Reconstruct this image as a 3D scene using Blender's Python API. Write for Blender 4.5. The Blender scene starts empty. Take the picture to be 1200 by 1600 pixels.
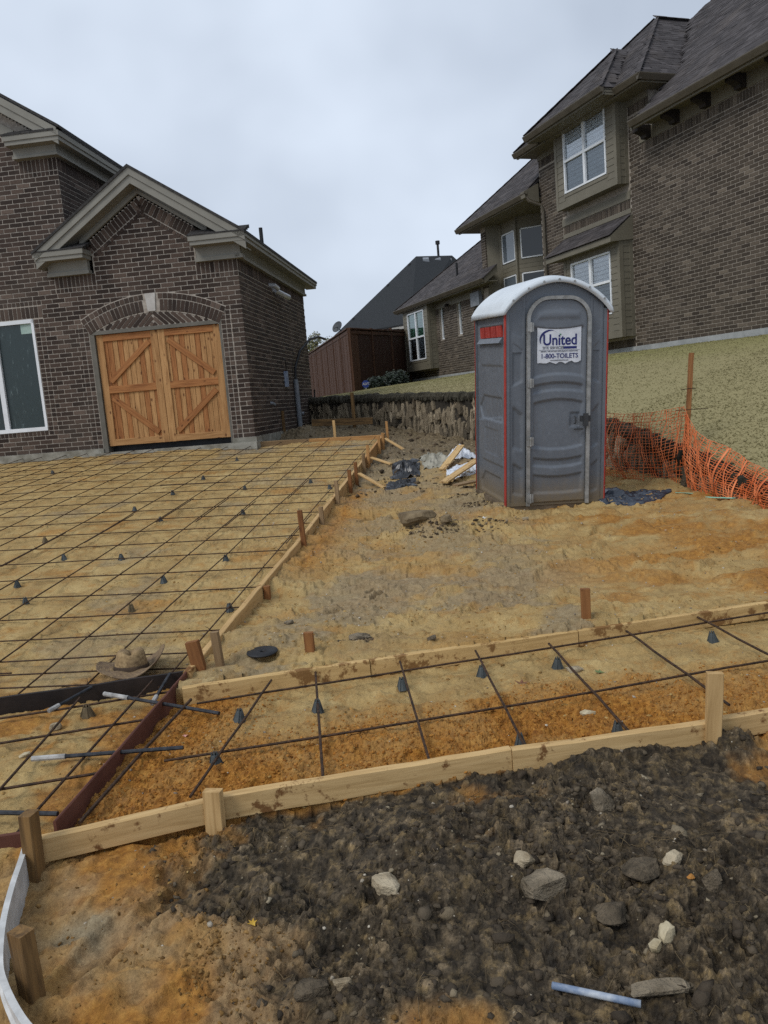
import bpy, bmesh, math, random
import numpy as np
from mathutils import Vector, Matrix
random.seed(11)
rng = np.random.default_rng(5)
scene = bpy.context.scene
COL = scene.collection

# ------------------------------------------------------------------ camera
CAM_H = 1.5
F_PX = 1234.3                       # focal length in pixels of a 1200 x 1600 picture
PITCH, ROLL = math.radians(8.05), math.radians(4.70)
fwd = Vector((0, math.cos(PITCH), -math.sin(PITCH)))
up0 = Vector((0, math.sin(PITCH), math.cos(PITCH)))
rt0 = Vector((1, 0, 0))
rt = rt0 * math.cos(ROLL) - up0 * math.sin(ROLL)
upv = rt0 * math.sin(ROLL) + up0 * math.cos(ROLL)
cam = bpy.data.cameras.new('camera')
cam.sensor_fit = 'VERTICAL'
cam.sensor_height = 24
cam.lens = 24 * F_PX / 1600
cam.clip_start = .05
cam.clip_end = 2000
cam_o = bpy.data.objects.new('camera', cam)
COL.objects.link(cam_o)
cam_o.matrix_world = Matrix(((rt.x, upv.x, -fwd.x, 0), (rt.y, upv.y, -fwd.y, 0), (rt.z, upv.z, -fwd.z, CAM_H), (0, 0, 0, 1)))
scene.camera = cam_o

def seen_size(P, size):
    """apparent size of a piece at P (0 when it lies outside the view); picks the pieces that show largest"""
    d = Vector(P) - Vector((0, 0, CAM_H))
    w = d.dot(fwd)
    if w < .3:
        return 0
    x, y = d.dot(rt) / w * F_PX, d.dot(upv) / w * F_PX
    if abs(x) > 606 or abs(y) > 806:
        return 0
    return size / w

# ------------------------------------------------------------------ sky, sun, exposure
world = bpy.data.worlds.new('World')
scene.world = world
world.use_nodes = True
wn, wl = world.node_tree.nodes, world.node_tree.links
wn.clear()
sky = wn.new('ShaderNodeTexSky')
sky.sky_type = 'NISHITA'
sky.sun_disc = False
SUN_EL, SUN_ROT = math.radians(52), math.radians(-35)
sky.sun_elevation = SUN_EL
sky.sun_rotation = SUN_ROT
bg1 = wn.new('ShaderNodeBackground'); bg1.inputs[1].default_value = .06
wl.new(sky.outputs[0], bg1.inputs[0])
tc = wn.new('ShaderNodeTexCoord')
mp = wn.new('ShaderNodeMapping'); mp.inputs['Scale'].default_value = (1.2, 1.2, 1.5); mp.inputs['Location'].default_value = (.4, .2, .1)
wl.new(tc.outputs['Generated'], mp.inputs[0])
nz = wn.new('ShaderNodeTexNoise'); nz.inputs['Scale'].default_value = 1.7; nz.inputs['Detail'].default_value = 4; nz.inputs['Roughness'].default_value = .5
wl.new(mp.outputs[0], nz.inputs[0])
cr = wn.new('ShaderNodeValToRGB')
cr.color_ramp.elements[0].position = .34; cr.color_ramp.elements[0].color = (.50, .57, .68, 1)
cr.color_ramp.elements[1].position = .64; cr.color_ramp.elements[1].color = (.78, .87, 1.0, 1)
wl.new(nz.outputs[0], cr.inputs[0])
bg2 = wn.new('ShaderNodeBackground'); bg2.inputs[1].default_value = .90
wl.new(cr.outputs[0], bg2.inputs[0])
mx = wn.new('ShaderNodeMixShader'); mx.inputs[0].default_value = .9
wl.new(bg1.outputs[0], mx.inputs[1]); wl.new(bg2.outputs[0], mx.inputs[2])
wo = wn.new('ShaderNodeOutputWorld'); wl.new(mx.outputs[0], wo.inputs[0])
sun = bpy.data.lights.new('sun', 'SUN'); sun.energy = 1.5; sun.angle = math.radians(22); sun.color = (1, .97, .92)
sun_o = bpy.data.objects.new('sun', sun); COL.objects.link(sun_o)
# light comes from behind the left shoulder of the camera
sd = Vector((-.52, -.42, .74)).normalized()
sun_o.rotation_euler = sd.to_track_quat('Z', 'Y').to_euler()
sky.sun_elevation = math.asin(sd.z)
sky.sun_rotation = math.atan2(sd.x, sd.y)
scene.view_settings.view_transform = 'Standard'
scene.view_settings.look = 'None'
scene.view_settings.exposure = .24
scene.view_settings.gamma = 1
scene.cycles.max_bounces = 6
scene.cycles.use_denoising = False

# ------------------------------------------------------------------ node helpers
def new_mat(name):
    m = bpy.data.materials.new(name); m.use_nodes = True
    nt = m.node_tree; nt.nodes.clear()
    out = nt.nodes.new('ShaderNodeOutputMaterial'); b = nt.nodes.new('ShaderNodeBsdfPrincipled')
    nt.links.new(b.outputs[0], out.inputs[0])
    return m, nt, b

class N:
    """small node-graph helper"""
    def __init__(s, nt): s.nt = nt
    def new(s, t): return s.nt.nodes.new(t)
    def lk(s, a, b): s.nt.links.new(a, b)
    def coord(s, kind='Object', scale=(1, 1, 1), rnd=False):
        if kind == 'Position':
            o = s.new('ShaderNodeNewGeometry').outputs['Position']
        else:
            o = s.new('ShaderNodeTexCoord').outputs[kind]
        if rnd:
            oi = s.new('ShaderNodeObjectInfo'); v = s.new('ShaderNodeVectorMath'); v.operation = 'MULTIPLY_ADD'
            cb = s.new('ShaderNodeCombineXYZ'); s.lk(oi.outputs['Random'], cb.inputs[0]); s.lk(oi.outputs['Random'], cb.inputs[1]); s.lk(oi.outputs['Random'], cb.inputs[2])
            s.lk(cb.outputs[0], v.inputs[0]); v.inputs[1].default_value = (37, 23, 51); s.lk(o, v.inputs[2]); o = v.outputs[0]
        m = s.new('ShaderNodeMapping'); m.inputs['Scale'].default_value = scale
        s.lk(o, m.inputs[0]); return m.outputs[0]
    def noise(s, co, scale, detail=4, rough=.55, dist=0):
        n = s.new('ShaderNodeTexNoise'); n.inputs['Scale'].default_value = scale; n.inputs['Detail'].default_value = detail
        n.inputs['Roughness'].default_value = rough; n.inputs['Distortion'].default_value = dist
        s.lk(co, n.inputs[0]); return n.outputs[0]
    def ramp(s, fac, stops):
        r = s.new('ShaderNodeValToRGB'); e = r.color_ramp.elements
        while len(e) < len(stops): e.new(.5)
        for k, (p, c) in enumerate(stops):
            e[k].position = p; e[k].color = (c if isinstance(c, tuple) else (c, c, c)) + (1,)
        s.lk(fac, r.inputs[0]); return r.outputs[0]
    def mix(s, fac, a, b, mode='MIX'):
        m = s.new('ShaderNodeMix'); m.data_type = 'RGBA'; m.blend_type = mode
        for sock, v in ((m.inputs['Factor'], fac), (m.inputs[6], a), (m.inputs[7], b)):
            if hasattr(v, 'is_linked'): s.lk(v, sock)
            else: sock.default_value = v if not isinstance(v, tuple) else v + (1,) if len(v) == 3 else v
        return m.outputs[2]
    def math(s, op, a, b=0.0, clamp=False):
        m = s.new('ShaderNodeMath'); m.operation = op; m.use_clamp = clamp
        for k, v in ((0, a), (1, b)):
            if hasattr(v, 'is_linked'): s.lk(v, m.inputs[k])
            else: m.inputs[k].default_value = v
        return m.outputs[0]
    def bump(s, h, strength, dist, bsdf):
        b = s.new('ShaderNodeBump'); b.inputs['Strength'].default_value = strength; b.inputs['Distance'].default_value = dist
        s.lk(h, b.inputs['Height']); s.lk(b.outputs[0], bsdf.inputs['Normal'])

def M_noise(name, c1, c2, scale=6, rough=.8, bump=.2, bdist=.01, detail=5, kind='Object', stretch=(1, 1, 1), metal=0, spec=.3, rnd=False, lo=.35, hi=.65):
    m, nt, b = new_mat(name); n = N(nt)
    co = n.coord(kind, stretch, rnd)
    f = n.noise(co, scale, detail)
    n.lk(n.ramp(f, [(lo, c1), (hi, c2)]), b.inputs['Base Color'])
    b.inputs['Roughness'].default_value = rough; b.inputs['Metallic'].default_value = metal
    b.inputs['Specular IOR Level'].default_value = spec
    if bump: n.bump(n.noise(co, scale * 4, 4, .6), bump, bdist, b)
    return m

def M_wood(name, c1, c2, mud=0.0, mudc=(.16, .075, .025), knots=False, rough=.75):
    """sawn timber with the grain along the piece's own X axis, optional mud splashes"""
    m, nt, b = new_mat(name); n = N(nt)
    co = n.coord('Object', (1.2, 14, 14), True)
    g = n.noise(co, 2.2, 6, .62, .6)
    co2 = n.coord('Object', (.6, 3, 3), True)
    big = n.noise(co2, 1.5, 3)
    c = n.ramp(g, [(.32, tuple(x * .8 for x in c1)), (.5, tuple((x + y) / 2 for x, y in zip(c1, c2))), (.68, c2)])
    c = n.mix(n.math('MULTIPLY', big, .4), c, tuple(x * .55 for x in c1))
    oi = n.new('ShaderNodeObjectInfo')
    c = n.mix(n.math('MULTIPLY', oi.outputs['Random'], .3), c, tuple(min(1, x * .7) for x in c1))
    if knots:
        v = n.new('ShaderNodeTexVoronoi'); v.inputs['Scale'].default_value = 1.0
        n.lk(n.coord('Object', (5, 9, 9), True), v.inputs[0])
        k = n.ramp(v.outputs['Distance'], [(.10, 1.0), (.2, 0.0)])
        c = n.mix(n.math('MULTIPLY', k, .85), c, (.09, .03, .01))
    if mud:
        co3 = n.coord('Position')
        s = n.noise(co3, 14, 6, .7)
        s2 = n.noise(co3, 3, 3)
        k = n.ramp(n.math('ADD', n.math('MULTIPLY', s, .65), n.math('MULTIPLY', s2, .35)), [(.62 - mud * .16, 0.0), (.66 - mud * .14, 1.0)])
        c = n.mix(k, c, mudc)
    n.lk(c, b.inputs['Base Color'])
    b.inputs['Roughness'].default_value = rough; b.inputs['Specular IOR Level'].default_value = .25
    n.bump(g, .35, .005, b)
    return m

def M_brick(name, stops, rough=.85):
    m, nt, b = new_mat(name); n = N(nt)
    geo = n.new('ShaderNodeNewGeometry'); oi = n.new('ShaderNodeObjectInfo')
    r = n.math('FRACT', n.math('ADD', geo.outputs['Random Per Island'], oi.outputs['Random']))
    c = n.ramp(r, stops)
    co = n.coord('Position')
    f = n.noise(co, 30, 5, .65)
    c = n.mix(.75, c, n.mix(f, (.45, .45, .45), (1.5, 1.45, 1.4)), 'MULTIPLY')
    f2 = n.noise(co, 1.1, 3)
    c = n.mix(n.ramp(f2, [(.5, 0.0), (.8, .25)]), c, (.15, .12, .095))
    n.lk(c, b.inputs['Base Color']); b.inputs['Roughness'].default_value = rough; b.inputs['Specular IOR Level'].default_value = .3
    n.bump(n.noise(co, 90, 4, .7), .5, .006, b)
    return m

def M_glass(name, c, rough=.04, streak=None, kind='Object'):
    m, nt, b = new_mat(name); n = N(nt)
    b.inputs['Roughness'].default_value = rough; b.inputs['Specular IOR Level'].default_value = .5
    b.inputs['Coat Weight'].default_value = .35; b.inputs['Coat Roughness'].default_value = .02
    if streak:
        co = n.coord('Object', (9, 9, 1.6)); f = n.noise(co, 2.2, 6, .7, 1.2)
        k = n.ramp(f, [(.60, 0.0), (.67, 1.0)])
        n.lk(n.mix(n.math('MULTIPLY', k, .5), c, streak), b.inputs['Base Color'])
        n.bump(f, .5, .02, b)
    else:
        b.inputs['Base Color'].default_value = c + (1,)
    return m

# ------------------------------------------------------------------ object helpers
def link(o, parent=None):
    COL.objects.link(o)
    if parent is not None: o.parent = parent
    return o
def tag(o, label=None, cat=None, group=None, kind=None):
    if label: o['label'] = label
    if cat: o['category'] = cat
    if group: o['group'] = group
    if kind: o['kind'] = kind
    return o
def empty(name, loc=(0, 0, 0), rz=0, mat=None):
    o = bpy.data.objects.new(name, None); o.empty_display_size = .2
    if mat is not None: o.matrix_world = mat
    else:
        o.location = loc; o.rotation_euler = (0, 0, rz)
    return link(o)
def mesh_obj(name, verts, faces, mat, parent=None, smooth=False, matrix=None):
    me = bpy.data.meshes.new(name); me.from_pydata([tuple(v) for v in verts], [], faces); me.update()
    if smooth: me.polygons.foreach_set('use_smooth', [True] * len(me.polygons))
    if mat: me.materials.append(mat)
    o = bpy.data.objects.new(name, me)
    if matrix is not None: o.matrix_basis = matrix
    return link(o, parent)

class MB:
    def __init__(s): s.v, s.f = [], []
    def add(s, vs, fs):
        k = len(s.v); s.v += [tuple(v) for v in vs]; s.f += [tuple(i + k for i in f) for f in fs]; return s
    def box(s, x0, x1, y0, y1, z0, z1):
        v = [(x, y, z) for z in (z0, z1) for y in (y0, y1) for x in (x0, x1)]
        return s.add(v, [(0, 2, 3, 1), (4, 5, 7, 6), (0, 1, 5, 4), (2, 6, 7, 3), (0, 4, 6, 2), (1, 3, 7, 5)])
    def hexa(s, v):
        """eight corners: bottom four then top four, each in order round"""
        return s.add(v, [(3, 2, 1, 0), (4, 5, 6, 7), (0, 1, 5, 4), (1, 2, 6, 5), (2, 3, 7, 6), (3, 0, 4, 7)])
    def slab(s, poly, d):
        """polygon (3-D points) thickened by vector d"""
        n = len(poly); d = Vector(d); p = [Vector(q) for q in poly]
        v = p + [q + d for q in p]
        return s.add(v, [tuple(range(n - 1, -1, -1)), tuple(range(n, 2 * n))] + [(i, (i + 1) % n, n + (i + 1) % n, n + i) for i in range(n)])
    def tube(s, path, r, n=8, cap=True):
        P = [Vector(p) for p in path]; R = r if isinstance(r, (list, tuple)) else [r] * len(P)
        vs, fs = [], []
        t = (P[1] - P[0]).normalized(); a = t.orthogonal().normalized()
        for i, p in enumerate(P):
            t = (P[min(i + 1, len(P) - 1)] - P[max(i - 1, 0)]).normalized()
            a = (a - t * a.dot(t)).normalized(); b = t.cross(a)
            for k in range(n):
                w = 2 * math.pi * k / n; vs.append(p + (a * math.cos(w) + b * math.sin(w)) * R[i])
        for i in range(len(P) - 1):
            for k in range(n):
                fs.append((i * n + k, i * n + (k + 1) % n, (i + 1) * n + (k + 1) % n, (i + 1) * n + k))
        if cap: fs += [tuple(range(n - 1, -1, -1)), tuple((len(P) - 1) * n + k for k in range(n))]
        return s.add(vs, fs)
    def lathe(s, prof, n=24, c=(0, 0, 0)):
        vs, fs = [], []
        for r, z in prof:
            for k in range(n):
                w = 2 * math.pi * k / n; vs.append((c[0] + r * math.cos(w), c[1] + r * math.sin(w), c[2] + z))
        for i in range(len(prof) - 1):
            for k in range(n):
                fs.append((i * n + k, i * n + (k + 1) % n, (i + 1) * n + (k + 1) % n, (i + 1) * n + k))
        return s.add(vs, fs)
    def build(s, name, mat, parent=None, smooth=False, matrix=None):
        return mesh_obj(name, s.v, s.f, mat, parent, smooth, matrix)

def frame_matrix(o, x, y, z):
    return Matrix(((x[0], y[0], z[0], o[0]), (x[1], y[1], z[1], o[1]), (x[2], y[2], z[2], o[2]), (0, 0, 0, 1)))

def beam(name, a, b, th, h, mat, parent=None, upd=(0, 0, 1), seg=None, rough=.002, ch=.004, taper=0):
    """sawn timber from a to b (middle of its lower face); th across, h along upd; local X runs along it"""
    a, b = Vector(a), Vector(b); x = (b - a); L = x.length; x.normalize()
    z = Vector(upd); z = (z - x * z.dot(x)).normalized(); y = z.cross(x)
    n = seg or max(2, int(L / .12)); vs, fs = [], []
    w = th / 2
    sec = [(-w, ch), (-w + ch, 0), (w - ch, 0), (w, ch), (w, h - ch), (w - ch, h), (-w + ch, h), (-w, h - ch)]
    for i in range(n + 1):
        t = i / n; dy, dz = random.uniform(-rough, rough), random.uniform(-rough, rough)
        k = 1 - taper * max(0, (t - .8) / .2)
        for (p, q) in sec:
            vs.append((L * t, p * k + dy + random.uniform(-1, 1) * rough * .4, h / 2 + (q - h / 2) * k + dz + random.uniform(-1, 1) * rough * .4))
    for i in range(n):
        for k in range(8):
            fs.append((i * 8 + k, (i + 1) * 8 + k, (i + 1) * 8 + (k + 1) % 8, i * 8 + (k + 1) % 8))
    fs += [tuple(range(8)), tuple(n * 8 + k for k in range(7, -1, -1))]
    return mesh_obj(name, vs, fs, mat, parent, False, frame_matrix(a, x, y, z))

# ------------------------------------------------------------------ value noise
def _hash(ix, iy, s):
    h = (ix.astype(np.int64) * 374761393 + iy.astype(np.int64) * 668265263 + s * 974634777) & 0xffffffff
    h = ((h ^ (h >> 13)) * 1274126177) & 0xffffffff
    h = ((h ^ (h >> 15)) * 2246822519) & 0xffffffff
    return ((h ^ (h >> 16)) & 0xffffff) / float(0xffffff)
def vnoise(x, y, s=0):
    x = np.asarray(x, float); y = np.asarray(y, float)
    ix, iy = np.floor(x), np.floor(y); fx, fy = x - ix, y - iy
    fx = fx * fx * fx * (fx * (fx * 6 - 15) + 10); fy = fy * fy * fy * (fy * (fy * 6 - 15) + 10)
    a, b = _hash(ix, iy, s), _hash(ix + 1, iy, s); c, d = _hash(ix, iy + 1, s), _hash(ix + 1, iy + 1, s)
    return (a + (b - a) * fx) * (1 - fy) + (c + (d - c) * fx) * fy
def fbm(x, y, scale, octv=4, s=0, gain=.5):
    t = 0; amp = 1; tot = 0; x = np.asarray(x, float) * scale; y = np.asarray(y, float) * scale
    for o in range(octv):
        ca, sa = math.cos(o * .7 + .3), math.sin(o * .7 + .3)
        t = t + amp * (vnoise(x * ca - y * sa, x * sa + y * ca, s + o * 17) * 2 - 1); tot += amp; amp *= gain; x = x * 2.03; y = y * 2.03
    return t / tot
def worley(x, y, scale, s=0):
    """distance to the nearest scattered point (in cells) and that cell's random number"""
    x = np.asarray(x, float) * scale; y = np.asarray(y, float) * scale; ix, iy = np.floor(x), np.floor(y)
    best = np.full(x.shape, 9.0); idr = np.zeros(x.shape)
    for a in (-1, 0, 1):
        for b in (-1, 0, 1):
            cx, cy = ix + a, iy + b
            d = np.hypot(cx + _hash(cx, cy, s) - x, cy + _hash(cx, cy, s + 5) - y); k = d < best
            best = np.where(k, d, best); idr = np.where(k, _hash(cx, cy, s + 9), idr)
    return best, idr
def lumps(x, y, scale, s=0, power=2.0):
    d, r = worley(x, y, scale, s); return (1 - np.clip(d / .78, 0, 1) ** 3) * r ** power
def sstep(a, b, x):
    t = np.clip((np.asarray(x, float) - a) / (b - a), 0, 1); return t * t * (3 - 2 * t)
# ------------------------------------------------------------------ layout of the place (metres, camera at x = y = 0)
aL, aR = math.radians(6.73), math.radians(-18.89)
eF = Vector((math.cos(aL), -math.sin(aL), 0))      # along the garage front, to the right
eS = Vector((math.sin(aL), math.cos(aL), 0))       # along the driveway, away from the camera
K = Vector((-2.2243, 14.4771, 1.0322))             # front right corner of the garage, foot of the bricks
A0 = Vector((-1.113, 4.803, 0))                    # near end of the driveway's right edge
wR = Vector((math.sin(aR), math.cos(aR), 0))       # along the neighbour's wall, away from the camera
nR = Vector((math.cos(aR), -math.sin(aR), 0))      # into the neighbour's house
OR = Vector((6.5421, 19.8172, 0))
NEAR = [(-6, 1.9), (-1.45, 2.58), (-1.27, 2.62), (-.75, 2.76), (-.08, 2.86), (.56, 2.97), (1.19, 3.02), (1.6, 3.08), (2.6, 3.24), (6, 3.8)]
FAR = [(-6, 3.2), (-1.13, 4.02), (-.48, 4.12), (.08, 4.24), (1.05, 4.40), (2.28, 4.65), (4, 4.98), (8, 5.8)]
def y_near(x): return np.interp(x, *zip(*NEAR))
def y_far(x): return np.interp(x, *zip(*FAR))
def qt(x, y):
    dx, dy = np.asarray(x, float) - A0.x, np.asarray(y, float) - A0.y
    return dx * eF.x + dy * eF.y, dx * eS.x + dy * eS.y
def z_drive(q, t):
    return .005 + .075 * t + .045 * np.clip(-q, 0, 4) * np.clip(t / 10, 0, 1)
ZO_T = [-9, -.7, 0, 1, 3.4, 6, 8, 10, 12, 16, 30]
ZO_Z = [.05, .055, .05, .07, .20, .34, .46, .60, .82, 1.15, 1.35]
def y_black(x): return np.interp(x, [-9, -2.12, -1.17, 0], [2.6, 4.05, 4.25, 4.5])
def x_red(y): return np.interp(y, [2.6, 4.25], [-1.28, -1.16])

def gauss(x, y, cx, cy, r): return np.exp(-((x - cx) ** 2 + (y - cy) ** 2) / (r * r))

DARK_Y = [1.2, 1.6, 1.75, 2.1, 2.35, 2.6, 2.8]; DARK_X = [-.2, -.28, -.40, -.36, -.78, -.70, -.58]
def zones(x, y):
    """ground zones as weights between 0 and 1"""
    x = np.asarray(x, float); y = np.asarray(y, float)
    q, t = qt(x, y)
    n1, n2 = fbm(x, y, 2.3, 5, 3, .6), fbm(x, y, .8, 4, 9)
    near = y < y_near(x)
    drive = (q < 0) & (y >= y_black(x)) & (t < 10.0)
    walk = (~near) & (y < y_far(x)) & (x > x_red(y))
    apron = (~near) & (y < y_black(x)) & (x <= x_red(y))
    rest = ~(near | drive | walk | apron)
    n5 = fbm(x, y, 14, 3, 23)
    dark = near * sstep(-.10, .14, x - np.interp(y, DARK_Y, DARK_X) + .30 * n1 + .16 * n5)
    n3 = fbm(x, y, 1.5, 4, 21) + .22 * n5
    thin = sstep(.02, .35, n3 + .25 * n1 + .55 * sstep(2.15, 1.75, y) * sstep(1.4, .2, np.abs(x - .05)) - .16)
    dark = dark * (1 - .8 * thin)
    return dict(q=q, t=t, near=near, drive=drive, walk=walk, apron=apron, rest=rest, dark=dark, n1=n1, n2=n2)

_pr = random.Random(21)
PRINTS = [(_pr.uniform(-.7, 2.8), _pr.uniform(4.9, 9.3), _pr.uniform(0.6, 2.4), _pr.uniform(.012, .028)) for _k in range(42)] + [(_pr.uniform(-4.2, -1.2), _pr.uniform(4.9, 10), _pr.uniform(.4, 2.4), _pr.uniform(.006, .014)) for _k in range(40)] + [(-.75, 2.35, .9, .02), (-.95, 2.1, 1.2, .02), (-.6, 1.95, .7, .018)]
def ground_z(x, y, detail=True):
    Z = zones(x, y); q, t = Z['q'], Z['t']
    x = np.asarray(x, float); y = np.asarray(y, float)
    zr = np.interp(t, ZO_T, ZO_Z)
    # spoil heap behind the far form, along the garage side, and the soil shoved against the forms
    zr = zr + .30 * gauss(x, y, -1.5, 16.4, .7) + .15 * gauss(x, y, -.6, 16.9, .5) 
    zr = zr + .05 * np.exp(-np.abs(q - .06) / .16) * (q > 0) * sstep(.6, 1.5, t) * sstep(6.5, 4, t)
    zr = zr + .035 * np.exp(-np.maximum(y - y_far(x), 0) / .12) * (y > y_far(x))
    zr = zr + .09 * gauss(x, y, .34, 7.5, .24) + .06 * gauss(x, y, .56, 7.4, .25) + .05 * gauss(x, y, 1.02, 7.4, .18)
    zr = zr + .07 * gauss(x, y, 1.18, 8.15, .22) + .06 * gauss(x, y, 1.05, 9.0, .3)
    zr = zr + .10 * gauss(x, y, .95, 11.6, .7) + .10 * gauss(x, y, .2, 12.0, .45)
    zw = -.005 + .03 * sstep(.5, -.3, y - y_near(x)) * 0
    dy = np.clip(y_near(x) - y, 0, 3)
    zn = -.05 + .070 * Z['dark'] * np.exp(-dy / .55) * (.35 + .65 * sstep(-.7, .5, x)) - .05 * sstep(.5, 1.3, dy)
    zn = zn + .05 * gauss(x, y, .9, 2.2, .35) + .04 * gauss(x, y, .1, 2.45, .3) - .035 * gauss(x, y, .45, 1.95, .25) + .03 * gauss(x, y, 1.3, 1.8, .4)
    zn = zn + .035 * gauss(x, y, -1.0, 2.5, .16) - .03 * gauss(x, y, -1.05, 2.2, .12)
    z = np.where(Z['drive'], z_drive(q, t), np.where(Z['near'], zn, np.where(Z['walk'] | Z['apron'], zw, zr)))
    if detail:
        near_k = sstep(7, 2.5, y)
        b1, b2, b3 = fbm(x, y, 5, 3, 31), fbm(x, y, 16, 3, 37), fbm(x, y, 48, 2, 41)
        rid = 1 - np.abs(fbm(x, y, 11, 3, 47)) * 2
        dk = Z['dark']
        soft = .012 * fbm(x, y, 1.7, 3, 51) + .009 * b1 + .0055 * b2 + .0026 * b3 + Z['near'] * (1 - dk) * (.010 * b1 + .008 * b2 + .006 * rid + .003 * b3)
        scr = fbm(q * 1.1, t * 4.2, 1.6, 4, 91, .6)
        soft = soft + np.where(Z['drive'], .016 * np.clip(scr - .02, 0, 1) + .010 * np.clip(fbm(q * 1.5, t * 5, 4, 3, 93) - .1, 0, 1), 0)
        gran = sstep(-.1, .3, fbm(x, y, 1.3, 3, 61) + .3 * b1)                       # crumbly patches in the sand
        strip = np.where(Z['walk'], sstep(.95, .35, y - y_near(x) + .35 * Z['n1'] - .15 * sstep(-.4, -1.0, x)), 0)
        strip = np.maximum(strip, np.where(Z['walk'], sstep(-.55, -.95, x + .3 * Z['n1']), 0))
        crumb = np.maximum(gran * .35, strip)
        sc1 = fbm(x * .55 + .25 * b1, y * 1.15, 2.6, 4, 181, .55); sc2 = fbm(x * .7, y * 1.3 + .2 * b1, 6.0, 3, 187, .55)
        scarp = .013 * (sstep(.10, .14, sc1) + sstep(.30, .34, sc1) + sstep(-.16, -.12, sc1)) + .010 * (sstep(.16, .22, sc2) + sstep(.40, .46, sc2))
        z = z + scarp * (1 - dk) * np.where(Z['drive'], .8, np.where(Z['rest'], 1.35, .8))
        z = z + soft + crumb * (.007 * b2 + .007 * b3 + .004 * rid)
        z = z + dk * (.030 * b1 + .010 * b2 + .004 * b3)
        sel = (dk > .02) & (np.abs(x) < 4)
        if sel.any():
            xx, yy = x[sel] + .012 * b2[sel], y[sel] + .012 * b3[sel]; w_ = sstep(-.35, .25, fbm(xx, yy, 2.6, 3, 141))
            z[sel] = z[sel] + dk[sel] * ((.35 + .65 * w_) * (.034 * lumps(xx, yy, 8, 143, 3.0) + .034 * lumps(xx, yy, 17, 147, 2.6) + .022 * lumps(xx, yy, 36, 151, 2.0)) + (.25 + .75 * w_) * .011 * lumps(xx, yy, 75, 153, 1.5))
        sel = (crumb > .15) & (y < 4.6) & (np.abs(x) < 4)
        if sel.any(): z[sel] = z[sel] + crumb[sel] * (.014 * lumps(x[sel], y[sel], 34, 161, 2.2) + .009 * lumps(x[sel], y[sel], 70, 163, 1.5))
        sel = Z['near'] & (dk < .5) & (np.abs(x) < 3)
        if sel.any():
            xx, yy = x[sel], y[sel]; w_ = sstep(-.1, .25, fbm(xx, yy, 2.2, 3, 171)) * (1 - dk[sel])
            z[sel] = z[sel] + w_ * (.028 * lumps(xx, yy, 24, 173, 4) + .022 * lumps(xx, yy, 48, 177, 2.5) + .011 * lumps(xx, yy, 85, 179, 1.5))
        ruts = fbm(x * .35 + y * .1, y, 3.2, 4, 71)
        z = z + np.where(Z['rest'], .034 * np.clip(ruts, -.1, 1) + .016 * np.clip(fbm(x * .5, y, 7, 3, 73), 0, 1) + .014 * b1 * sstep(-.1, .4, Z['n2']) + .03 * sstep(10.5, 13, y) * (b1 + b2 * .6), 0)
        # boot prints over the bare ground and the sand bed
        for (cx, cy, ang_, dp) in PRINTS:
            s_ = (np.abs(x - cx) < .3) & (np.abs(y - cy) < .3)
            if s_.any():
                ca2, sa2 = math.cos(ang_), math.sin(ang_); u_ = (x[s_] - cx) * ca2 + (y[s_] - cy) * sa2; v_ = -(x[s_] - cx) * sa2 + (y[s_] - cy) * ca2
                d_ = np.maximum(np.abs(u_) / .15, np.abs(v_) / (.052 + .012 * np.sin(u_ * 18 + 1))); z[s_] = z[s_] - dp * sstep(1.08, .86, d_) + dp * .5 * np.exp(-((d_ - 1.25) / .18) ** 2)
        # trodden hollows in the walk bed
        for (cx, cy, r, d) in ((.1, 3.82, .13, .022), (-.35, 3.35, .12, .02), (.62, 3.6, .12, .018), (-.2, 3.75, .1, .02), (1.0, 3.75, .13, .016), (-.62, 3.75, .11, .018), (1.5, 3.6, .13, .014)):
            z = z - d * gauss(x, y, cx, cy, r) + d * .45 * np.exp(-((np.hypot(x - cx, y - cy) - r * 1.25) / (r * .35)) ** 2)
    return z
def gz(x, y): return float(ground_z(np.array([x]), np.array([y]))[0])

def grid_lines():
    ys = [1.1]
    while ys[-1] < 24: ys.append(ys[-1] + max(.0066, .0035 * ys[-1]) if ys[-1] < 12 else ys[-1] + .05)
    while ys[-1] < 230: ys.append(ys[-1] * 1.12)
    xs = list(np.arange(-1.7, 1.75, .0064))
    s = .0085
    while xs[-1] < 6: xs.append(xs[-1] + s); s *= 1.012
    while xs[-1] < 220: xs.append(xs[-1] + max(.08, (xs[-1] - 5.5) * .25))
    s = .0085; l = [-1.7]
    while l[-1] > -7: l.append(l[-1] - s); s *= 1.012
    while l[-1] > -220: l.append(l[-1] - max(.08, (-l[-1] - 6.5) * .25))
    return np.array(l[:0:-1] + xs), np.array(ys)

# ground: one sheet
m, nt, b = new_mat('site soil'); n = N(nt)
at = n.new('ShaderNodeAttribute'); at.attribute_name = 'soil'
sp = n.new('ShaderNodeSeparateColor'); n.lk(at.outputs['Color'], sp.inputs[0])
co = n.coord('Position')
f1 = n.noise(co, 3.2, 6, .62); f2 = n.noise(co, 26, 5, .65); f3 = n.noise(co, 120, 4, .7); f4 = n.noise(co, 7.5, 5, .7, .8)
tan = n.ramp(f1, [(.28, (.28, .178, .064)), (.5, (.385, .262, .104)), (.72, (.48, .352, .158))])
tan = n.mix(n.ramp(f4, [(.52, 0.0), (.66, .55)]), tan, (.33, .155, .034))
ora = n.ramp(f2, [(.3, (.18, .066, .009)), (.5, (.32, .135, .020)), (.7, (.44, .215, .042))])
dar = n.ramp(f2, [(.30, (.016, .012, .0075)), (.5, (.052, .039, .024)), (.70, (.135, .102, .064))])
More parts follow.
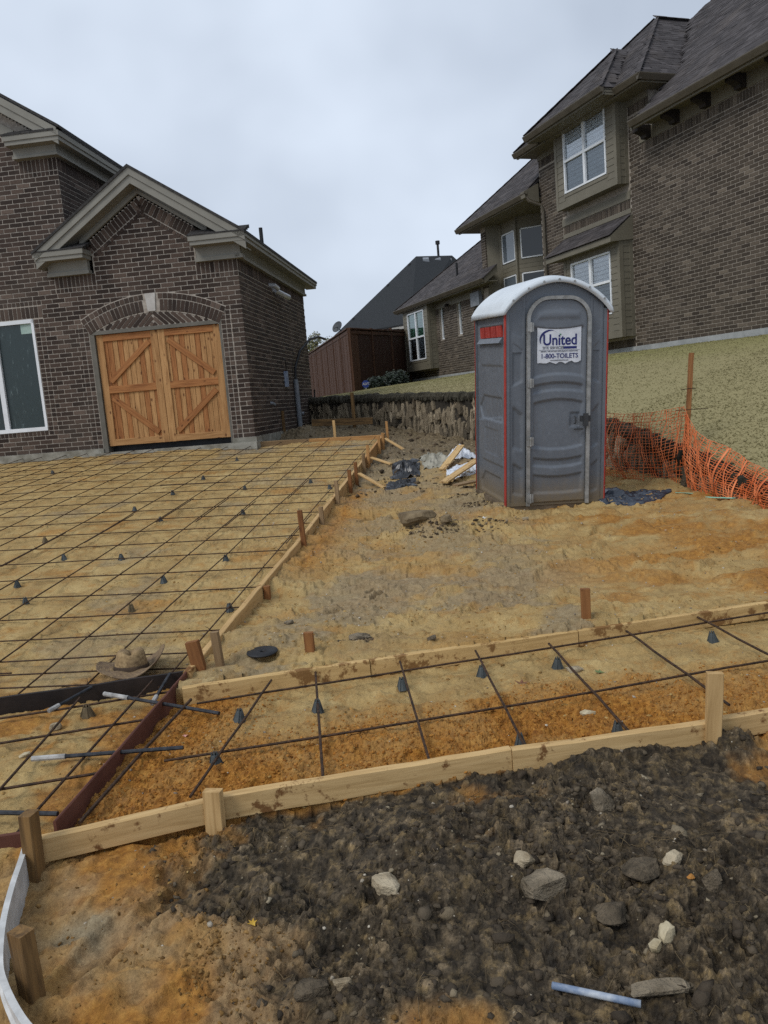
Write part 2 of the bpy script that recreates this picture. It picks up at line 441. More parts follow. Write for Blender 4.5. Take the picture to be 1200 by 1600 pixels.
dar = n.mix(n.ramp(n.noise(co, 17, 6, .75), [(.50, 0.0), (.62, .6)]), dar, (.16, .112, .052))
tan = n.mix(n.ramp(n.noise(co, 15, 6, .72, .4), [(.55, 0.0), (.68, .5)]), tan, (.17, .09, .026))
dar = n.mix(1.0, dar, n.ramp(at.outputs['Alpha'], [(.1, (.42, .40, .38)), (.5, (.95, .95, .95)), (.9, (2.0, 1.95, 1.85))]), 'MULTIPLY')
gre = n.ramp(f2, [(.3, (.17, .125, .070)), (.7, (.34, .272, .168))])
c = n.mix(sp.outputs[1], tan, ora)
c = n.mix(sp.outputs[2], c, gre)
c = n.mix(sp.outputs[0], c, dar)
# pale grit
v = n.new('ShaderNodeTexVoronoi'); v.inputs['Scale'].default_value = 42; n.lk(co, v.inputs[0])
g1 = n.ramp(v.outputs['Distance'], [(.10, 1.0), (.17, 0.0)])
gs = n.math('MULTIPLY', g1, n.ramp(f1, [(.52, 0.0), (.62, .8)]))
gs = n.math('MULTIPLY', gs, n.math('ADD', n.math('MULTIPLY', sp.outputs[2], .7), n.math('ADD', n.math('MULTIPLY', sp.outputs[0], .6), .12)))
c = n.mix(gs, c, (.40, .345, .24))
c = n.mix(n.ramp(f3, [(.3, .32), (.6, 0.0)]), c, (.03, .022, .015), 'MULTIPLY')
n.lk(c, b.inputs['Base Color'])
n.lk(n.ramp(f1, [(.35, .62), (.6, .92)]), b.inputs['Roughness']); b.inputs['Specular IOR Level'].default_value = .25
hh = n.math('ADD', n.math('MULTIPLY', f2, .65), n.math('MULTIPLY', f3, .4))
n.bump(hh, .8, .016, b)
MAT_SOIL = m

xs, ys = grid_lines()
X, Y = np.meshgrid(xs, ys)
Xf, Yf = X.ravel(), Y.ravel()
Zf = ground_z(Xf, Yf)
nx, ny = len(xs), len(ys)
ZG, GXS, GYS = Zf.reshape(ny, nx), xs, ys
def on_ground(x, y):
    """height of the finished ground mesh at x, y"""
    x = np.asarray(x, float); y = np.asarray(y, float); i = np.clip(np.searchsorted(GXS, x) - 1, 0, len(GXS) - 2); j = np.clip(np.searchsorted(GYS, y) - 1, 0, len(GYS) - 2)
    fx, fy = (x - GXS[i]) / (GXS[i + 1] - GXS[i]), (y - GYS[j]) / (GYS[j + 1] - GYS[j])
    return (ZG[j, i] * (1 - fx) + ZG[j, i + 1] * fx) * (1 - fy) + (ZG[j + 1, i] * (1 - fx) + ZG[j + 1, i + 1] * fx) * fy
def gz(x, y): return float(on_ground(x, y))
idx = np.arange(nx * ny).reshape(ny, nx)
quads = np.stack([idx[:-1, :-1], idx[:-1, 1:], idx[1:, 1:], idx[1:, :-1]], -1).reshape(-1, 4)
me = bpy.data.meshes.new('ground')
me.vertices.add(nx * ny); me.vertices.foreach_set('co', np.stack([Xf, Yf, Zf], 1).ravel())
me.loops.add(quads.size); me.loops.foreach_set('vertex_index', quads.ravel())
me.polygons.add(len(quads)); me.polygons.foreach_set('loop_start', np.arange(0, quads.size, 4)); me.polygons.foreach_set('loop_total', np.full(len(quads), 4))
me.polygons.foreach_set('use_smooth', np.ones(len(quads), bool))
me.update(calc_edges=True)
Zn = zones(Xf, Yf)
n1, n2 = Zn['n1'], Zn['n2']
orange = np.zeros_like(Xf); grey = np.zeros_like(Xf)
nb = fbm(Xf, Yf, 6, 4, 81); nc = fbm(Xf, Yf, 1.1, 5, 83, .6); nd = fbm(Xf * .5, Yf, 1.9, 5, 87, .6)
dyn = Yf - y_near(Xf)
strip = sstep(1.05, .35, dyn + .38 * n1)
strip = np.maximum(strip, sstep(-.5, -.95, Xf + .35 * n1))
orange = np.where(Zn['walk'], np.clip(strip, 0, 1) * (.75 + .25 * sstep(-.3, .2, nb)), orange)
orange = np.where(Zn['apron'], sstep(.0, .35, n1 + .45 * sstep(.3, .0, np.abs(Xf - x_red(Yf)))) * .85, orange)
orange = np.where(Zn['drive'], np.maximum(sstep(.25, .0, Zn['t'] + .55 + .25 * n1) * .75, .5 * sstep(.30, .5, nd)) + .45 * gauss(Xf, Yf, -.62, 6.9, .45), orange)
orange = np.where(Zn['near'], .5 + .4 * sstep(-.2, .3, n1), orange)
r_or = np.maximum(sstep(.02, .30, nd), 0) * (.35 + .5 * sstep(.6, 2.6, Xf))
r_or = np.maximum(r_or, .9 * np.exp(-np.abs(Zn['q'] - .2) / .22) * sstep(1.2, 2, Zn['t']) * sstep(6.6, 5, Zn['t']))
r_or = np.maximum(r_or, .85 * sstep(-.2, .25, n1) * gauss(Xf, Yf, 2.9, 6.7, 1.0))
r_or = np.maximum(r_or, .8 * sstep(-.1, .25, n1) * np.exp(-np.abs(Xf - .55 - .15 * (Yf - 5)) / .10) * sstep(4.2, 4.6, Yf) * sstep(6.2, 5.4, Yf))
orange = np.where(Zn['rest'], r_or, orange)
r_gr = np.maximum(sstep(.12, .34, nc + .3 * nb) * .75 * sstep(1.9, .9, np.abs(Xf - .3)), .7 * gauss(Xf, Yf, .15, 6.5, .8) * sstep(.0, .22, n1 * .7 + .5 * nb + .15 * fbm(Xf, Yf, 22, 3, 89)))
r_gr = np.maximum(r_gr, sstep(9.6, 12.5, Yf + 1.4 * n1) * .9)
r_gr = np.maximum(r_gr, .85 * gauss(Xf, Yf, -.55, 4.75, .42) * sstep(-.3, .2, n1))
r_gr = np.maximum(r_gr, .8 * sstep(.2, .55, np.exp(-np.hypot(Xf - 1.0, Yf - 8.6) / .5)))
r_gr = np.maximum(r_gr, .62 * sstep(1.35, .45, np.abs(Xf - .42 - .04 * (Yf - 6))) * sstep(4.6, 5.6, Yf) * sstep(-.35, .25, n1 + .4 * nb))
grey = np.where(Zn['rest'], r_gr, grey)
grey = np.where(Zn['drive'], .75 * sstep(.05, .4, nc) * sstep(7.5, 9.3, Zn['t']) + .5 * sstep(.3, .5, nc), grey)
grey = np.where(Zn['near'], .6 * sstep(.2, .5, nc + .6 * gauss(Xf, Yf, -.30, 1.85, .25) + .2 * nb) + .8 * gauss(Xf, Yf, -1.03, 2.22, .09) * sstep(-.2, .2, nb), grey)
clod = np.full_like(Xf, .5); s_ = (Zn['dark'] > .02) & (np.abs(Xf) < 4); b2_, b3_ = fbm(Xf[s_], Yf[s_], 16, 3, 37), fbm(Xf[s_], Yf[s_], 48, 2, 41)
clod[s_] = .55 * worley(Xf[s_] + .012 * b2_, Yf[s_] + .012 * b3_, 36, 151)[1] + .45 * worley(Xf[s_] + .012 * b2_, Yf[s_] + .012 * b3_, 17, 147)[1]
col = np.stack([np.clip(np.maximum(Zn['dark'], .55 * (Zn['rest'] * sstep(10.5, 13.5, Yf + n1))), 0, 1), np.clip(orange, 0, 1), np.clip(grey, 0, 1), clod], 1).astype(np.float32)
ca = me.color_attributes.new('soil', 'FLOAT_COLOR', 'POINT'); ca.data.foreach_set('color', col.ravel())
fx_ = Zn['dark'][quads[:, 0]]; cw_ = np.where(Zn['walk'], orange, 0)[quads[:, 0]]; me.polygons.foreach_set('use_smooth', ~((fx_ > .25) | (cw_ > .5)))
me.materials.append(MAT_SOIL)
ground = link(bpy.data.objects.new('ground', me)); tag(ground, 'wet tan and dark brown building-site soil', kind='structure')

# crumbs, clods and grit lying on the soil (nobody could count them)
ICO_V = []
ph = (1 + 5 ** .5) / 2
for a_, b_ in ((-1, ph), (1, ph), (-1, -ph), (1, -ph)):
    ICO_V += [(a_, b_, 0)]
for a_, b_ in ((-1, ph), (1, ph), (-1, -ph), (1, -ph)):
    ICO_V += [(0, a_, b_)]
for a_, b_ in ((ph, -1), (ph, 1), (-ph, -1), (-ph, 1)):
    ICO_V += [(a_, 0, b_)]
ICO_V = np.array(ICO_V) / math.hypot(1, ph)
ICO_F = np.array([(0, 11, 5), (0, 5, 1), (0, 1, 7), (0, 7, 10), (0, 10, 11), (1, 5, 9), (5, 11, 4), (11, 10, 2), (10, 7, 6), (7, 1, 8), (3, 9, 4), (3, 4, 2), (3, 2, 6), (3, 6, 8), (3, 8, 9), (4, 9, 5), (2, 4, 11), (6, 2, 10), (8, 6, 7), (9, 8, 1)])
def scatter(name, px, py, size, mat, label, flat=.75, sink=.25):
    k = len(px); pz = on_ground(px, py)
    sc = size[:, None, None] * (1 + rng.uniform(-.5, .45, (k, 12, 1))) * ICO_V[None]
    sc = sc * (1 + rng.uniform(-.3, .4, (k, 1, 3)))
    sc[:, :, 2] *= flat
    an = rng.uniform(0, 6.28, k); ca_, sa_ = np.cos(an)[:, None], np.sin(an)[:, None]
    vx = sc[:, :, 0] * ca_ - sc[:, :, 1] * sa_; vy = sc[:, :, 0] * sa_ + sc[:, :, 1] * ca_
    V = np.stack([vx + px[:, None], vy + py[:, None], sc[:, :, 2] + (pz + size * (flat - sink * 2) * .5)[:, None]], -1).reshape(-1, 3)
    Fc = (ICO_F[None] + (np.arange(k) * 12)[:, None, None]).reshape(-1, 3)
    me = bpy.data.meshes.new(name); me.vertices.add(len(V)); me.vertices.foreach_set('co', V.ravel())
    me.loops.add(Fc.size); me.loops.foreach_set('vertex_index', Fc.ravel()); me.polygons.add(len(Fc))
    me.polygons.foreach_set('loop_start', np.arange(0, Fc.size, 3)); me.polygons.foreach_set('loop_total', np.full(len(Fc), 3)); me.update(calc_edges=True)
    me.materials.append(mat)
    return tag(link(bpy.data.objects.new(name, me)), label, kind='stuff')
def M_crumb(name, stops):
    m, nt, b = new_mat(name); n = N(nt); geo = n.new('ShaderNodeNewGeometry')
    c = n.ramp(geo.outputs['Random Per Island'], stops); co = n.coord('Position')
    c = n.mix(.8, c, n.mix(n.noise(co, 60, 4), (.4, .4, .4), (1.6, 1.55, 1.5)), 'MULTIPLY')
    n.lk(c, b.inputs['Base Color']); b.inputs['Roughness'].default_value = .85; b.inputs['Specular IOR Level'].default_value = .25
    n.bump(n.noise(co, 160, 3), .6, .006, b); return m
def pick(nc, x0, x1, y0, y1, wf, power=1.0):
    px = rng.uniform(x0, x1, nc); py = y0 + (y1 - y0) * rng.uniform(0, 1, nc) ** power
    w = wf(px, py); k = rng.uniform(0, 1, nc) < w; return px[k], py[k]
MC_DARK = M_crumb('dark clods', [(0, (.028, .021, .014)), (.6, (.055, .042, .028)), (.9, (.085, .067, .045)), (.97, (.14, .11, .07)), (1, (.26, .22, .15))])
MC_ORANGE = M_crumb('orange crumbs', [(0, (.17, .064, .009)), (.6, (.29, .12, .019)), (1, (.40, .19, .04))])
MC_TAN = M_crumb('tan crumbs', [(0, (.17, .095, .028)), (.6, (.30, .185, .06)), (1, (.40, .28, .11))])
MC_OCH = M_crumb('ochre crumbs', [(0, (.10, .052, .013)), (.6, (.18, .10, .03)), (1, (.26, .155, .055))])
MC_RUB = M_crumb('brown rubble', [(0, (.035, .025, .015)), (.6, (.085, .06, .036)), (.93, (.16, .12, .07)), (1, (.36, .3, .2))])
MC_GRIT = M_crumb('pale grit', [(0, (.16, .13, .10)), (.6, (.30, .26, .20)), (1, (.5, .46, .38))])
px, py = pick(15000, -1.0, 2.4, 1.25, 3.25, lambda x, y: zones(x, y)['dark'] ** 1.5 * (.05 + .95 * sstep(-.1, .35, fbm(x, y, 3.5, 3, 101))))
scatter('soil_clods', px, py, .003 + .012 * rng.uniform(0, 1, len(px)) ** 3.5 + .012 * (rng.uniform(0, 1, len(px)) > .99), MC_DARK, 'dark brown crumbling clods of clay along the near form board', .7, .62)
px, py = pick(1500, -.8, 2.2, 1.35, 3.1, lambda x, y: zones(x, y)['dark'] * (.1 + .9 * sstep(-.1, .3, fbm(x, y, 3.5, 3, 131))))
scatter('soil_clods', px, py, .007 + .017 * rng.uniform(0, 1, len(px)) ** 2.5, MC_DARK, 'larger broken clods of dark clay below the near form board', .75, .5)
px, py = pick(26000, -1.3, 3.0, 2.6, 4.0, lambda x, y: zones(x, y)['walk'] * np.maximum(sstep(.95, .3, y - y_near(x) + .35 * zones(x, y)['n1']), sstep(-.5, -.95, x)) * .9)
scatter('soil_crumbs', px, py, .003 + .006 * rng.uniform(0, 1, len(px)) ** 3, MC_ORANGE, 'orange sand crumbs in the bed of the walk', .7, .5)
px, py = pick(22000, -2.6, 4.2, 1.3, 9.5, lambda x, y: (1 - zones(x, y)['dark']) * (y > 1.2) * sstep(-.15, .3, fbm(x, y, 1.6, 4, 107)) * np.where(zones(x, y)['drive'], .5, 1.0), 1.3)
scatter('soil_crumbs', px, py, (.003 + .007 * rng.uniform(0, 1, len(px)) ** 3) * (1 + .07 * py), MC_TAN, 'tan crumbs of sandy soil strewn over the bare ground', .6, .55)
px, py = pick(16000, -1.4, .2, 1.5, 2.75, lambda x, y: zones(x, y)['near'] * (1 - zones(x, y)['dark']) ** 3 * (.05 + .8 * sstep(.0, .35, fbm(x, y, 2.2, 3, 171))))
scatter('soil_crumbs', px, py, .0022 + .007 * rng.uniform(0, 1, len(px)) ** 4, MC_OCH, 'tan crumbs in the sandy corner by the white edging', .75, .4)
px, py = pick(2600, -1.4, 3.6, 1.3, 9, lambda x, y: .25 + .5 * sstep(.0, .3, fbm(x, y, 1.8, 3, 109)))
scatter('grit', px, py, (.002 + .005 * rng.uniform(0, 1, len(px)) ** 3) * (1 + .08 * py), MC_GRIT, 'pale limestone grit scattered over the soil')
px, py = pick(2600, -1.8, 3.2, 9.8, 18, lambda x, y: np.where(qt(x, y)[0] > .1, .8, np.where(qt(x, y)[1] > 10.3, .9, 0)))
scatter('rubble', px, py, .010 + .035 * rng.uniform(0, 1, len(px)) ** 4, MC_RUB, 'brown rubble and clods along the foot of the stone wall')

# dark broken earth round the lumps on the bare ground
lx, ly, ls = [], [], []
for (cx, cy, r, k) in ((.46, 7.42, .22, 420), (1.02, 7.42, .14, 110), (-.22, 4.58, .08, 150), (1.08, 8.55, .18, 380), (1.02, 9.1, .2, 200)):
    a_ = rng.uniform(0, 6.28, k); d_ = r * np.sqrt(rng.uniform(0, 1, k)); lx.append(cx + d_ * np.cos(a_) * 1.35); ly.append(cy + d_ * np.sin(a_)); ls.append(.004 + .018 * rng.uniform(0, 1, k) ** 4)
scatter('soil_clods', np.concatenate(lx), np.concatenate(ly), np.concatenate(ls), MC_RUB, 'dark broken earth lying in patches on the bare ground', .7, .4)
# roots and straws sticking out of the clay
rt_mb = MB(); r_ = random.Random(77)
for k in range(170):
    x, y = r_.uniform(-.6, 1.4), r_.uniform(1.55, 2.95)
    if float(zones(np.array([x]), np.array([y]))['dark'][0]) < .3: continue
    a_ = r_.uniform(0, 6.28); L = r_.uniform(.03, .14); z = gz(x, y); p = []
    for i in range(5):
        t = i / 4; xx, yy = x + math.cos(a_ + t * r_.uniform(-.6, .6)) * L * t, y + math.sin(a_ + t * r_.uniform(-.6, .6)) * L * t; p.append((xx, yy, gz(xx, yy) + .004 + .012 * math.sin(t * 3.1) * r_.random()))
    rt_mb.tube(p, [.0011, .001, .0009, .0008, .0005], 4)
tag(rt_mb.build('roots', M_noise('dry roots', (.05, .035, .02), (.16, .115, .06), 9, .9, 0, kind='Position')), 'thin dry roots and straws in the dark clay', kind='stuff')
# ------------------------------------------------------------------ masonry helper
UNIT = None
def unit_mesh(mat):
    """a brick of unit size, face at z = 1, centred in x and y, edges slightly worn"""
    me = bpy.data.meshes.new('brick'); e = .5; g = .47
    v = [(-e, -e, 0), (e, -e, 0), (e, e, 0), (-e, e, 0), (-e, -e, .72), (e, -e, .72), (e, e, .72), (-e, e, .72), (-.49, -g, 1), (.49, -g, 1), (.49, g, 1), (-.49, g, 1)]
    f = [(0, 1, 5, 4), (1, 2, 6, 5), (2, 3, 7, 6), (3, 0, 4, 7), (4, 5, 9, 8), (5, 6, 10, 9), (6, 7, 11, 10), (7, 4, 8, 11), (8, 9, 10, 11)]
    me.from_pydata(v, [], f); me.update(); me.materials.append(mat); return me
class Masonry:
    """collects bricks as oriented boxes in the thing's own frame, then makes the 300 that show largest single parts and joins the rest"""
    def __init__(s, parent_matrix): s.b = []; s.pm = parent_matrix
    def put(s, c, e, zd, n, L, H, D=.012):
        if L < .012 or H < .012: return
        c, e, zd, n = Vector(c), Vector(e), Vector(zd), Vector(n)
        s.b.append((c, e, zd, n, L, H, D))
    def course(s, o, e, n, z0, z1, u0, u1, inside, L=.245, ch=.0817, joint=.016, D=.007, shift=0.0, ang=0):
        """running bond on the plane through o spanned by e and the vertical, clipped by inside(u, z)"""
        o, e, n = Vector(o), Vector(e), Vector(n); k = 0; z = z0
        while z + ch <= z1 + 1e-6:
            u = u0 - L + (L / 2 if k % 2 else 0) + shift
            while u < u1:
                a, b_ = max(u, u0), min(u + L - joint, u1)
                if b_ - a > .03:
                    pts = np.linspace(a, b_, 15); ok = [inside(p, z) and inside(p, z + ch * .9) for p in pts]
                    run = best = None
                    for i, t in enumerate(ok + [False]):
                        if t and run is None: run = i
                        if not t and run is not None:
                            if best is None or i - 1 - run > best[1] - best[0]: best = (run, i - 1)
                            run = None
                    if best and pts[best[1]] - pts[best[0]] > .03:
                        a, b_ = pts[best[0]], pts[best[1]]
                        s.put(o + e * ((a + b_) / 2) + Vector((0, 0, z + ch / 2)), e, (0, 0, 1), n, b_ - a, ch - joint, D + random.uniform(-.001, .0015))
                u += L
            z += ch; k += 1
    def row(s, o, e, n, u0, u1, z0, h, w=.0817, joint=.016, D=.008):
        """soldiers or headers side by side"""
        o, e, n = Vector(o), Vector(e), Vector(n); k = max(1, round((u1 - u0) / w)); w = (u1 - u0) / k
        for i in range(k):
            s.put(o + e * (u0 + w * (i + .5)) + Vector((0, 0, z0 + h / 2)), e, (0, 0, 1), n, w - joint, h - joint, D + random.uniform(-.001, .001))
    def finish(s, parent, mat, most=300, name='brick'):
        sz = []
        for i, (c, e, zd, n, L, H, D) in enumerate(s.b):
            P = s.pm @ c; nw = s.pm.to_3x3() @ n
            v = (Vector((0, 0, CAM_H)) - P)
            f = max(0, nw.dot(v.normalized()))
            sz.append((seen_size(P, math.sqrt(L * H * max(f, .0001))), i))
        sz.sort(reverse=True); single = set(i for _, i in sz[:most])
        me = unit_mesh(mat); mb_v, mb_f = [], []
        base = [v.co.copy() for v in me.vertices]; bf = [tuple(p.vertices) for p in me.polygons]
        for i, (c, e, zd, n, L, H, D) in enumerate(s.b):
            tw = random.uniform(-.004, .004)
            M = frame_matrix(c, (e + zd * tw) * L, (zd - e * tw) * H, n * D)
            if i in single:
                o = bpy.data.objects.new(name, me); o.matrix_basis = M; link(o, parent)
            else:
                k = len(mb_v); mb_v += [M @ q for q in base]; mb_f += [tuple(j + k for j in f) for f in bf]
        if mb_v:
            tag(mesh_obj(name + 's', mb_v, mb_f, mat, parent), kind='stuff')

def cells(mb, us, zs, inside, fn):
    """wall slab cut into cells so that openings stay open; fn(u0,u1,z0,z1) adds one"""
    for i in range(len(us) - 1):
        for j in range(len(zs) - 1):
            if inside((us[i] + us[i + 1]) / 2, (zs[j] + zs[j + 1]) / 2): fn(us[i], us[i + 1], zs[j], zs[j + 1])

MAT_BRICK_L = M_brick('dark brown brick', [(0, (.022, .0140, .0108)), (.35, (.036, .0235, .0180)), (.7, (.052, .0345, .0265)), (.93, (.078, .054, .042)), (1, (.115, .084, .067))])
MAT_MORTAR_L = M_noise('pale mortar', (.255, .22, .185), (.365, .325, .275), 14, .9, .3, .01, kind='Position')
MAT_TRIM_L = M_noise('grey green trim paint', (.175, .166, .14), (.208, .198, .168), 3, .6, .05, .004, kind='Position')
MAT_CONC = M_noise('stained concrete', (.16, .15, .12), (.30, .29, .25), 5, .9, .4, .01, kind='Position')
MAT_SHING_L = M_noise('dark shingle edge', (.02, .019, .018), (.05, .047, .045), 20, .9, .4, .01, kind='Position')
MAT_CEDAR = M_wood('cedar', (.33, .16, .058), (.57, .33, .14), knots=True)
MAT_CEDAR2 = M_wood('red cedar', (.26, .095, .03), (.45, .205, .072), knots=True)
MAT_VINYL = M_noise('white vinyl', (.62, .64, .66), (.72, .74, .76), 3, .45, 0, kind='Position')
MAT_FILM = M_glass('dark film on glass', (.008, .020, .018), .25, (.20, .26, .26))
MAT_PVC = M_noise('grey conduit', (.13, .145, .16), (.2, .21, .23), 8, .5, 0, kind='Position')
MAT_BLACK = M_noise('black rubber', (.008, .008, .009), (.02, .02, .022), 8, .55, 0, kind='Position')
MAT_JAMB = M_noise('brown jamb paint', (.10, .092, .075), (.13, .12, .10), 4, .6, 0, kind='Position')

# ------------------------------------------------------------------ the house with the garage (left)
LM = frame_matrix(K - Vector((0, 0, K.z)), eF, eS, (0, 0, 1))
house_l = empty('brick_house', mat=LM)
tag(house_l, 'dark brown brick house with cedar garage doors at the head of the driveway', 'house')
Z0 = 1.03
UC = -1.66                                           # middle of the garage gable
DOOR = (-2.90, -.42, Z0 - .04, 3.14)
WIN = (-5.55, -3.94, 1.45, 3.49)
AR, AZ = 2.79, 3.73 - 2.79                            # arch over the doors
def gable_line(u): return 5.44 - .665 * abs(u - UC)
def top_l(u):
    if u < -3.09: return 6.23 if u > -3.80 else 6.50 + .64 * (-3.80 - u)
    if u < UC - .98 or u > UC + .90: return 4.185
    return gable_line(u) - .02
def in_front(u, z, raw=False):
    if z > top_l(u) or u > 0: return False
    if DOOR[0] - .02 < u < DOOR[1] + .02 and z < DOOR[3]: return False
    if WIN[0] < u < WIN[1] and WIN[2] < z < WIN[3]: return False
    if raw: return True
    d = math.hypot(u - UC, z - AZ)
    if d < AR - .05 and z > 3.1 and abs(u - UC) < 1.36: return False
    for (a, b_, c, d_) in ((DOOR[0] - .20, DOOR[0], 1.0, 3.31), (DOOR[1], DOOR[1] + .19, 1.0, 3.31), (WIN[1], WIN[1] + .20, 1.36, 3.49), (WIN[0], WIN[1] + .20, 3.49, 3.80), (WIN[0], WIN[1], 1.35, 1.45),
                          (-3.42, UC - .98, 3.885, 4.3), (UC + .90, .1, 3.885, 4.3), (-3.80, -3.0, 5.93, 6.3)):
        if a < u < b_ and c < z < d_: return False
    if UC - 1.0 < u < UC + .92 and z > gable_line(u) - .27: return False
    return True
wall = MB()
us = sorted(set([-12, WIN[0], WIN[1], -3.09, DOOR[0], DOOR[1], 0] + list(np.round(np.arange(-5.6, 0, .06), 3))))
zs = sorted(set([.6, WIN[2], WIN[3], 3.14] + list(np.round(np.arange(Z0, 7.2, .06), 3))))
# coarse cells for the body, in strips
def addf(a, b_, c, d): wall.box(a, b_, 0, .22, c, d)
for i in range(len(us) - 1):
    um = (us[i] + us[i + 1]) / 2; run = None; zt = min(top_l(um), 7.3) 
    if um < -3.09: zt = max(zt, 6.32 + .64 * (-2.85 - um)) if um > -5.6 else 7.9
    cuts = [.55]
    if DOOR[0] < um < DOOR[1]: cuts = [.55, .9, DOOR[3], zt]
    elif WIN[0] < um < WIN[1]: cuts = [.55, WIN[2], WIN[3], zt]
    else: cuts = [.55, zt]
    for j in range(0, len(cuts), 2): addf(us[i], us[i + 1], cuts[j], cuts[j + 1])
wall.box(-.22, 0, .22, 5.65, .55, 4.30)                       # garage side wall
wall.box(-3.31, -3.09, .22, 6, 4.2, 6.3)                      # side wall of the higher block
wall.box(-12, -.2, 5.43, 5.65, .55, 4.3)
w_l = wall.build('wall', MAT_MORTAR_L, house_l)
ml = Masonry(LM)
F_O, F_E, F_N = (0, 0, 0), (1, 0, 0), (0, -1, 0)
ml.course(F_O, F_E, F_N, Z0, 7.0, -5.6, 0, in_front)
for (a, b_) in ((DOOR[0] - .20, DOOR[0] - .01), (DOOR[1] + .01, DOOR[1] + .19), (WIN[1] + .01, WIN[1] + .2)):
    z0_ = a > -3.5; z = Z0 if z0_ else 1.36
    while z < (3.28 if z0_ else 3.46):
        ml.row(F_O, F_E, F_N, a, b_, z, .0817, .095); z += .0817
ml.row(F_O, F_E, F_N, WIN[0], WIN[1] + .2, 3.50, .215); ml.row(F_O, F_E, F_N, WIN[0], WIN[1] + .2, 3.725, .085)
ml.row(F_O, F_E, F_N, WIN[0], WIN[1], 1.355, .09)
for (a, b_) in ((-3.42, UC - .98), (UC + .90, 0)):
    ml.row(F_O, F_E, F_N, a, b_, 3.972, .215); ml.row(F_O, F_E, F_N, a, b_, 3.89, .082)
ml.row(F_O, F_E, F_N, -3.80, -3.09, 6.014, .215); ml.row(F_O, F_E, F_N, -3.80, -3.09, 5.932, .082)
# arch: soldiers under a rowlock ring, herringbone fill below, keystone
HALF = math.asin(1.37 / AR)
for (r0, r1, wd) in ((2.475, 2.685, .078), (2.69, 2.79, .09)):
    rm = (r0 + r1) / 2; k = round(2 * HALF * rm / wd)
    for i in range(k):
        t = -HALF + 2 * HALF * (i + .5) / k
        if abs(t) * rm < .125: continue
        er = Vector((math.sin(t), 0, math.cos(t))); et = Vector((math.cos(t), 0, -math.sin(t)))
        ml.put(Vector((UC, 0, AZ)) + er * rm, et, er, F_N, 2 * HALF * rm / k - .012, r1 - r0 - .011, .019)
ub = -1.33
while ub < 1.34:
    sgn = -1 if ub < 0 else 1
    d = Vector((-sgn * .72, 0, .69)) * -1 if False else Vector((sgn * .72, 0, .69))
    d = Vector((-d.x, 0, d.z))
    a = Vector((UC + ub, 0, 3.165)); L = 0
    while L < .34 and math.hypot(a.x + d.x * (L + .01) - UC, a.z + d.z * (L + .01) - AZ) < 2.462 and (abs(a.x + d.x * L - UC) > .01): L += .01
    if L > .04: ml.put(a + d * (L / 2), d, Vector((-d.z, 0, d.x)), F_N, L, .06, .011)
    ub += .106
an_ = MB(); K_ = 40; ri_, ro_ = 2.462, 2.80; pts_ = [(UC + ri_ * math.sin(-HALF + 2 * HALF * i / K_), AZ + ri_ * math.cos(-HALF + 2 * HALF * i / K_), UC + ro_ * math.sin(-HALF + 2 * HALF * i / K_), AZ + ro_ * math.cos(-HALF + 2 * HALF * i / K_)) for i in range(K_ + 1)]
for p, q in zip(pts_, pts_[1:]): an_.hexa([(p[0], -.011, p[1]), (q[0], -.011, q[1]), (q[0], .01, q[1]), (p[0], .01, p[1]), (p[2], -.011, p[3]), (q[2], -.011, q[3]), (q[2], .01, q[3]), (p[2], .01, p[3])])
an_.build('arch', MAT_MORTAR_L, house_l)
# soldiers following the rakes of the garage gable
cs = 1 / math.hypot(1, .665); sn = .665 * cs
for sg in (-1, 1):
    e = Vector((sg * cs, 0, -sn)); up_ = Vector((sg * sn, 0, cs)); L = 1.10 / cs if sg > 0 else 1.16 / cs
    apex = Vector((UC, 0, 5.44))
    for (off, h, wd, st) in ((.125, .205, .0817, .06), (.27, .075, .0817, .10)):
        k = int((L - st) / wd)
        for i in range(k):
            c = apex + e * (st + wd * (i + .5)) - up_ * off
            if c.z - h / 2 > 4.05: ml.put(c, e, up_, F_N, wd - .016, h - .014, .012)
# side wall of the garage and of the higher block
ml.course((0, 0, 0), (0, 1, 0), (1, 0, 0), Z0, 3.98, 0, 5.65, lambda u, z: True, shift=.12)
ml.row((0, 0, 0), (0, 1, 0), (1, 0, 0), 0, 5.65, 3.973, .215)
ml.course((-3.09, 0, 0), (0, 1, 0), (1, 0, 0), Z0 + .0817 * 40, 6.02, 0, 4, lambda u, z: True)
ml.row((-3.09, 0, 0), (0, 1, 0), (1, 0, 0), 0, 4, 6.014, .215)
ml.finish(w_l, MAT_BRICK_L)
MB().slab([(UC - .07, -.03, 3.42), (UC + .07, -.03, 3.42), (UC + .10, -.03, 3.735), (UC - .10, -.03, 3.735)], (0, .03, 0)).build('keystone', M_noise('cast stone', (.36, .34, .31), (.45, .43, .4), 9, .85, .2, .005, kind='Position'), house_l)
# foundation
fb = MB(); fb.box(-12, DOOR[0] - .0, -.03, .2, .4, Z0 - .002).box(DOOR[1], .03, -.035, .2, .4, Z0 - .002).box(-.2, .025, .2, 5.66, .4, Z0 - .002)
fb.build('foundation', MAT_CONC, house_l)
sb = MB(); sb.box(DOOR[0] - .12, .05, -.14, .3, .5, Z0 - .085); sb.build('door_sill', MAT_CONC, house_l)
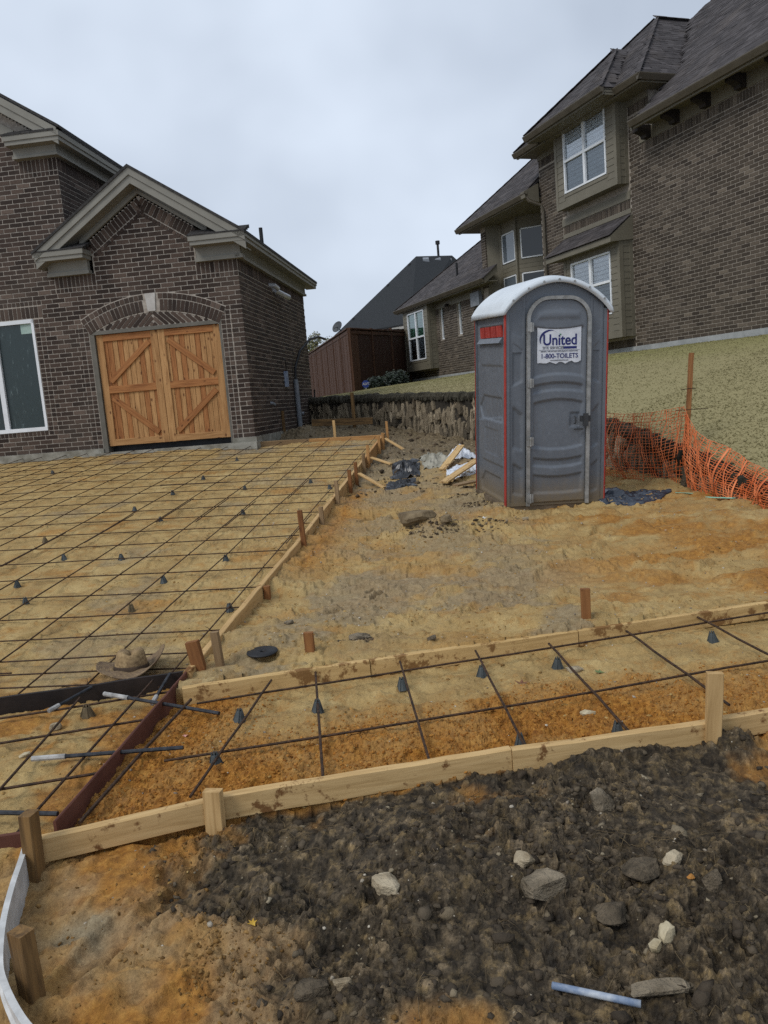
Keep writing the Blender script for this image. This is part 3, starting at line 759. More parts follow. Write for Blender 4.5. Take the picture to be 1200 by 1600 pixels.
# window with dark film
wf = MB(); a, b_, c, d = WIN
wf.box(a, b_, -.012, .1, d - .07, d).box(a, b_, -.02, .1, c, c + .07).box(b_ - .05, b_, -.012, .1, c, d).box(a, a + .05, -.012, .1, c, d).box(-4.78, -4.69, -.018, .1, c, d)
win = wf.build('window', MAT_VINYL, house_l)
MB().box(a, -4.73, .03, .05, c, d).build('pane', MAT_FILM, win); MB().box(-4.72, b_, .03, .05, c, d).build('pane', MAT_FILM, win)
MB().box(-4.22, -3.99, .024, .029, 3.24, 3.43).build('sticker', M_noise('pale green paper', (.26, .36, .32), (.33, .42, .38), 9, .7, 0), win)
# garage doors
dr = bpy.data.objects.new('garage_door', None); link(dr, house_l)
jb = MB(); jb.box(DOOR[0], DOOR[0] + .09, -.008, .2, .95, DOOR[3]).box(DOOR[1] - .035, DOOR[1], -.008, .2, .95, DOOR[3]).box(DOOR[0], DOOR[1], -.012, .2, DOOR[3] - .045, DOOR[3] + .02)
jb.build('door_frame', MAT_JAMB, house_l)
dx0, dx1, dz0, dz1 = DOOR[0] + .10, DOOR[1] - .04, Z0 + .03, DOOR[3] - .05
np_ = 24; pw = (dx1 - dx0) / np_
for i in range(np_):
    x = dx0 + pw * (i + .5)
    beam('plank', (x, .075, dz0), (x, .075, dz1), pw - .006, .02, MAT_CEDAR if random.random() < .6 else MAT_CEDAR2, dr, upd=(0, -1, 0), seg=2, rough=.0005, ch=.003)
xm = (dx0 + dx1) / 2; wb = .13; yb = .056
def bd(n_, a, b_, w=wb, mt=MAT_CEDAR): beam(n_, (a[0], yb, a[1]), (b_[0], yb, b_[1]), w, .026, mt, dr, upd=(0, -1, 0), seg=3, rough=.0006, ch=.003)
for (l, r) in ((dx0, xm - .004), (xm + .004, dx1)):
    bd('stile', (l + wb / 2, dz0), (l + wb / 2, dz1)); bd('stile', (r - wb / 2, dz0), (r - wb / 2, dz1))
    bd('rail', (l + wb, dz1 - .06), (r - wb, dz1 - .06), .12, MAT_CEDAR2); bd('rail', (l + wb, dz0 + .06), (r - wb, dz0 + .06), .12)
    bd('rail', (l + wb, dz0 + 1.03), (r - wb, dz0 + 1.03), .13, MAT_CEDAR2)
il, ir = dx0 + wb, xm - wb
jl, jr = xm + wb, dx1 - wb
mz = dz0 + 1.03
def brace(a, b_):
    d = (Vector((b_[0], 0, b_[1])) - Vector((a[0], 0, a[1]))).normalized() * .03
    bd('brace', (a[0] + d.x, a[1] + d.z), (b_[0] - d.x, b_[1] - d.z), .10, MAT_CEDAR2)
brace((il + .03, mz + .13), (ir - .03, dz1 - .17)); brace((jl + .03, dz1 - .17), (jr - .03, mz + .13))
brace((il + .03, mz - .13), (ir - .03, dz0 + .17)); brace((jl + .03, dz0 + .17), (jr - .03, mz - .13))
# black upright sheet standing in for the shade behind the door gap
MB().box(dx0, dx1, .18, .2, Z0 - .1, DOOR[3]).build('door_backing', MAT_BLACK, house_l)
# roof of the garage: gable to the front, boxed eaves with returns
OV = .35
rf = MB()
def roof_side(sg, ue, zr, ze, y0, y1, th=.05):
    rf.slab([(UC, y0, zr), (UC + sg * ue, y0, ze), (UC + sg * ue, y1, ze), (UC, y1, zr)], (0, 0, -th))
roof_side(1, 1.94, 5.86, 4.585, -OV - .02, 6.25); roof_side(-1, 1.94, 5.86, 4.585, -OV - .02, 6.0)
roof_g = rf.build('roof', MAT_SHING_L, house_l)
tr = MB()
for sg in (-1, 1):
    L = 1.93 if sg > 0 else 1.90
    p0, p1 = (UC, 5.82), (UC + sg * L, 5.82 - .665 * L)
    for (dz0_, dz1_, y) in ((0, -.13, -OV), (-.13, -.27, -OV + .025)):
        tr.slab([(p0[0], y, p0[1] + dz0_), (p1[0], y, p1[1] + dz0_), (p1[0], y, p1[1] + dz1_), (p0[0], y, p0[1] + dz1_)], (0, .03, 0))
    tr.slab([(p0[0], -OV + .06, p0[1] - .255), (p1[0], -OV + .06, p1[1] - .255), (p1[0], .0, p1[1] - .255), (p0[0], .0, p0[1] - .255)], (0, 0, .02))
    # frieze boards on the wall under the rake
    q1 = (UC + sg * 1.18, 5.62 - .665 * 1.18)
    for (dz0_, dz1_, y) in ((.02, -.11, -.035), (-.11, -.175, -.055)):
        tr.slab([(UC, y, 5.62 + dz0_), (q1[0], y, q1[1] + dz0_), (q1[0], y, q1[1] + dz1_), (UC, y, 5.62 + dz1_)], (0, .05, 0))
tr.build('rake_trim', MAT_TRIM_L, house_l)
rt_ = MB()
def ret(u0, u1, zb, name_side):
    rt_.box(u0, u1, -OV, .0, zb + .07, zb + .155); rt_.box(u0 + .02, u1 - .02, -OV + .02, 0, zb, zb + .07)
ret(-3.60, UC - 1.0, 4.41, 'l'); ret(UC + .92, .27, 4.41, 'r')
rt_.box(.0, .27, 0, 6.22, 4.48, 4.565).box(.0, .25, 0, 6.20, 4.41, 4.48)                     # side eave
rt_.box(-3.47, UC - 1.06, -.10, 0, 4.20, 4.41).box(UC + .96, .10, -.10, 0, 4.20, 4.41).box(0, .06, 0, 5.68, 4.20, 4.41)
rt_.box(UC + .94, .14, -.12, .02, 4.17, 4.235).box(-3.49, UC - 1.04, -.12, .02, 4.17, 4.235).box(0, .085, -.12, 5.7, 4.185, 4.235)
rt_.build('eave_trim', MAT_TRIM_L, house_l)
for (u0, u1) in ((-3.62, UC - .98), (UC + .90, .28)):
    sl = MB()
    for k in range(3):
        y0, y1 = -OV - .01 + k * .115, -OV + .12 + k * .115
        sl.hexa([(u0, y0, 4.567 + .05 * k), (u1, y0, 4.567 + .05 * k), (u1, y1, 4.567 + .05 * k), (u0, y1, 4.567 + .05 * k), (u0, y0, 4.585 + .05 * k), (u1, y0, 4.585 + .05 * k), (u1, y1, 4.63 + .05 * k), (u0, y1, 4.63 + .05 * k)])
    sl.build('return_roof', MAT_SHING_L, house_l)
# higher block's gable and eaves
hb = MB()
hb.box(-3.85, -2.82, -OV, 0, 6.47, 6.555).box(-3.83, -2.84, -OV + .02, 0, 6.40, 6.47).box(-3.09, -2.82, 0, 5, 6.47, 6.555).box(-3.09, -2.84, 0, 5, 6.40, 6.47)
hb.box(-3.80, -3.0, -.14, 0, 6.23, 6.40).box(-3.09, -3.0, 0, 5, 6.23, 6.40).box(-3.82, -2.98, -.16, 0, 6.225, 6.265).box(-3.0, -2.98, 0, 5, 6.225, 6.265)
for (dz0_, dz1_, y) in ((0, -.13, -OV), (-.13, -.27, -OV + .025)):
    hb.slab([(-2.85, y, 6.60 + dz0_), (-7.5, y, 6.60 + .64 * 4.65 + dz0_), (-7.5, y, 6.60 + .64 * 4.65 + dz1_), (-2.85, y, 6.60 + dz1_)], (0, .03, 0))
hb.slab([(-3.3, -OV + .06, 6.62), (-7.5, -OV + .06, 6.62 + .64 * 4.2), (-7.5, 0, 6.62 + .64 * 4.2), (-3.3, 0, 6.62)], (0, 0, .02))
hb.slab([(-3.80, -.04, 6.55), (-7.5, -.04, 6.55 + .64 * 3.7), (-7.5, -.04, 6.75 + .64 * 3.7), (-3.80, -.04, 6.75)], (0, .05, 0))
hb.build('upper_trim', MAT_TRIM_L, house_l)
h2 = MB(); h2.slab([(-2.80, -OV - .02, 6.59), (-7.5, -OV - .02, 6.59 + .64 * 4.7), (-7.5, 6, 6.59 + .64 * 4.7), (-2.80, 6, 6.59)], (0, 0, .05))
for k in range(3): h2.box(-3.87, -2.9, -OV - .01 + k * .115, -OV + .12 + k * .115, 6.555 + .05 * k, 6.59 + .05 * k)
h2.build('upper_roof', MAT_SHING_L, house_l)
# small things on the side wall
MB().tube([(-.25, 3.0, 4.75), (-.25, 3.0, 5.05), (-.25, 3.0, 5.32)], .04, 10).build('vent_pipe', MAT_BLACK, house_l)
MB().tube([(.07, 3.62, .7), (.07, 3.60, 1.4), (.07, 3.58, 2.12)], .055, 12).build('conduit', MAT_PVC, house_l)
cab = tag(MB().tube([K + eF * .07 + eS * 3.58 + Vector((0, 0, 1.08)), K + eF * .08 + eS * 3.62 + Vector((0, 0, 1.35)), K + eF * .16 + eS * 3.9 + Vector((0, 0, 1.72)), K + eF * .28 + eS * 4.6 + Vector((0, 0, 2.02)), K + eF * .3 + eS * 5.6 + Vector((0, 0, 2.14)), K + eF * .3 + eS * 6.6 + Vector((0, 0, 2.15))], .03, 8).build('cable', MAT_BLACK), 'thick black cable bending out of the grey conduit on the garage side', 'cable')
fx = MB(); fx.tube([(0, 2.2, 4.0), (.12, 2.2, 3.98), (.16, 2.3, 3.93)], .05, 10).tube([(.05, 2.5, 3.93), (.16, 2.75, 3.86), (.2, 3.05, 3.84)], .06, 10).box(0, .04, 2.4, 2.6, 3.9, 4.04)
fx.build('flood_light', M_noise('aluminium', (.4, .41, .42), (.5, .5, .52), 5, .4, 0, metal=.6, kind='Position'), house_l)
MB().box(0, .07, 2.75, 2.87, 1.95, 2.28).build('wall_box', M_noise('blue box', (.12, .16, .26), (.3, .34, .4), 9, .5, 0, kind='Position'), house_l)
MB().tube([(.05, 2.8, 2.28), (.08, 2.72, 2.5), (.03, 2.66, 2.55)], .012, 6).tube([(.05, 5.0, 1.62), (.1, 5.3, 1.5), (.06, 5.6, 1.55), (.08, 5.62, 1.9)], .02, 6).build('wire', MAT_BLACK, house_l)
MB().tube([(0, 1.35, 1.62), (.05, 1.35, 1.61), (.07, 1.42, 1.58)], .03, 8).tube([(0, 4.2, 1.35), (.06, 4.2, 1.34)], .035, 8).build('hose_tap', MAT_PVC, house_l)
# ------------------------------------------------------------------ the neighbour's house (right), local x along the wall away from the camera, y out of the wall
RM = frame_matrix(OR, wR, -nR, (0, 0, 1))
house_r = empty('brick_house', mat=RM)
tag(house_r, 'two-storey grey-brown brick house with bay windows standing above the lawn', 'house')
MAT_BRICK_R = M_brick('grey brown brick', [(0, (.036, .027, .020)), (.35, (.053, .041, .030)), (.7, (.071, .056, .042)), (.94, (.10, .08, .061)), (1, (.14, .115, .088))])
MAT_MORTAR_R = M_noise('grey mortar', (.235, .205, .168), (.32, .28, .235), 14, .9, .3, .01, kind='Position')
MAT_KHAKI = M_noise('khaki siding paint', (.135, .120, .088), (.16, .143, .106), 3, .6, .05, .003, kind='Position')
MAT_KHAKI_D = M_noise('brown gutter paint', (.075, .062, .043), (.095, .08, .058), 4, .45, 0, kind='Position')
MAT_DKWOOD = M_noise('dark stained bracket', (.012, .009, .007), (.025, .018, .014), 9, .7, .1, .004, kind='Position')
MAT_SHING_R = M_brick('weathered shingle', [(0, (.034, .030, .031)), (.35, (.045, .040, .041)), (.7, (.056, .050, .051)), (1, (.076, .069, .071))], .9)
MAT_BLIND = M_noise('white blinds', (.74, .76, .77), (.82, .84, .85), 3, .6, 0)
def M_pane(name, tint, gloss):
    m = bpy.data.materials.new(name); m.use_nodes = True; nt = m.node_tree; nt.nodes.clear(); n = N(nt)
    out = n.new('ShaderNodeOutputMaterial'); tr = n.new('ShaderNodeBsdfTransparent'); gl = n.new('ShaderNodeBsdfGlossy'); mxs = n.new('ShaderNodeMixShader')
    tr.inputs[0].default_value = tint + (1,); gl.inputs['Roughness'].default_value = .03; gl.inputs[0].default_value = (.9, .93, .96, 1)
    fr = n.new('ShaderNodeFresnel'); fr.inputs[0].default_value = 1.5
    n.lk(n.math('ADD', fr.outputs[0], gloss, True), mxs.inputs[0]); n.lk(tr.outputs[0], mxs.inputs[1]); n.lk(gl.outputs[0], mxs.inputs[2]); n.lk(mxs.outputs[0], out.inputs[0])
    return m
PANE_CLEAR = M_pane('window glass', (.92, .95, .96), .16); PANE_SCREEN = M_pane('glass behind insect screen', (.55, .6, .62), .07)
PANE_GREEN = M_pane('greenish window glass', (.45, .68, .54), .12)

mr = Masonry(RM)
RZ = 2.30; LOB = (-.0, 2.42, 2.56, 4.80); UPB = (.05, 2.72, 6.16, 8.12)
E_, N_ = (1, 0, 0), (0, 1, 0)
def in_rw(u, z): return z < 6.71 if u < -.05 else True
mr.course((0, 0, 0), E_, N_, RZ, 6.72, -6.2, 0, lambda u, z: z < 6.72, shift=.05)
mr.row((0, 0, 0), E_, N_, -6.2, -.45, 6.715, .205)
def in_mid(u, z):
    if LOB[0] - .02 < u < LOB[1] + .03 and 2.5 < z < 5.05: return False
    if -.03 < u < 2.98 and 4.95 < z < 6.0: return False
    if UPB[0] - .05 < u < UPB[1] + .05 and 6.0 < z: return False
    if z > 7.65: return False
    if u < 0: return z > 6.70 and (u > -.45 or z > 7.2)
    return True
mr.course((0, 0, 0), E_, N_, RZ, 7.66, -.75, 4.1, in_mid, shift=.05)
mr.row((0, 0, 0), E_, N_, 2.78, 4.1, 7.655, .205); mr.row((0, 0, 0), E_, N_, -.75, .0, 7.655, .205)
mr.row((0, 0, 0), E_, N_, .02, 2.96, 5.585, .205)
mr.row((0, 0, 0), E_, N_, .0, 2.4, RZ, .205)
# wing (one storey) set forward
WO = .0
NW = [(11.42, 11.80, 3.60, 4.90), (9.82, 10.20, 3.63, 4.95)]
def in_wing(u, z):
    if 12.10 < u < 14.68 and z > 2.5: return False
    for a, b_, c, d in NW:
        if a < u < b_ and z > c: return False
    return z < 4.56
mr.course((0, WO, 0), E_, N_, 2.26, 4.56, 7.95, 15.1, in_wing)
for (a, b_) in ((7.95, 9.82), (10.2, 11.42), (11.8, 12.1)): mr.row((0, WO, 0), E_, N_, a, b_, 4.548, .205)
mr.course((7.65, 0, 0), E_, N_, 4.9, 6.7, 0, .3, lambda u, z: True); mr.course((7.65, 0, 0), (0, -1, 0), (-1, 0, 0), 4.9, 6.7, 0, .12, lambda u, z: True)

wl_ = MB()
wl_.box(-16, -.0, -.3, 0, 1.6, 7.25).box(.0, 4.1, -.3, 0, 1.6, 2.56).box(2.45, 4.1, -.3, 0, 2.56, 8.0).box(0, 2.45, -.3, 0, 4.85, 6.16).box(-.75, 0, -.3, 0, 7.25, 8.0).box(0, .05, -.3, 0, 6.16, 8.0)
wl_.box(4.0, 4.1, -6, -.3, 1.6, 8.0)
for a, b_, c, d in [(7.95, 9.82, 1.5, 4.76), (9.82, 10.2, 1.5, 3.63), (10.2, 11.42, 1.5, 4.76), (11.42, 11.8, 1.5, 3.60), (11.8, 12.12, 1.5, 4.76), (12.12, 14.66, 1.5, 2.57), (14.66, 15.1, 1.5, 4.76)]:
    wl_.box(a, b_, WO - .25, WO, c, d)
wl_.box(7.65, 7.95, -.5, 0, 1.5, 6.9)
wall_r = wl_.build('wall', MAT_MORTAR_R, house_r)
mr.finish(wall_r, MAT_BRICK_R)
MB().box(-16, 4.1, -.2, .035, 1.5, RZ - .002).box(7.95, 15.12, WO - .2, WO + .03, 1.5, 2.255).build('foundation', M_noise('pale foundation', (.24, .25, .25), (.33, .34, .34), 4, .85, .3, .006, kind='Position'), house_r)

def window_r(parent, u0, u1, z0, z1, y, cols=2, rail=None, green=False, blinds=True, outer=.045):
    f = MB(); f.box(u0, u1, y - .06, y + .02, z1 - outer, z1).box(u0, u1, y - .06, y + .025, z0, z0 + outer).box(u0, u0 + outer, y - .06, y + .02, z0, z1).box(u1 - outer, u1, y - .06, y + .02, z0, z1)
    zr = rail or z0
    for k in range(1, cols):
        um = u0 + (u1 - u0) * k / cols; f.box(um - .045, um + .045, y - .06, y + .018, z0 + outer, z1 - outer)
    if rail: f.box(u0, u1, y - .06, y + .022, rail - .03, rail + .03)
    w = f.build('window', MAT_VINYL, parent)
    for k in range(cols):
        a, b_ = u0 + (u1 - u0) * k / cols + .04, u0 + (u1 - u0) * (k + 1) / cols - .04
        if rail: MB().add([(a, y - .03, z0 + .04), (b_, y - .03, z0 + .04), (b_, y - .03, rail - .03), (a, y - .03, rail - .03)], [(3, 2, 1, 0)]).build('pane', PANE_SCREEN, w)
        MB().add([(a, y - .03, zr + .03), (b_, y - .03, zr + .03), (b_, y - .03, z1 - .04), (a, y - .03, z1 - .04)], [(3, 2, 1, 0)]).build('pane', PANE_GREEN if green else PANE_CLEAR, w)
        if blinds:
            s = MB(); z = z0 + .08
            while z < z1 - .06:
                s.hexa([(a, y - .075, z), (b_, y - .075, z), (b_, y - .07, z), (a, y - .07, z), (a, y - .060, z + .088), (b_, y - .060, z + .088), (b_, y - .055, z + .088), (a, y - .055, z + .088)]); z += .105
            s.build('blind', MAT_BLIND, w)
    MB().box(u0 + .02, u1 - .02, y - .24, y - .2, z0 + .02, z1 - .02).build('room_back', M_noise('dim room', (.03, .035, .035), (.05, .055, .055), 2, .9, 0), w)
    return w

def box_bay(u0, u1, o0, o1, z0, z1, wu0, wu1, wz0, wz1, rail, name, green=False):
    """boxed-out bay with lap siding, carried on the wall"""
    b_ = bpy.data.objects.new(name, None); link(b_, house_r)
    m_ = MB()
    m_.box(u0, wu0, o0, o1, z0, z1).box(wu1, u1, o0, o1, z0, z1).box(wu0, wu1, o0, o1, z0, wz0)
    if wz1 < z1: m_.box(wu0, wu1, o0, o1, wz1, z1)
    m_.box(wu0, wu1, o0, o0 + .04, wz0, wz1)
    m_.build('bay_wall', MAT_KHAKI, b_)
    t = MB()
    t.box(u0 - .015, u0 + .09, o1 - .09, o1 + .018, z0 - .012, z1).box(u1 - .09, u1 + .015, o1 - .09, o1 + .018, z0 - .012, z1).box(u0 - .015, u0 + .02, o0 - .01, o0 + .1, z0, z1)
    t.box(u0 + .09, u1 - .09, o1, o1 + .016, z0 - .01, z0 + .16).box(wu0 - .05, wu1 + .05, o1, o1 + .014, wz0 - .09, wz0 - .002)
    t.build('corner_trim', MAT_KHAKI, b_)
    z = z0 + .17
    while z < z1 - .06:
        for (a, c) in ((u0 + .092, wu0 - .01), (wu1 + .01, u1 - .092)):
            if c - a > .03: MB().hexa([(a, o1, z), (c, o1, z), (c, o1 + .013, z), (a, o1 + .013, z), (a, o1, z + .146), (c, o1, z + .146), (c, o1 + .003, z + .146), (a, o1 + .003, z + .146)]).build('lap_board', MAT_KHAKI, b_)
        if o1 - o0 > .2: MB().hexa([(u0 - .010, o0 + .1, z), (u0 - .010, o1 - .095, z), (u0, o1 - .095, z), (u0, o0 + .1, z), (u0 - .002, o0 + .1, z + .146), (u0 - .002, o1 - .095, z + .146), (u0, o1 - .095, z + .146), (u0, o0 + .1, z + .146)]).build('lap_board', MAT_KHAKI, b_)
        z += .152
    window_r(house_r, wu0, wu1, wz0, wz1, o1 + .005, 2, rail, green)
    return b_
box_bay(UPB[0], UPB[1], 0, .32, UPB[2], 8.15, .46, 2.30, 6.50, 8.10, 7.30, 'upper_bay')
box_bay(LOB[0], LOB[1], 0, .38, LOB[2], 4.85, .36, 2.10, 3.15, 4.66, 3.95, 'lower_bay')
box_bay(12.12, 14.66, WO, WO + .35, 2.57, 5.0, 12.5, 14.22, 2.96, 4.86, 3.86, 'wing_bay', True)
for a, b_, c, d in NW: window_r(house_r, a, b_, c, d, WO - .1, 1, None, True, False)
# trim bands, the small roof over the lower bay
for bx in ((-.0, 2.98, 0, .03, 5.80, 5.99), (-.02, 2.95, 0, .03, 5.47, 5.575), (-6.2, -.42, 0, .03, 6.925, 7.2), (-16, -6.2, 0, .03, 6.6, 7.2), (2.75, 4.12, 0, .03, 7.86, 8.1), (-.75, .05, 0, .03, 7.86, 8.1), (7.95, 15.1, WO, WO + .03, 4.755, 5.05)):
    MB().box(*bx).build('frieze_board', MAT_KHAKI, house_r)
MB().hexa([(-.05, 0, 4.86), (2.9, 0, 4.86), (2.9, .66, 4.80), (-.05, .66, 4.80), (-.05, 0, 5.44), (2.9, 0, 5.44), (2.9, .66, 4.93), (-.05, .66, 4.93)]).build('bay_roof_box', MAT_KHAKI, house_r)
# brackets under the eave
for u in (-.76, -1.72, -2.66, -3.62, -4.6, -5.55):
    p = [(.03, 6.93), (.17, 6.93), (.19, 6.99), (.27, 7.03), (.40, 7.06), (.40, 7.2), (.03, 7.2)]
    MB().slab([(u - .09, y, z) for y, z in p], (.18, 0, 0)).build('bracket', MAT_DKWOOD, house_r)

# roofs: shingles laid course by course
shing = Masonry(RM)
def shingles(o, e, s, n, inside, u0, u1, d1, ex=.135, L=.26):
    o, e, s, n = Vector(o), Vector(e).normalized(), Vector(s).normalized(), Vector(n).normalized(); d = -.02
    zd = (s - n * .055).normalized()
    while d < d1:
        u = u0 - random.uniform(0, L)
        while u < u1:
            w = L * random.uniform(.55, 1.15); a, b_ = max(u, u0), min(u + w, u1); c = (a + b_) / 2
            if inside(c, d + ex / 2): shing.put(o + e * c + s * (d + ex * .55) + n * .004, e, zd, n, b_ - a - .004, ex * 1.12, .012 + random.uniform(0, .007))
            u += w
        d += ex
def nrm(a, b_): return Vector(a).cross(Vector(b_)).normalized()
PK = .9; cosp = 1 / math.hypot(1, PK)
def slope_plane(oE, zE, u0, u1, d1, inside, pk=PK):
    """roof plane rising from an eave parallel to the wall at distance oE"""
    c = 1 / math.hypot(1, pk); s = (0, -c, pk * c); n = (0, pk * c, c)
    shingles((0, oE, zE), (1, 0, 0), s, n, lambda u, d: inside(u, oE - d * c), u0, u1, d1)
deck = MB()
# right wing main roof: eave y .62 z 7.18; it meets the middle block's hip
def in_rw_roof(u, o):
    if u < -7.5: return False
    hip = 1.55 + (o + 3.3)                       # left hip of the main roof above the middle block's ridge
    if o < -3.25: return u < hip
    return u < (-1.15 + .0 if o > -.62 else -1.15 + (-.62 - o) * 1.03)
slope_plane(.64, 7.24, -7.5, 2, 11.5, in_rw_roof)
deck.slab([(-16, .62, 7.23), (-1.2, .62, 7.23), (-1.2, -.62, 8.31), (1.5, -3.25, 10.63), (-3.0, -8.0, 14.9), (-16, -8.0, 14.9)], (0, 0, -.06))
# middle block hip: eave z 8.12, peak (1.57,-2.2,10.63), ridge runs back
PKM = .92
slope_plane(.62, 8.12, -1.2, 4.35, 4.2, lambda u, o: -1.2 + (.62 - o) < u < 4.33 - (.62 - o), PKM)
c_ = 1 / math.hypot(1, PKM)
shingles((-1.2, .62, 8.12), (0, -1, 0), (c_, 0, PKM * c_), (-PKM * c_, 0, c_), lambda u, d: u > d * c_ and u < 1.24 + d * c_ * .98, 0, 4.2, 4.0)
deck.slab([(-1.2, .6, 8.11), (4.33, .6, 8.11), (1.56, -2.17, 10.66)], (0, 0, -.06)); deck.slab([(-1.2, .6, 8.11), (1.56, -2.17, 10.66), (1.56, -3.3, 10.66), (-1.2, -.65, 8.11)], (0, 0, -.06))
deck.slab([(4.33, .6, 8.11), (4.33, -6, 8.11), (1.56, -6, 10.66), (1.56, -2.17, 10.66)], (0, 0, -.06))
# bay hip in front of it
slope_plane(1.0, 8.16, -.35, 3.1, 2.6, lambda u, o: -.35 + (1.0 - o) < u < 3.08 - (1.0 - o), PKM)
shingles((-.35, 1.0, 8.16), (0, -1, 0), (c_, 0, PKM * c_), (-PKM * c_, 0, c_), lambda u, d: d * c_ < u < .35 + d * c_ * 1.05, 0, 2.6, 2.4)
deck.slab([(-.35, .98, 8.15), (3.08, .98, 8.15), (1.37, -.73, 9.73)], (0, 0, -.05)); deck.slab([(-.35, .98, 8.15), (1.37, -.73, 9.73), (1.37, -1.2, 9.73), (-.35, .62, 8.15)], (0, 0, -.05)); deck.slab([(3.08, .98, 8.15), (3.08, .62, 8.15), (1.37, -1.2, 9.73), (1.37, -.73, 9.73)], (0, 0, -.05))
# lower roof over the recess, left of the middle block
slope_plane(.52, 6.98, 4.1, 8.7, 4.0, lambda u, o: u < 8.68 - (.52 - o), PK)
deck.slab([(4.1, .5, 6.97), (8.68, .5, 6.97), (5.6, -2.6, 9.75), (4.1, -2.6, 9.75)], (0, 0, -.06)); deck.slab([(8.68, .5, 6.97), (8.68, -4, 6.97), (5.6, -4, 9.75), (5.6, -2.6, 9.75)], (0, 0, -.06))
# wing roof
PW = .80
slope_plane(WO + .52, 5.12, 6.9, 15.2, 6.0, lambda u, o: u < 15.15 - (WO + .52 - o) and (u > 7.95 or o > 0), PW)
deck.slab([(6.95, WO + .5, 5.11), (15.15, WO + .5, 5.11), (10.75, -3.9, 8.63), (7.96, -3.9, 8.63), (7.96, 0, 5.51), (6.95, 0, 5.51)], (0, 0, -.06)); deck.slab([(15.15, WO + .5, 5.11), (15.15, -6, 5.11), (10.75, -6, 8.63), (10.75, -3.9, 8.63)], (0, 0, -.06))
# small roof above the lower bay
slope_plane(.68, 4.95, -.06, 2.92, .82, lambda u, o: o > .02, .76)
# hip and ridge caps
def caps(a, b_, w=.26):
    a, b_ = Vector(a), Vector(b_); x = (b_ - a); L = x.length; x.normalize(); z = Vector((0, 0, 1)); z = (z - x * z.dot(x)).normalized(); y = z.cross(x)
    k = int(L / .16)
    for i in range(k):
        c = a + x * (.16 * (i + .5))
        shing.put(c + z * .012, x, (y + z * -.35).normalized() * 1.0, (z + y * .35).normalized(), .19, w * .55, .012 + .004 * (i % 2))
caps((-1.2, .62, 8.13), (1.56, -2.17, 10.68)); caps((4.33, .62, 8.13), (1.56, -2.17, 10.68)); caps((-.35, 1.0, 8.17), (1.37, -.73, 9.75)); caps((3.08, 1.0, 8.17), (1.37, -.73, 9.75)); caps((1.56, -2.17, 10.68), (1.56, -3.3, 10.68))
caps((15.15, WO + .5, 5.12), (10.75, -3.9, 8.65)); caps((8.68, .5, 6.98), (5.6, -2.6, 9.77))
roof_r = deck.build('roof', M_noise('roof deck felt', (.03, .027, .028), (.05, .046, .047), 8, .9, 0), house_r)
shing.finish(roof_r, MAT_SHING_R, 300, 'shingle')
# soffits, fascias, gutters
def gutter(path_a, path_b, zt, d=(0, .12, 0)):
    a, b_ = Vector(path_a), Vector(path_b); d = Vector(d); g = MB()
    A = [(0, -.13), (.06, -.13), (.105, -.05), (.12, -.02), (.12, 0), (.10, 0), (.10, -.02), (.02, -.04), (0, 0)]
    dn = d.normalized()
    v0 = [a + dn * p + Vector((0, 0, zt + q)) for p, q in A]; v1 = [b_ + dn * p + Vector((0, 0, zt + q)) for p, q in A]; n_ = len(A)
    g.add(v0 + v1, [(i, (i + 1) % n_, n_ + (i + 1) % n_, n_ + i) for i in range(n_)] + [tuple(range(n_)), tuple(range(2 * n_ - 1, n_ - 1, -1))])
    return g.build('gutter', MAT_KHAKI_D, house_r)
gutter((-16, .56, 0), (-.85, .56, 0), 7.25); gutter((3.0, .56, 0), (4.4, .56, 0), 8.13); gutter((-.4, .94, 0), (3.12, .94, 0), 8.17); gutter((-1.28, .56, 0), (-.2, .56, 0), 8.13); gutter((-1.2, .66, 0), (-1.2, -.7, 0), 8.13, (-1, 0, 0))
gutter((4.0, .46, 0), (8.75, .46, 0), 6.99); gutter((6.95, WO + .46, 0), (15.25, WO + .46, 0), 5.13)
fs_ = MB()
fs_.box(-16, -.9, .50, .558, 7.08, 7.21).box(-16, -.9, .0, .50, 7.20, 7.22)                        # right wing
fs_.box(2.9, 4.35, .50, .558, 7.97, 8.1).box(-1.2, .1, .50, .558, 7.97, 8.1).box(-1.2, 4.35, -.3, .50, 8.0, 8.03).box(-1.2, -1.14, -.7, .5, 7.97, 8.1).box(-.35, 3.08, .88, .938, 8.0, 8.14).box(-.35, 3.08, .3, .88, 8.03, 8.06).box(-.35, -.3, .5, .9, 8.0, 8.14).box(3.03, 3.08, .5, .9, 8.0, 8.14)
fs_.box(4.1, 8.68, .40, .458, 6.83, 6.96).box(4.1, 8.68, -2.2, .40, 6.86, 6.89)
fs_.box(6.95, 15.15, WO + .40, WO + .458, 4.97, 5.10).box(6.95, 15.15, WO, WO + .40, 5.01, 5.04).box(14.7, 15.15, -6, WO, 5.01, 5.04)
fs_.slab([(-.86, .56, 7.05), (-.86, .56, 7.24), (-.86, -.05, 7.78), (-.86, -.05, 7.58)], (.05, 0, 0))
fs_.slab([(6.93, WO + .46, 4.97), (6.93, WO + .5, 5.13), (6.93, -.0, 5.53), (6.93, -.0, 5.3)], (.05, 0, 0))
fs_.hexa([(4.0, .1, 6.72), (4.22, .1, 6.72), (4.22, .55, 6.85), (4.0, .55, 6.85), (4.0, .1, 7.25), (4.22, .1, 7.25), (4.22, .58, 7.02), (4.0, .58, 7.02)])
fs_.build('fascia', MAT_KHAKI, house_r)
MB().tube([(4.05, .5, 6.9), (4.0, .42, 6.75), (3.86, .12, 6.6), (3.84, .08, 6.4), (3.84, .08, 5.3), (3.84, .08, 4.0), (3.84, .08, 2.4)], .045, 8).build('downspout', MAT_KHAKI_D, house_r)
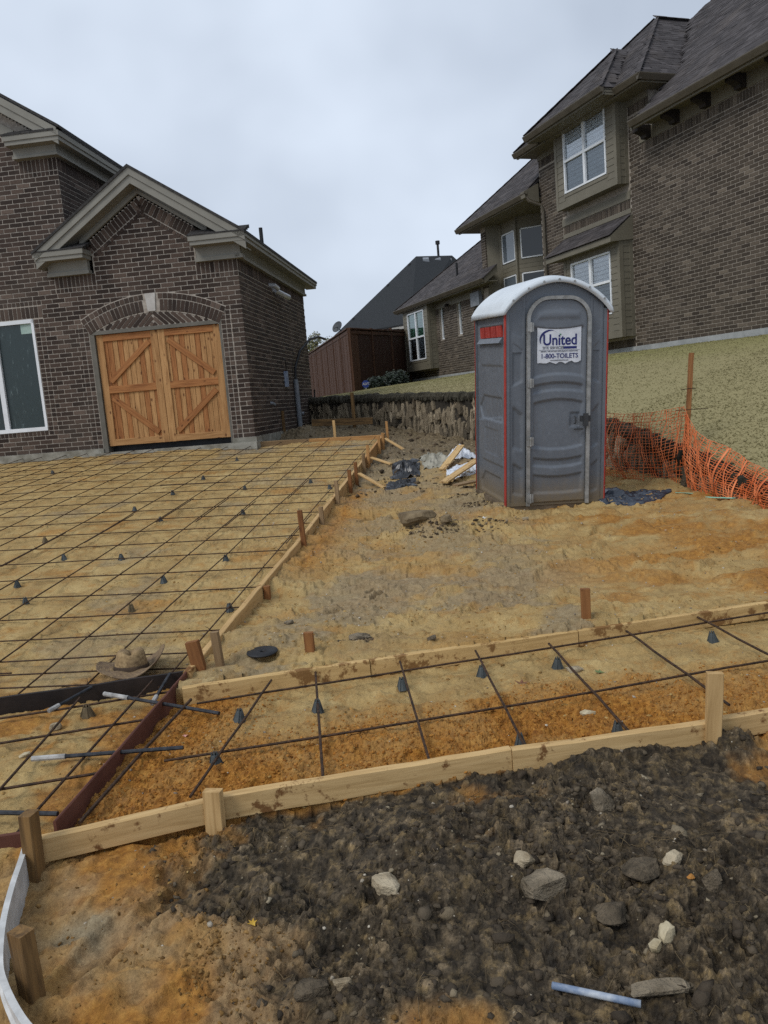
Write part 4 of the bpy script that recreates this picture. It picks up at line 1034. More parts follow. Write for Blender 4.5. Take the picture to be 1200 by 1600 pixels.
# bay of the recess: front face, canted right face, windows
hx = bpy.data.objects.new('recess_bay', None); link(hx, house_r)
hw = MB(); hw.box(6.3, 7.95, -.75, -.4, 3.2, 6.9)
hw.hexa([(6.3, -.4, 3.2), (5.3, -1.4, 3.2), (5.6, -1.7, 3.2), (6.6, -.7, 3.2), (6.3, -.4, 6.9), (5.3, -1.4, 6.9), (5.6, -1.7, 6.9), (6.6, -.7, 6.9)])
hw.box(4.1, 5.6, -1.75, -1.41, 3.2, 6.9).hexa([(7.66, -.01, 3.2), (7.42, -.4, 3.2), (7.8, -.5, 3.2), (7.9, -.1, 3.2), (7.66, -.01, 6.9), (7.42, -.4, 6.9), (7.8, -.5, 6.9), (7.9, -.1, 6.9)])
hw.build('bay_wall', MAT_KHAKI, hx)
for (z0, z1) in ((5.56, 6.48), (4.2, 5.12)):
    f = MB(); f.box(6.38, 7.22, -.40, -.37, z0, z0 + .035).box(6.38, 7.22, -.40, -.37, z1 - .035, z1).box(6.38, 6.42, -.40, -.37, z0, z1).box(7.18, 7.22, -.40, -.37, z0, z1)
    w = f.build('window', MAT_VINYL, house_r); MB().box(6.42, 7.18, -.40, -.385, z0 + .03, z1 - .03).build('pane', M_glass('sky glass', (.10, .12, .14), .03), w)
    d = Vector((-.7071, -.7071, 0)); nn = Vector((-.7071, .7071, 0)); o = Vector((6.3, -.4, 0))
    f = MB()
    def qb(a, b_, c, e, th, mbx):
        p = o + d * a; q = o + d * b_
        mbx.hexa([p + Vector((0, 0, c)), q + Vector((0, 0, c)), q + nn * th + Vector((0, 0, c)), p + nn * th + Vector((0, 0, c)), p + Vector((0, 0, e)), q + Vector((0, 0, e)), q + nn * th + Vector((0, 0, e)), p + nn * th + Vector((0, 0, e))])
    for a, b_, c, e in ((.13, 1.2, z0, z0 + .035), (.13, 1.2, z1 - .035, z1), (.13, .17, z0, z1), (1.16, 1.2, z0, z1)): qb(a, b_, c, e, .03, f)
    w = f.build('window', MAT_VINYL, house_r); g = MB(); qb(.17, 1.16, z0 + .03, z1 - .03, .015, g); g.build('pane', M_glass('dark glass', (.012, .014, .015), .03), w)
    for k in range(3):
        MB().box(6.32, 7.30, -.40, -.385, z0 - .42 + k * .13, z0 - .42 + k * .13 + .122).build('lap_board', MAT_KHAKI, hx)
        g = MB(); qb(.05, 1.3, z0 - .42 + k * .13, z0 - .42 + k * .13 + .122, .014, g); g.build('lap_board', MAT_KHAKI, hx)
t = MB(); t.box(6.26, 6.36, -.42, -.36, 3.2, 6.9).box(7.25, 7.4, -.40, -.37, 3.2, 6.9); t.build('corner_trim', MAT_KHAKI, hx)
MB().box(8.1, 8.75, WO, WO + .14, 4.42, 4.88).build('meter_box', MAT_PVC, house_r)
for (u, o, z, h) in ((10.6, -.3, 5.7, .55),): MB().tube([(u, o, z - .15), (u, o, z + h / 2), (u, o, z + h)], .045, 8).build('vent_pipe', MAT_BLACK, house_r)
wl2 = MB(); wl2.tube([(10.8, WO, 4.78), (10.8, WO + .12, 4.8)], .03, 6).lathe([(.02, 0), (.05, -.03), (.09, -.09), (.08, -.09)], 10, (10.8, WO + .14, 4.82)); wl2.build('wall_lamp', MAT_DKWOOD, house_r)
# interior core so that nothing shows through
MB().box(-15.9, -.3, -9.5, -.35, 1.6, 7.1).box(-.25, 3.95, -9.5, -1.3, 1.6, 8.0).box(4.2, 7.9, -9.5, -1.8, 1.6, 6.9).box(8.0, 15.0, -9, -.3, 1.5, 4.9).build('house_core', M_noise('unlit interior', (.02, .02, .02), (.03, .03, .03), 2, .9, 0), house_r)
# ------------------------------------------------------------------ lawn behind the retaining wall
def Ru(u, o=0, z=0): return OR + wR * u - nR * o + Vector((0, 0, z))
FRONT = [Vector(p) for p in ((4.1, 5.6, .12), (3.75, 6.7, .22), (3.6, 7.4, .36), (3.37, 8.87, .65), (3.09, 10.33, .94), (1.77, 14.75, 1.47), (.21, 17.19, 1.58), (-1.31, 19.2, 1.64), (-2.9, 21.4, 1.66))]
BACK = [Ru(-15, 0, 2.1), Ru(-13, 0, 2.12), Ru(-11.5, 0, 2.14), Ru(-8.8, 0, 2.15), Ru(-5.6, 0, 2.16), Ru(1.0, 0, 2.18), Ru(8.0, 0, 2.17), Ru(14.9, 0, 2.1), Vector((-.6, 29.2, 1.74))]
def poly_at(P, t):
    i = min(int(t), len(P) - 2); return P[i].lerp(P[i + 1], t - i)
def lawn_pt(t, s):
    a, b_ = poly_at(FRONT, t), poly_at(BACK, t); p = a.lerp(b_, s)
    p.z = a.z + (b_.z - a.z) * (1 - (1 - s) ** 1.35)
    return p
NT, NS = 320, 80
T_, S_ = np.meshgrid(np.linspace(-.0, len(FRONT) - 1.001, NT), np.linspace(.014, 1.03, NS))
LV = np.array([lawn_pt(t, s)[:] for t, s in zip(T_.ravel(), S_.ravel())])
LV[:, 2] += .022 * fbm(LV[:, 0], LV[:, 1], 1.2, 4, 201) + .012 * fbm(LV[:, 0], LV[:, 1], 9, 3, 203)
li = np.arange(NT * NS).reshape(NS, NT)
lf = np.stack([li[:-1, :-1], li[:-1, 1:], li[1:, 1:], li[1:, :-1]], -1).reshape(-1, 4)
m, nt, b = new_mat('dormant lawn'); n = N(nt); co = n.coord('Position')
f1, f2, f3 = n.noise(co, .55, 5, .6), n.noise(co, 48, 6, .75), n.noise(co, 3, 4)
straw = n.ramp(f2, [(.25, (.195, .168, .084)), (.5, (.255, .222, .115)), (.75, (.33, .29, .16))])
green = n.ramp(f2, [(.25, (.16, .158, .058)), (.5, (.215, .205, .08)), (.75, (.28, .262, .112))])
# greener close under the house, straw on the open slope
px_ = n.new('ShaderNodeSeparateXYZ'); n.lk(co, px_.inputs[0])
hgt = n.math('MULTIPLY', n.math('SUBTRACT', px_.outputs[2], 1.55), 1.6)
gm = n.ramp(n.math('ADD', n.math('MULTIPLY', hgt, .5), n.math('MULTIPLY', f1, .75)), [(.45, 0.0), (.85, .9)])
n.lk(n.mix(gm, straw, green), b.inputs['Base Color']); b.inputs['Roughness'].default_value = .95; b.inputs['Specular IOR Level'].default_value = .1
n.bump(n.math('ADD', f2, n.noise(co, 110, 4, .7)), .4, .015, b)
MAT_LAWN = m
lawn = mesh_obj('lawn', LV, [tuple(int(i) for i in f) for f in lf], MAT_LAWN, None, True); tag(lawn, 'straw coloured dormant lawn sloping up to the brick house', kind='structure')
# short blades over it; a blade lets light through
m, nt, b = new_mat('dry grass blade'); n = N(nt); g_ = n.new('ShaderNodeNewGeometry'); cl_ = n.ramp(g_.outputs['Random Per Island'], [(0, (.19, .18, .08)), (.5, (.28, .248, .13)), (1, (.39, .34, .2))]); df_ = n.new('ShaderNodeBsdfDiffuse'); tl_ = n.new('ShaderNodeBsdfTranslucent'); ms_ = n.new('ShaderNodeMixShader'); ms_.inputs[0].default_value = .5
n.lk(cl_, df_.inputs[0]); n.lk(cl_, tl_.inputs[0]); n.lk(df_.outputs[0], ms_.inputs[1]); n.lk(tl_.outputs[0], ms_.inputs[2]); n.lk(ms_.outputs[0], [q for q in nt.nodes if q.type == 'OUTPUT_MATERIAL'][0].inputs[0]); nt.nodes.remove(b); MAT_BLADE = m
nb_ = 120000
bt = rng.uniform(.9, 7.6, nb_); bs = .016 + .984 * rng.uniform(0, 1, nb_) ** 1.15
fa = np.array([p[:] for p in FRONT]); ba = np.array([p[:] for p in BACK]); i0 = np.floor(bt).astype(int); fr_ = (bt - i0)[:, None]
pa = fa[i0] * (1 - fr_) + fa[i0 + 1] * fr_; pb = ba[i0] * (1 - fr_) + ba[i0 + 1] * fr_
P = pa * (1 - bs[:, None]) + pb * bs[:, None]; P[:, 2] = pa[:, 2] + (pb[:, 2] - pa[:, 2]) * (1 - (1 - bs) ** 1.35)
P[:, 2] += .022 * fbm(P[:, 0], P[:, 1], 1.2, 4, 201) + .012 * fbm(P[:, 0], P[:, 1], 9, 3, 203) - .006
an = rng.uniform(0, 6.28, nb_); wd = rng.uniform(.006, .014, nb_); hg = rng.uniform(.006, .026, nb_); ln = rng.uniform(.015, .06, nb_); la = rng.uniform(0, 6.28, nb_)
d = np.stack([np.cos(an), np.sin(an), 0 * an], 1) * wd[:, None]
tip = P + np.stack([np.cos(la) * ln, np.sin(la) * ln, hg], 1)
V = np.stack([P - d, P + d, tip], 1).reshape(-1, 3); Fc = np.arange(nb_ * 3).reshape(-1, 3)
me = bpy.data.meshes.new('grass'); me.vertices.add(len(V)); me.vertices.foreach_set('co', V.ravel()); me.loops.add(Fc.size); me.loops.foreach_set('vertex_index', Fc.ravel())
me.polygons.add(nb_); me.polygons.foreach_set('loop_start', np.arange(0, Fc.size, 3)); me.polygons.foreach_set('loop_total', np.full(nb_, 3)); me.update(calc_edges=True); me.materials.append(MAT_BLADE)
tag(link(bpy.data.objects.new('grass', me)), 'short dry grass blades covering the sloping lawn', kind='stuff')

# ------------------------------------------------------------------ stone retaining wall
wall_st = empty('retaining_wall', (1.77, 14.75, .6)); tag(wall_st, 'rough stone retaining wall of upright slabs along the foot of the lawn', 'wall')
def M_stone(name, stops):
    m, nt, b = new_mat(name); n = N(nt); oi = n.new('ShaderNodeObjectInfo'); co = n.coord('Position')
    c = n.ramp(oi.outputs['Random'], stops)
    c = n.mix(.8, c, n.mix(n.noise(co, 9, 6, .7), (.28, .27, .26), (1.7, 1.65, 1.55)), 'MULTIPLY')
    n.lk(c, b.inputs['Base Color']); b.inputs['Roughness'].default_value = .9; b.inputs['Specular IOR Level'].default_value = .2
    n.bump(n.noise(co, 24, 6, .7), .9, .03, b); return m
MAT_STONE = M_stone('weathered ledge stone', [(0, (.07, .06, .045)), (.35, (.135, .112, .082)), (.7, (.23, .19, .135)), (1, (.40, .34, .25))])
MAT_STONE_CAP = M_stone('dark mossy cap stone', [(0, (.018, .017, .013)), (.6, (.032, .030, .022)), (1, (.06, .055, .042))])
def stone_mesh(mat, seed):
    bm = bmesh.new(); bmesh.ops.create_cube(bm, size=1); bmesh.ops.subdivide_edges(bm, edges=bm.edges, cuts=1, use_grid_fill=True); r_ = random.Random(seed)
    for v in bm.verts:
        k = sum(abs(c) > .4 for c in v.co); s = {3: .74, 2: .90, 1: 1.05}.get(k, 1)
        v.co = Vector((v.co.x * s + r_.uniform(-.07, .07), v.co.y * s + r_.uniform(-.12, .12), v.co.z * (s + .03) + r_.uniform(-.04, .04)))
    me = bpy.data.meshes.new('stone'); bm.to_mesh(me); bm.free(); me.materials.append(mat); return me
ST = [stone_mesh(MAT_STONE, i) for i in range(8)]; SC = [stone_mesh(MAT_STONE_CAP, 50 + i) for i in range(5)]
WALLP = FRONT[1:]; seg_l = [(WALLP[i + 1] - WALLP[i]).to_2d().length for i in range(len(WALLP) - 1)]; TOT = sum(seg_l)
def wall_at(s):
    for i, l in enumerate(seg_l):
        if s <= l or i == len(seg_l) - 1:
            p = WALLP[i].lerp(WALLP[i + 1], min(s / l, 1)); d = (WALLP[i + 1] - WALLP[i]); d.z = 0; d.normalize(); return p, d
        s -= l
back = MB(); bt_ = []
for k in range(61):
    p, d = wall_at(TOT * k / 60); o = Vector((-d.y, d.x, 0)) * -1; bt_.append((p, o))
# o points to the lawn side (right of the direction of travel is the house)
for k in range(60):
    (p, o), (q, o2) = bt_[k], bt_[k + 1]
    back.hexa([(p + o * .02).to_2d().to_3d() + Vector((0, 0, -.1)), (q + o2 * .02).to_2d().to_3d() + Vector((0, 0, -.1)), (q + o2 * .3).to_2d().to_3d() + Vector((0, 0, -.1)), (p + o * .3).to_2d().to_3d() + Vector((0, 0, -.1)),
               p + o * .02 + Vector((0, 0, -.03)), q + o2 * .02 + Vector((0, 0, -.03)), q + o2 * .3 + Vector((0, 0, -.05)), p + o * .3 + Vector((0, 0, -.05))])
inv = wall_st.matrix_basis.inverted() if False else Matrix.Translation((-1.77, -14.75, -.6))
bk = back.build('wall_core', M_noise('earth joints', (.02, .017, .013), (.045, .038, .03), 9, .95, .5, .02, kind='Position'), wall_st, matrix=inv)
stones = []
s = .35
while s < TOT - .2:                                                   # upright cap stones
    w = random.uniform(.05, .12); p, d = wall_at(s + w / 2); stones.append((p + Vector((0, 0, -.035 + random.uniform(-.012, .015))), d, w, .15 + random.uniform(-.02, .05), .2, True, random.uniform(-.12, .12))); s += w
for row in range(5):
    s = .3 + random.uniform(0, .1)
    while s < TOT - .2:
        w = random.choice((.035, .05, .06, .07, .09, .12)) * random.uniform(.85, 1.2); p, d = wall_at(s + w / 2); h = random.uniform(.14, .48)
        zt = p.z - .13 - row * .22 + random.uniform(-.14, .10); zc = zt - h / 2
        g = float(ground_z(np.array([p.x - .1]), np.array([p.y]), False)[0])
        if zt > g + .02: stones.append((Vector((p.x, p.y, zc)), d, w * 1.22, h, .15, False, random.uniform(-.28, .28)))
        s += w
score = sorted(((seen_size(S[0], math.sqrt(S[2] * S[3])) * (.3 if S[0].y < 12 and S[0].y > 10.6 else 1), i) for i, S in enumerate(stones)), reverse=True); single = set(i for _, i in score[:300]); rest_v = {True: MB(), False: MB()}
for i, (c, d, w, h, th, cap, tilt) in enumerate(stones):
    o = Vector((-d.y, d.x, 0)) * -1; x = (d + Vector((0, 0, tilt))).normalized(); z = Vector((0, 0, 1)) - d * tilt; z.normalize()
    Mx = frame_matrix(c + o * (.055 + random.uniform(-.04, .035)), x * w, o * th, z * h)
    me = random.choice(SC if cap else ST)
    if i in single:
        ob = bpy.data.objects.new('stone', me); ob.matrix_basis = inv @ Mx; link(ob, wall_st)
    else: rest_v[cap].add([inv @ Mx @ v.co for v in me.vertices], [tuple(p.vertices) for p in me.polygons])
for cap in (True, False):
    if rest_v[cap].v: tag(rest_v[cap].build('stones', MAT_STONE_CAP if cap else MAT_STONE, wall_st), kind='stuff')

# ------------------------------------------------------------------ board fence beyond the wall
MAT_FENCE = M_wood('stained fence board', (.055, .024, .013), (.115, .056, .031)); MAT_FENCE_SHADE = M_wood('shaded fence board', (.030, .013, .008), (.052, .022, .013))  # second tone: same wood with the shade of the right stretch put into its colour
fence = empty('board_fence', (-.75, 28.3, 1.7)); tag(fence, 'tall dark red-brown board fence between the stone wall and the far roof', 'fence')
fi = Matrix.Translation((.75, -28.3, -1.7)); FC = Vector((-.72, 28.4, 1.72))
pm = {}
def picket(c, d, nrm_, h, mat, w=.14, th=.022):
    key = mat.name
    if key not in pm:
        o = beam('plank', (0, 0, 0), (1, 0, 0), 1, 1, mat, None, (0, 1, 0) if False else (0, 0, 1), seg=2, rough=0, ch=.02); pm[key] = o.data; COL.objects.unlink(o); bpy.data.objects.remove(o)
    # unit beam runs along X; stand it up
    x = Vector((0, 0, 1)); y = d; z = x.cross(y)
    ob = bpy.data.objects.new('plank', pm[key]); ob.matrix_basis = fi @ frame_matrix(c, x * h, y * w, z * th); link(ob, fence)
FL = Vector((-4.05, 46.0, 1.85)); FR_ = Vector((1.66, 34.1, 2.06))
for (a, b_, mt, skip) in ((FC, FL, MAT_FENCE, 0), (FC, FR_, MAT_FENCE_SHADE, 0)):
    d = b_ - a; L = d.to_2d().length; d.z = 0; d.normalize(); k = int(L / .15); nn_ = Vector((-d.y, d.x, 0))
    for i in range(k):
        p = a.lerp(b_, (i + .5) / k); fr_z = (i + .5) / k
        mt2 = MAT_FENCE if (mt is MAT_FENCE_SHADE and i < 5) else mt
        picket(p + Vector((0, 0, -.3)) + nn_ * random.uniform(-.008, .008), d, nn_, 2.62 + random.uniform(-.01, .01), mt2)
    for z in (2.34, 2.18):
        beam('cap_rail' if z > 2.3 else 'rail', a + Vector((0, 0, z)), b_ + Vector((0, 0, z)), .16 if z > 2.3 else .07, .045 if z > 2.3 else .12, MAT_FENCE, fence, seg=4).matrix_basis = fi @ frame_matrix(a + Vector((0, 0, z)), (b_ - a).normalized(), (b_ - a).normalized().cross(Vector((0, 0, 1))) * -1, Vector((0, 0, 1)))
    for i in range(int(L / 2) + 1):
        p = a + d * min(i * 2.0, L) ; z0 = a.z + (b_.z - a.z) * min(i * 2 / L, 1)
        ob = beam('post', (p.x, p.y, z0 - .3), (p.x, p.y, z0 + 2.36), .1, .1, MAT_FENCE, fence, upd=(d.x, d.y, 0), seg=2); ob.matrix_basis = fi @ ob.matrix_basis

# ------------------------------------------------------------------ far house with charcoal roof
far = empty('house', (3, 48, 1.8)); tag(far, 'far house with charcoal hip roof behind the board fence', 'house'); FI = Matrix.Translation((-3, -48, -1.8))
MAT_CHAR = M_noise('charcoal shingles', (.012, .014, .016), (.028, .031, .034), 26, .9, .5, .02, kind='Position', detail=6)
Ea, Eb, Ec, Ed = Vector((2.2, 42.2, 5.25)), Vector((-2.1, 47.5, 5.35)), Vector((5.0, 55, 5.3)), Vector((9.6, 48.6, 5.2)); Pa, Pb = Vector((3.1, 47.9, 9.55)), Vector((5.25, 48.3, 9.5))
rr = MB(); rr.slab([Ea, Eb, Pa], (0, 0, .1)).slab([Ea, Pa, Pb, Ed], (0, 0, .1)).slab([Eb, Ec, Pb, Pa], (0, 0, .1)).slab([Ec, Ed, Pb], (0, 0, .1))
rf_ = rr.build('roof', MAT_CHAR, far, matrix=FI)
MAT_WHT = M_noise('pale eave paint', (.32, .31, .28), (.4, .39, .36), 3, .6, 0, kind='Position')
ev = MB(); c0 = (Ea + Eb + Ec + Ed) / 4
for a, b_ in ((Ea, Eb), (Eb, Ec), (Ec, Ed), (Ed, Ea)):
    ev.slab([a + Vector((0, 0, .04)), b_ + Vector((0, 0, .04)), b_ + Vector((0, 0, -.18)), a + Vector((0, 0, -.18))], (c0 - (a + b_) / 2).normalized() * .1)
ev.build('fascia', MAT_WHT, far, matrix=FI)
wb_ = MB(); q = [c0 + (e - c0) * .92 for e in (Ea, Eb, Ec, Ed)]; wb_.slab([Vector((e.x, e.y, 1.6)) for e in q], (0, 0, 3.55)); wb_.build('wall', M_noise('tan brick far', (.14, .11, .08), (.2, .16, .12), 8, .9, .2, .01, kind='Position'), far, matrix=FI)
for (k, f) in ((.24, .93), (.52, .93), (.78, .93)):
    p = Pa.lerp(Pb, k); q = Ea.lerp(Ed, k); c = p.lerp(q, .07); b2 = MB(); b2.hexa([c + Vector(v) for v in ((-.2, -.2, -.05), (.2, -.2, -.05), (.2, .2, .2), (-.2, .2, .2), (-.17, -.18, .14), (.17, -.18, .14), (.17, .12, .3), (-.17, .12, .3))]); b2.build('roof_vent', MAT_PVC, far, matrix=FI)
c = Pa.lerp(Pb, .62); MB().tube([c + Vector((0, 0, -.1)), c + Vector((0, 0, .3)), c + Vector((0, 0, .75))], .07, 8).tube([c + Vector((0, 0, .75)), c + Vector((0, 0, .95))], .13, 8).build('flue', MAT_BLACK, far, matrix=FI)
for t in (.18, .6, .86):
    c = Eb.lerp(Pa, t); MB().tube([c + Vector((.3, -.2, 0)), c + Vector((.3, -.2, .25))], .1, 6).build('roof_vent', MAT_BLACK, far, matrix=FI)
ds = MB(); c = Vector((-1.75, 45.4, 5.75)); ax = Vector((-.5, -.75, .35)).normalized(); r1 = ax.orthogonal().normalized(); r2 = ax.cross(r1)
pv, pf = [], []
for i in range(4):
    rr_ = .30 * i / 3
    for k in range(16):
        w = 6.2832 * k / 16; pv.append(c + (r1 * math.cos(w) * rr_ * 1.15 + r2 * math.sin(w) * rr_) + ax * (rr_ ** 2 * .5))
for i in range(3):
    for k in range(16): pf.append((i * 16 + k, i * 16 + (k + 1) % 16, (i + 1) * 16 + (k + 1) % 16, (i + 1) * 16 + k))
ds.add(pv, pf).tube([c, c + Vector((.25, .3, -.3)), c + Vector((.3, .9, -.45))], .04, 6).tube([c, c + ax * .35 + Vector((0, 0, -.2))], .02, 6)
dish = tag(ds.build('satellite_dish', M_noise('dark dish', (.04, .045, .05), (.06, .065, .07), 4, .6, 0)), 'grey satellite dish at the left foot of the charcoal roof', 'dish')

# ------------------------------------------------------------------ greenery
def M_leaf(name, stops):
    m, nt, b = new_mat(name); n = N(nt); g = n.new('ShaderNodeNewGeometry'); n.lk(n.ramp(g.outputs['Random Per Island'], stops), b.inputs['Base Color']); b.inputs['Roughness'].default_value = .6; return m
def leaves(name, parent, cs, per, size, mat, inv_):
    vs, fs = [], []
    for (c, r) in cs:
        for i in range(per):
            v = Vector((random.gauss(0, 1), random.gauss(0, 1), random.gauss(0, 1))).normalized() * random.uniform(.55, 1.05); p = Vector(c) + Vector((v.x * r[0], v.y * r[1], v.z * r[2]))
            a = Vector((random.uniform(-1, 1), random.uniform(-1, 1), random.uniform(-.6, .8))).normalized() * size * random.uniform(.6, 1.3); b_ = a.orthogonal().normalized() * a.length * .45; k = len(vs)
            vs += [p - a, p + b_, p + a, p - b_]; fs.append((k, k + 1, k + 2, k + 3))
    return mesh_obj(name, vs, fs, mat, parent, False, inv_)
MAT_SHRUB = M_leaf('dark evergreen leaf', [(0, (.005, .010, .005)), (.6, (.010, .019, .009)), (1, (.02, .035, .016))])
MAT_TREE = M_leaf('autumn leaf', [(0, (.05, .055, .012)), (.5, (.10, .10, .022)), (1, (.17, .14, .035))])
MAT_BARK = M_noise('bark', (.03, .022, .016), (.06, .046, .034), 20, .9, .5, .01)
for (x, y, z, r, lab) in ((.02, 27.3, 1.98, (.36, .34, .34), 'left-hand small dark shrub in front of the fence, beside the blue sign'), (.75, 28.1, 2.1, (.5, .4, .42), 'right-hand larger dark shrub in front of the fence, toward the house')):
    s = empty('shrub', (x, y, z - r[2])); tag(s, lab, 'shrub', 'shrubs by the fence'); iv = Matrix.Translation((-x, -y, -(z - r[2])))
    leaves('foliage', s, [((x, y, z), r), ((x + .15, y - .1, z + .05), (r[0] * .8, r[1] * .8, r[2] * .8)), ((x, y, z), (r[0] * .6,) * 3)], 900, .05, MAT_SHRUB, iv)
    st = MB()
    for k in range(5): st.tube([(x, y, z - r[2] - .15), (x + random.uniform(-.12, .12), y + random.uniform(-.1, .1), z)], [.015, .006], 5)
    st.build('stem', MAT_BARK, s, matrix=iv)
tx, ty = -3.0, 55.5
tr_ = empty('tree', (tx, ty, 1.5)); tag(tr_, 'yellow-green tree crown showing just above the left end of the fence', 'tree'); iv = Matrix.Translation((-tx, -ty, -1.5))
tk = MB(); tk.tube([(tx, ty, 1.3), (tx + .1, ty, 3), (tx, ty + .1, 4.6)], [.16, .11, .06], 8)
for k in range(9):
    a = random.uniform(0, 6.28); tk.tube([(tx, ty, 3 + k * .17), (tx + math.cos(a) * .7, ty + math.sin(a) * .7, 4.2 + k * .16), (tx + math.cos(a) * 1.1, ty + math.sin(a) * 1.1, 5.1 + random.uniform(-.3, 1.1))], [.05, .03, .008], 5)
tk.build('trunk', MAT_BARK, tr_, matrix=iv)
leaves('crown', tr_, [((tx + random.uniform(-1.6, 1.0), ty + random.uniform(-1, 1), random.uniform(4.9, 6.1)), (random.uniform(.35, .65),) * 3) for k in range(16)], 260, .075, MAT_TREE, iv)
# small blue yard sign
sg = empty('yard_sign', (-.26, 27.0, 1.72)); tag(sg, 'small blue yard sign on a short post before the fence', 'sign')
oc = [(math.cos(math.pi / 8 + k * math.pi / 4) * .13, math.sin(math.pi / 8 + k * math.pi / 4) * .13) for k in range(8)]
MB().slab([(x, 0, .36 + z) for x, z in oc], (0, .012, 0)).build('sign_face', M_noise('blue enamel', (.012, .03, .16), (.018, .04, .2), 5, .4, 0), sg)
MB().box(-.012, .012, .012, .03, -.25, .3).build('sign_post', MAT_WHT, sg)
MB().box(-.07, .07, -.006, -.001, .345, .375).box(-.02, .03, -.006, -.001, .375, .40).build('sign_mark', MAT_WHT, sg)
# ------------------------------------------------------------------ lettering
def text_mesh(body, size, extrude=.0008, bold=0.0, sx=1.0):
    cu = bpy.data.curves.new('lettering', 'FONT'); cu.body = body; cu.size = size; cu.extrude = extrude; cu.offset = bold; cu.align_x = 'CENTER'; cu.align_y = 'CENTER'
    o = bpy.data.objects.new('lettering', cu); COL.objects.link(o); dg = bpy.context.evaluated_depsgraph_get(); dg.update()
    me = bpy.data.meshes.new_from_object(o.evaluated_get(dg)); COL.objects.unlink(o); bpy.data.objects.remove(o)
    if sx != 1.0:
        for v in me.vertices: v.co.x *= sx
    return me
def lettering(body, size, mat, parent, o, x=(1, 0, 0), z=(0, 0, 1), bold=0.0, sx=1.0):
    me = text_mesh(body, size, .0008, bold, sx); me.materials.clear(); me.materials.append(mat)
    x, z = Vector(x).normalized(), Vector(z).normalized(); ob = bpy.data.objects.new('lettering', me); ob.matrix_basis = frame_matrix(o, x, z, x.cross(z)); return link(ob, parent)
lettering('ADT', .11, MAT_WHT, sg, (0, -.004, .36), bold=.002)
bpy.data.objects.remove([o for o in sg.children if o.name.startswith('sign_mark')][0])

# ------------------------------------------------------------------ portable toilet
def M_plastic(name, c1, c2, dirt=(.16, .12, .07), dz=.55, rough=.42):
    m, nt, b = new_mat(name); n = N(nt); co = n.coord('Object'); f = n.noise(co, 2.5, 5, .6); f2 = n.noise(co, 18, 5, .7)
    c = n.ramp(f, [(.3, c1), (.7, c2)])
    c = n.mix(n.ramp(f2, [(.52, 0.0), (.7, .35)]), c, tuple(min(1, x * 1.55) for x in c2))
    g = n.new('ShaderNodeSeparateXYZ'); n.lk(co, g.inputs[0])
    k = n.ramp(n.math('ADD', n.math('MULTIPLY', g.outputs[2], 1.0 / dz), n.math('MULTIPLY', f2, -.55)), [(-.0, .9), (.55, 0.0)])
    co2 = n.coord('Object', (14, 14, .8)); st = n.noise(co2, 1.5, 4, .6)
    k = n.math('ADD', k, n.math('MULTIPLY', n.ramp(st, [(.55, 0.0), (.75, .22)]), f), True)
    n.lk(n.mix(k, c, dirt), b.inputs['Base Color']); n.lk(n.ramp(f2, [(.3, rough - .08), (.7, rough + .2)]), b.inputs['Roughness']); b.inputs['Specular IOR Level'].default_value = .4
    n.bump(n.noise(co, 5, 3), .12, .02, b); return m
MAT_TGREY = M_plastic('grey moulded plastic', (.098, .110, .128), (.118, .131, .15))
MAT_TDOOR = M_plastic('grey door plastic', (.104, .117, .137), (.128, .142, .163))
MAT_TWHITE = M_noise('pale grey white roof', (.50, .54, .57), (.57, .61, .64), 3, .4, .08, .01)
MAT_TRED = M_noise('faded red trim', (.24, .024, .018), (.33, .04, .028), 8, .5, 0)
MAT_TMETAL = M_noise('dull aluminium', (.20, .20, .19), (.34, .34, .33), 14, .45, .1, .002, metal=.35)
MAT_TSKID = M_noise('muddy skid', (.09, .065, .04), (.16, .12, .08), 7, .9, .5, .01)
th = math.radians(7.5)
TM = Matrix.Translation((1.262, 8.13, .17)) @ Matrix.Rotation(th, 4, 'Z') @ Matrix.Rotation(math.radians(2.3), 4, 'Y') @ Matrix.Rotation(math.radians(3.6), 4, 'X')
toilet = empty('portable_toilet', mat=TM); tag(toilet, 'grey portable toilet with white domed roof and a company notice on its door', 'portable toilet')
TW, TD, TH, TB = 1.06, 1.14, 2.11, .13
def relief(name, W, H, shapes, mat, place, parent, zb=0.0, res=.011, top=None, edge=.0, thick=.02):
    """moulded panel: grid pushed in and out along its normal; place(x, z, d) gives the point, d outward"""
    nx_, nz_ = max(4, int(W / res)), max(4, int(H / res)); gx, gz_ = np.meshgrid(np.linspace(0, W, nx_ + 1), np.linspace(zb, zb + H, nz_ + 1))
    if top is not None: gz_ = zb + (gz_ - zb) * ((top(gx) - zb) / H)
    h = np.zeros_like(gx)
    for f, depth, bev in shapes:
        sdv = f(gx, gz_); h = h + depth * sstep(0, bev, -sdv)
    vs = [place(x, z, d) for x, z, d in zip(gx.ravel(), gz_.ravel(), h.ravel())]
    i = np.arange((nx_ + 1) * (nz_ + 1)).reshape(nz_ + 1, nx_ + 1); fs = np.stack([i[:-1, :-1], i[:-1, 1:], i[1:, 1:], i[1:, :-1]], -1).reshape(-1, 4).tolist()
    # rim, so that the panel has thickness
    rim = list(i[0, :]) + list(i[1:, -1]) + list(i[-1, -2::-1]) + list(i[-2:0, 0]); k0 = len(vs); gxr, gzr = gx.ravel(), gz_.ravel()
    vs += [place(gxr[j], gzr[j], -thick) for j in rim]
    for a in range(len(rim)): b2 = (a + 1) % len(rim); fs.append([int(rim[b2]), int(rim[a]), k0 + a, k0 + b2])
    return mesh_obj(name, vs, [tuple(int(q) for q in f) for f in fs], mat, parent, True)
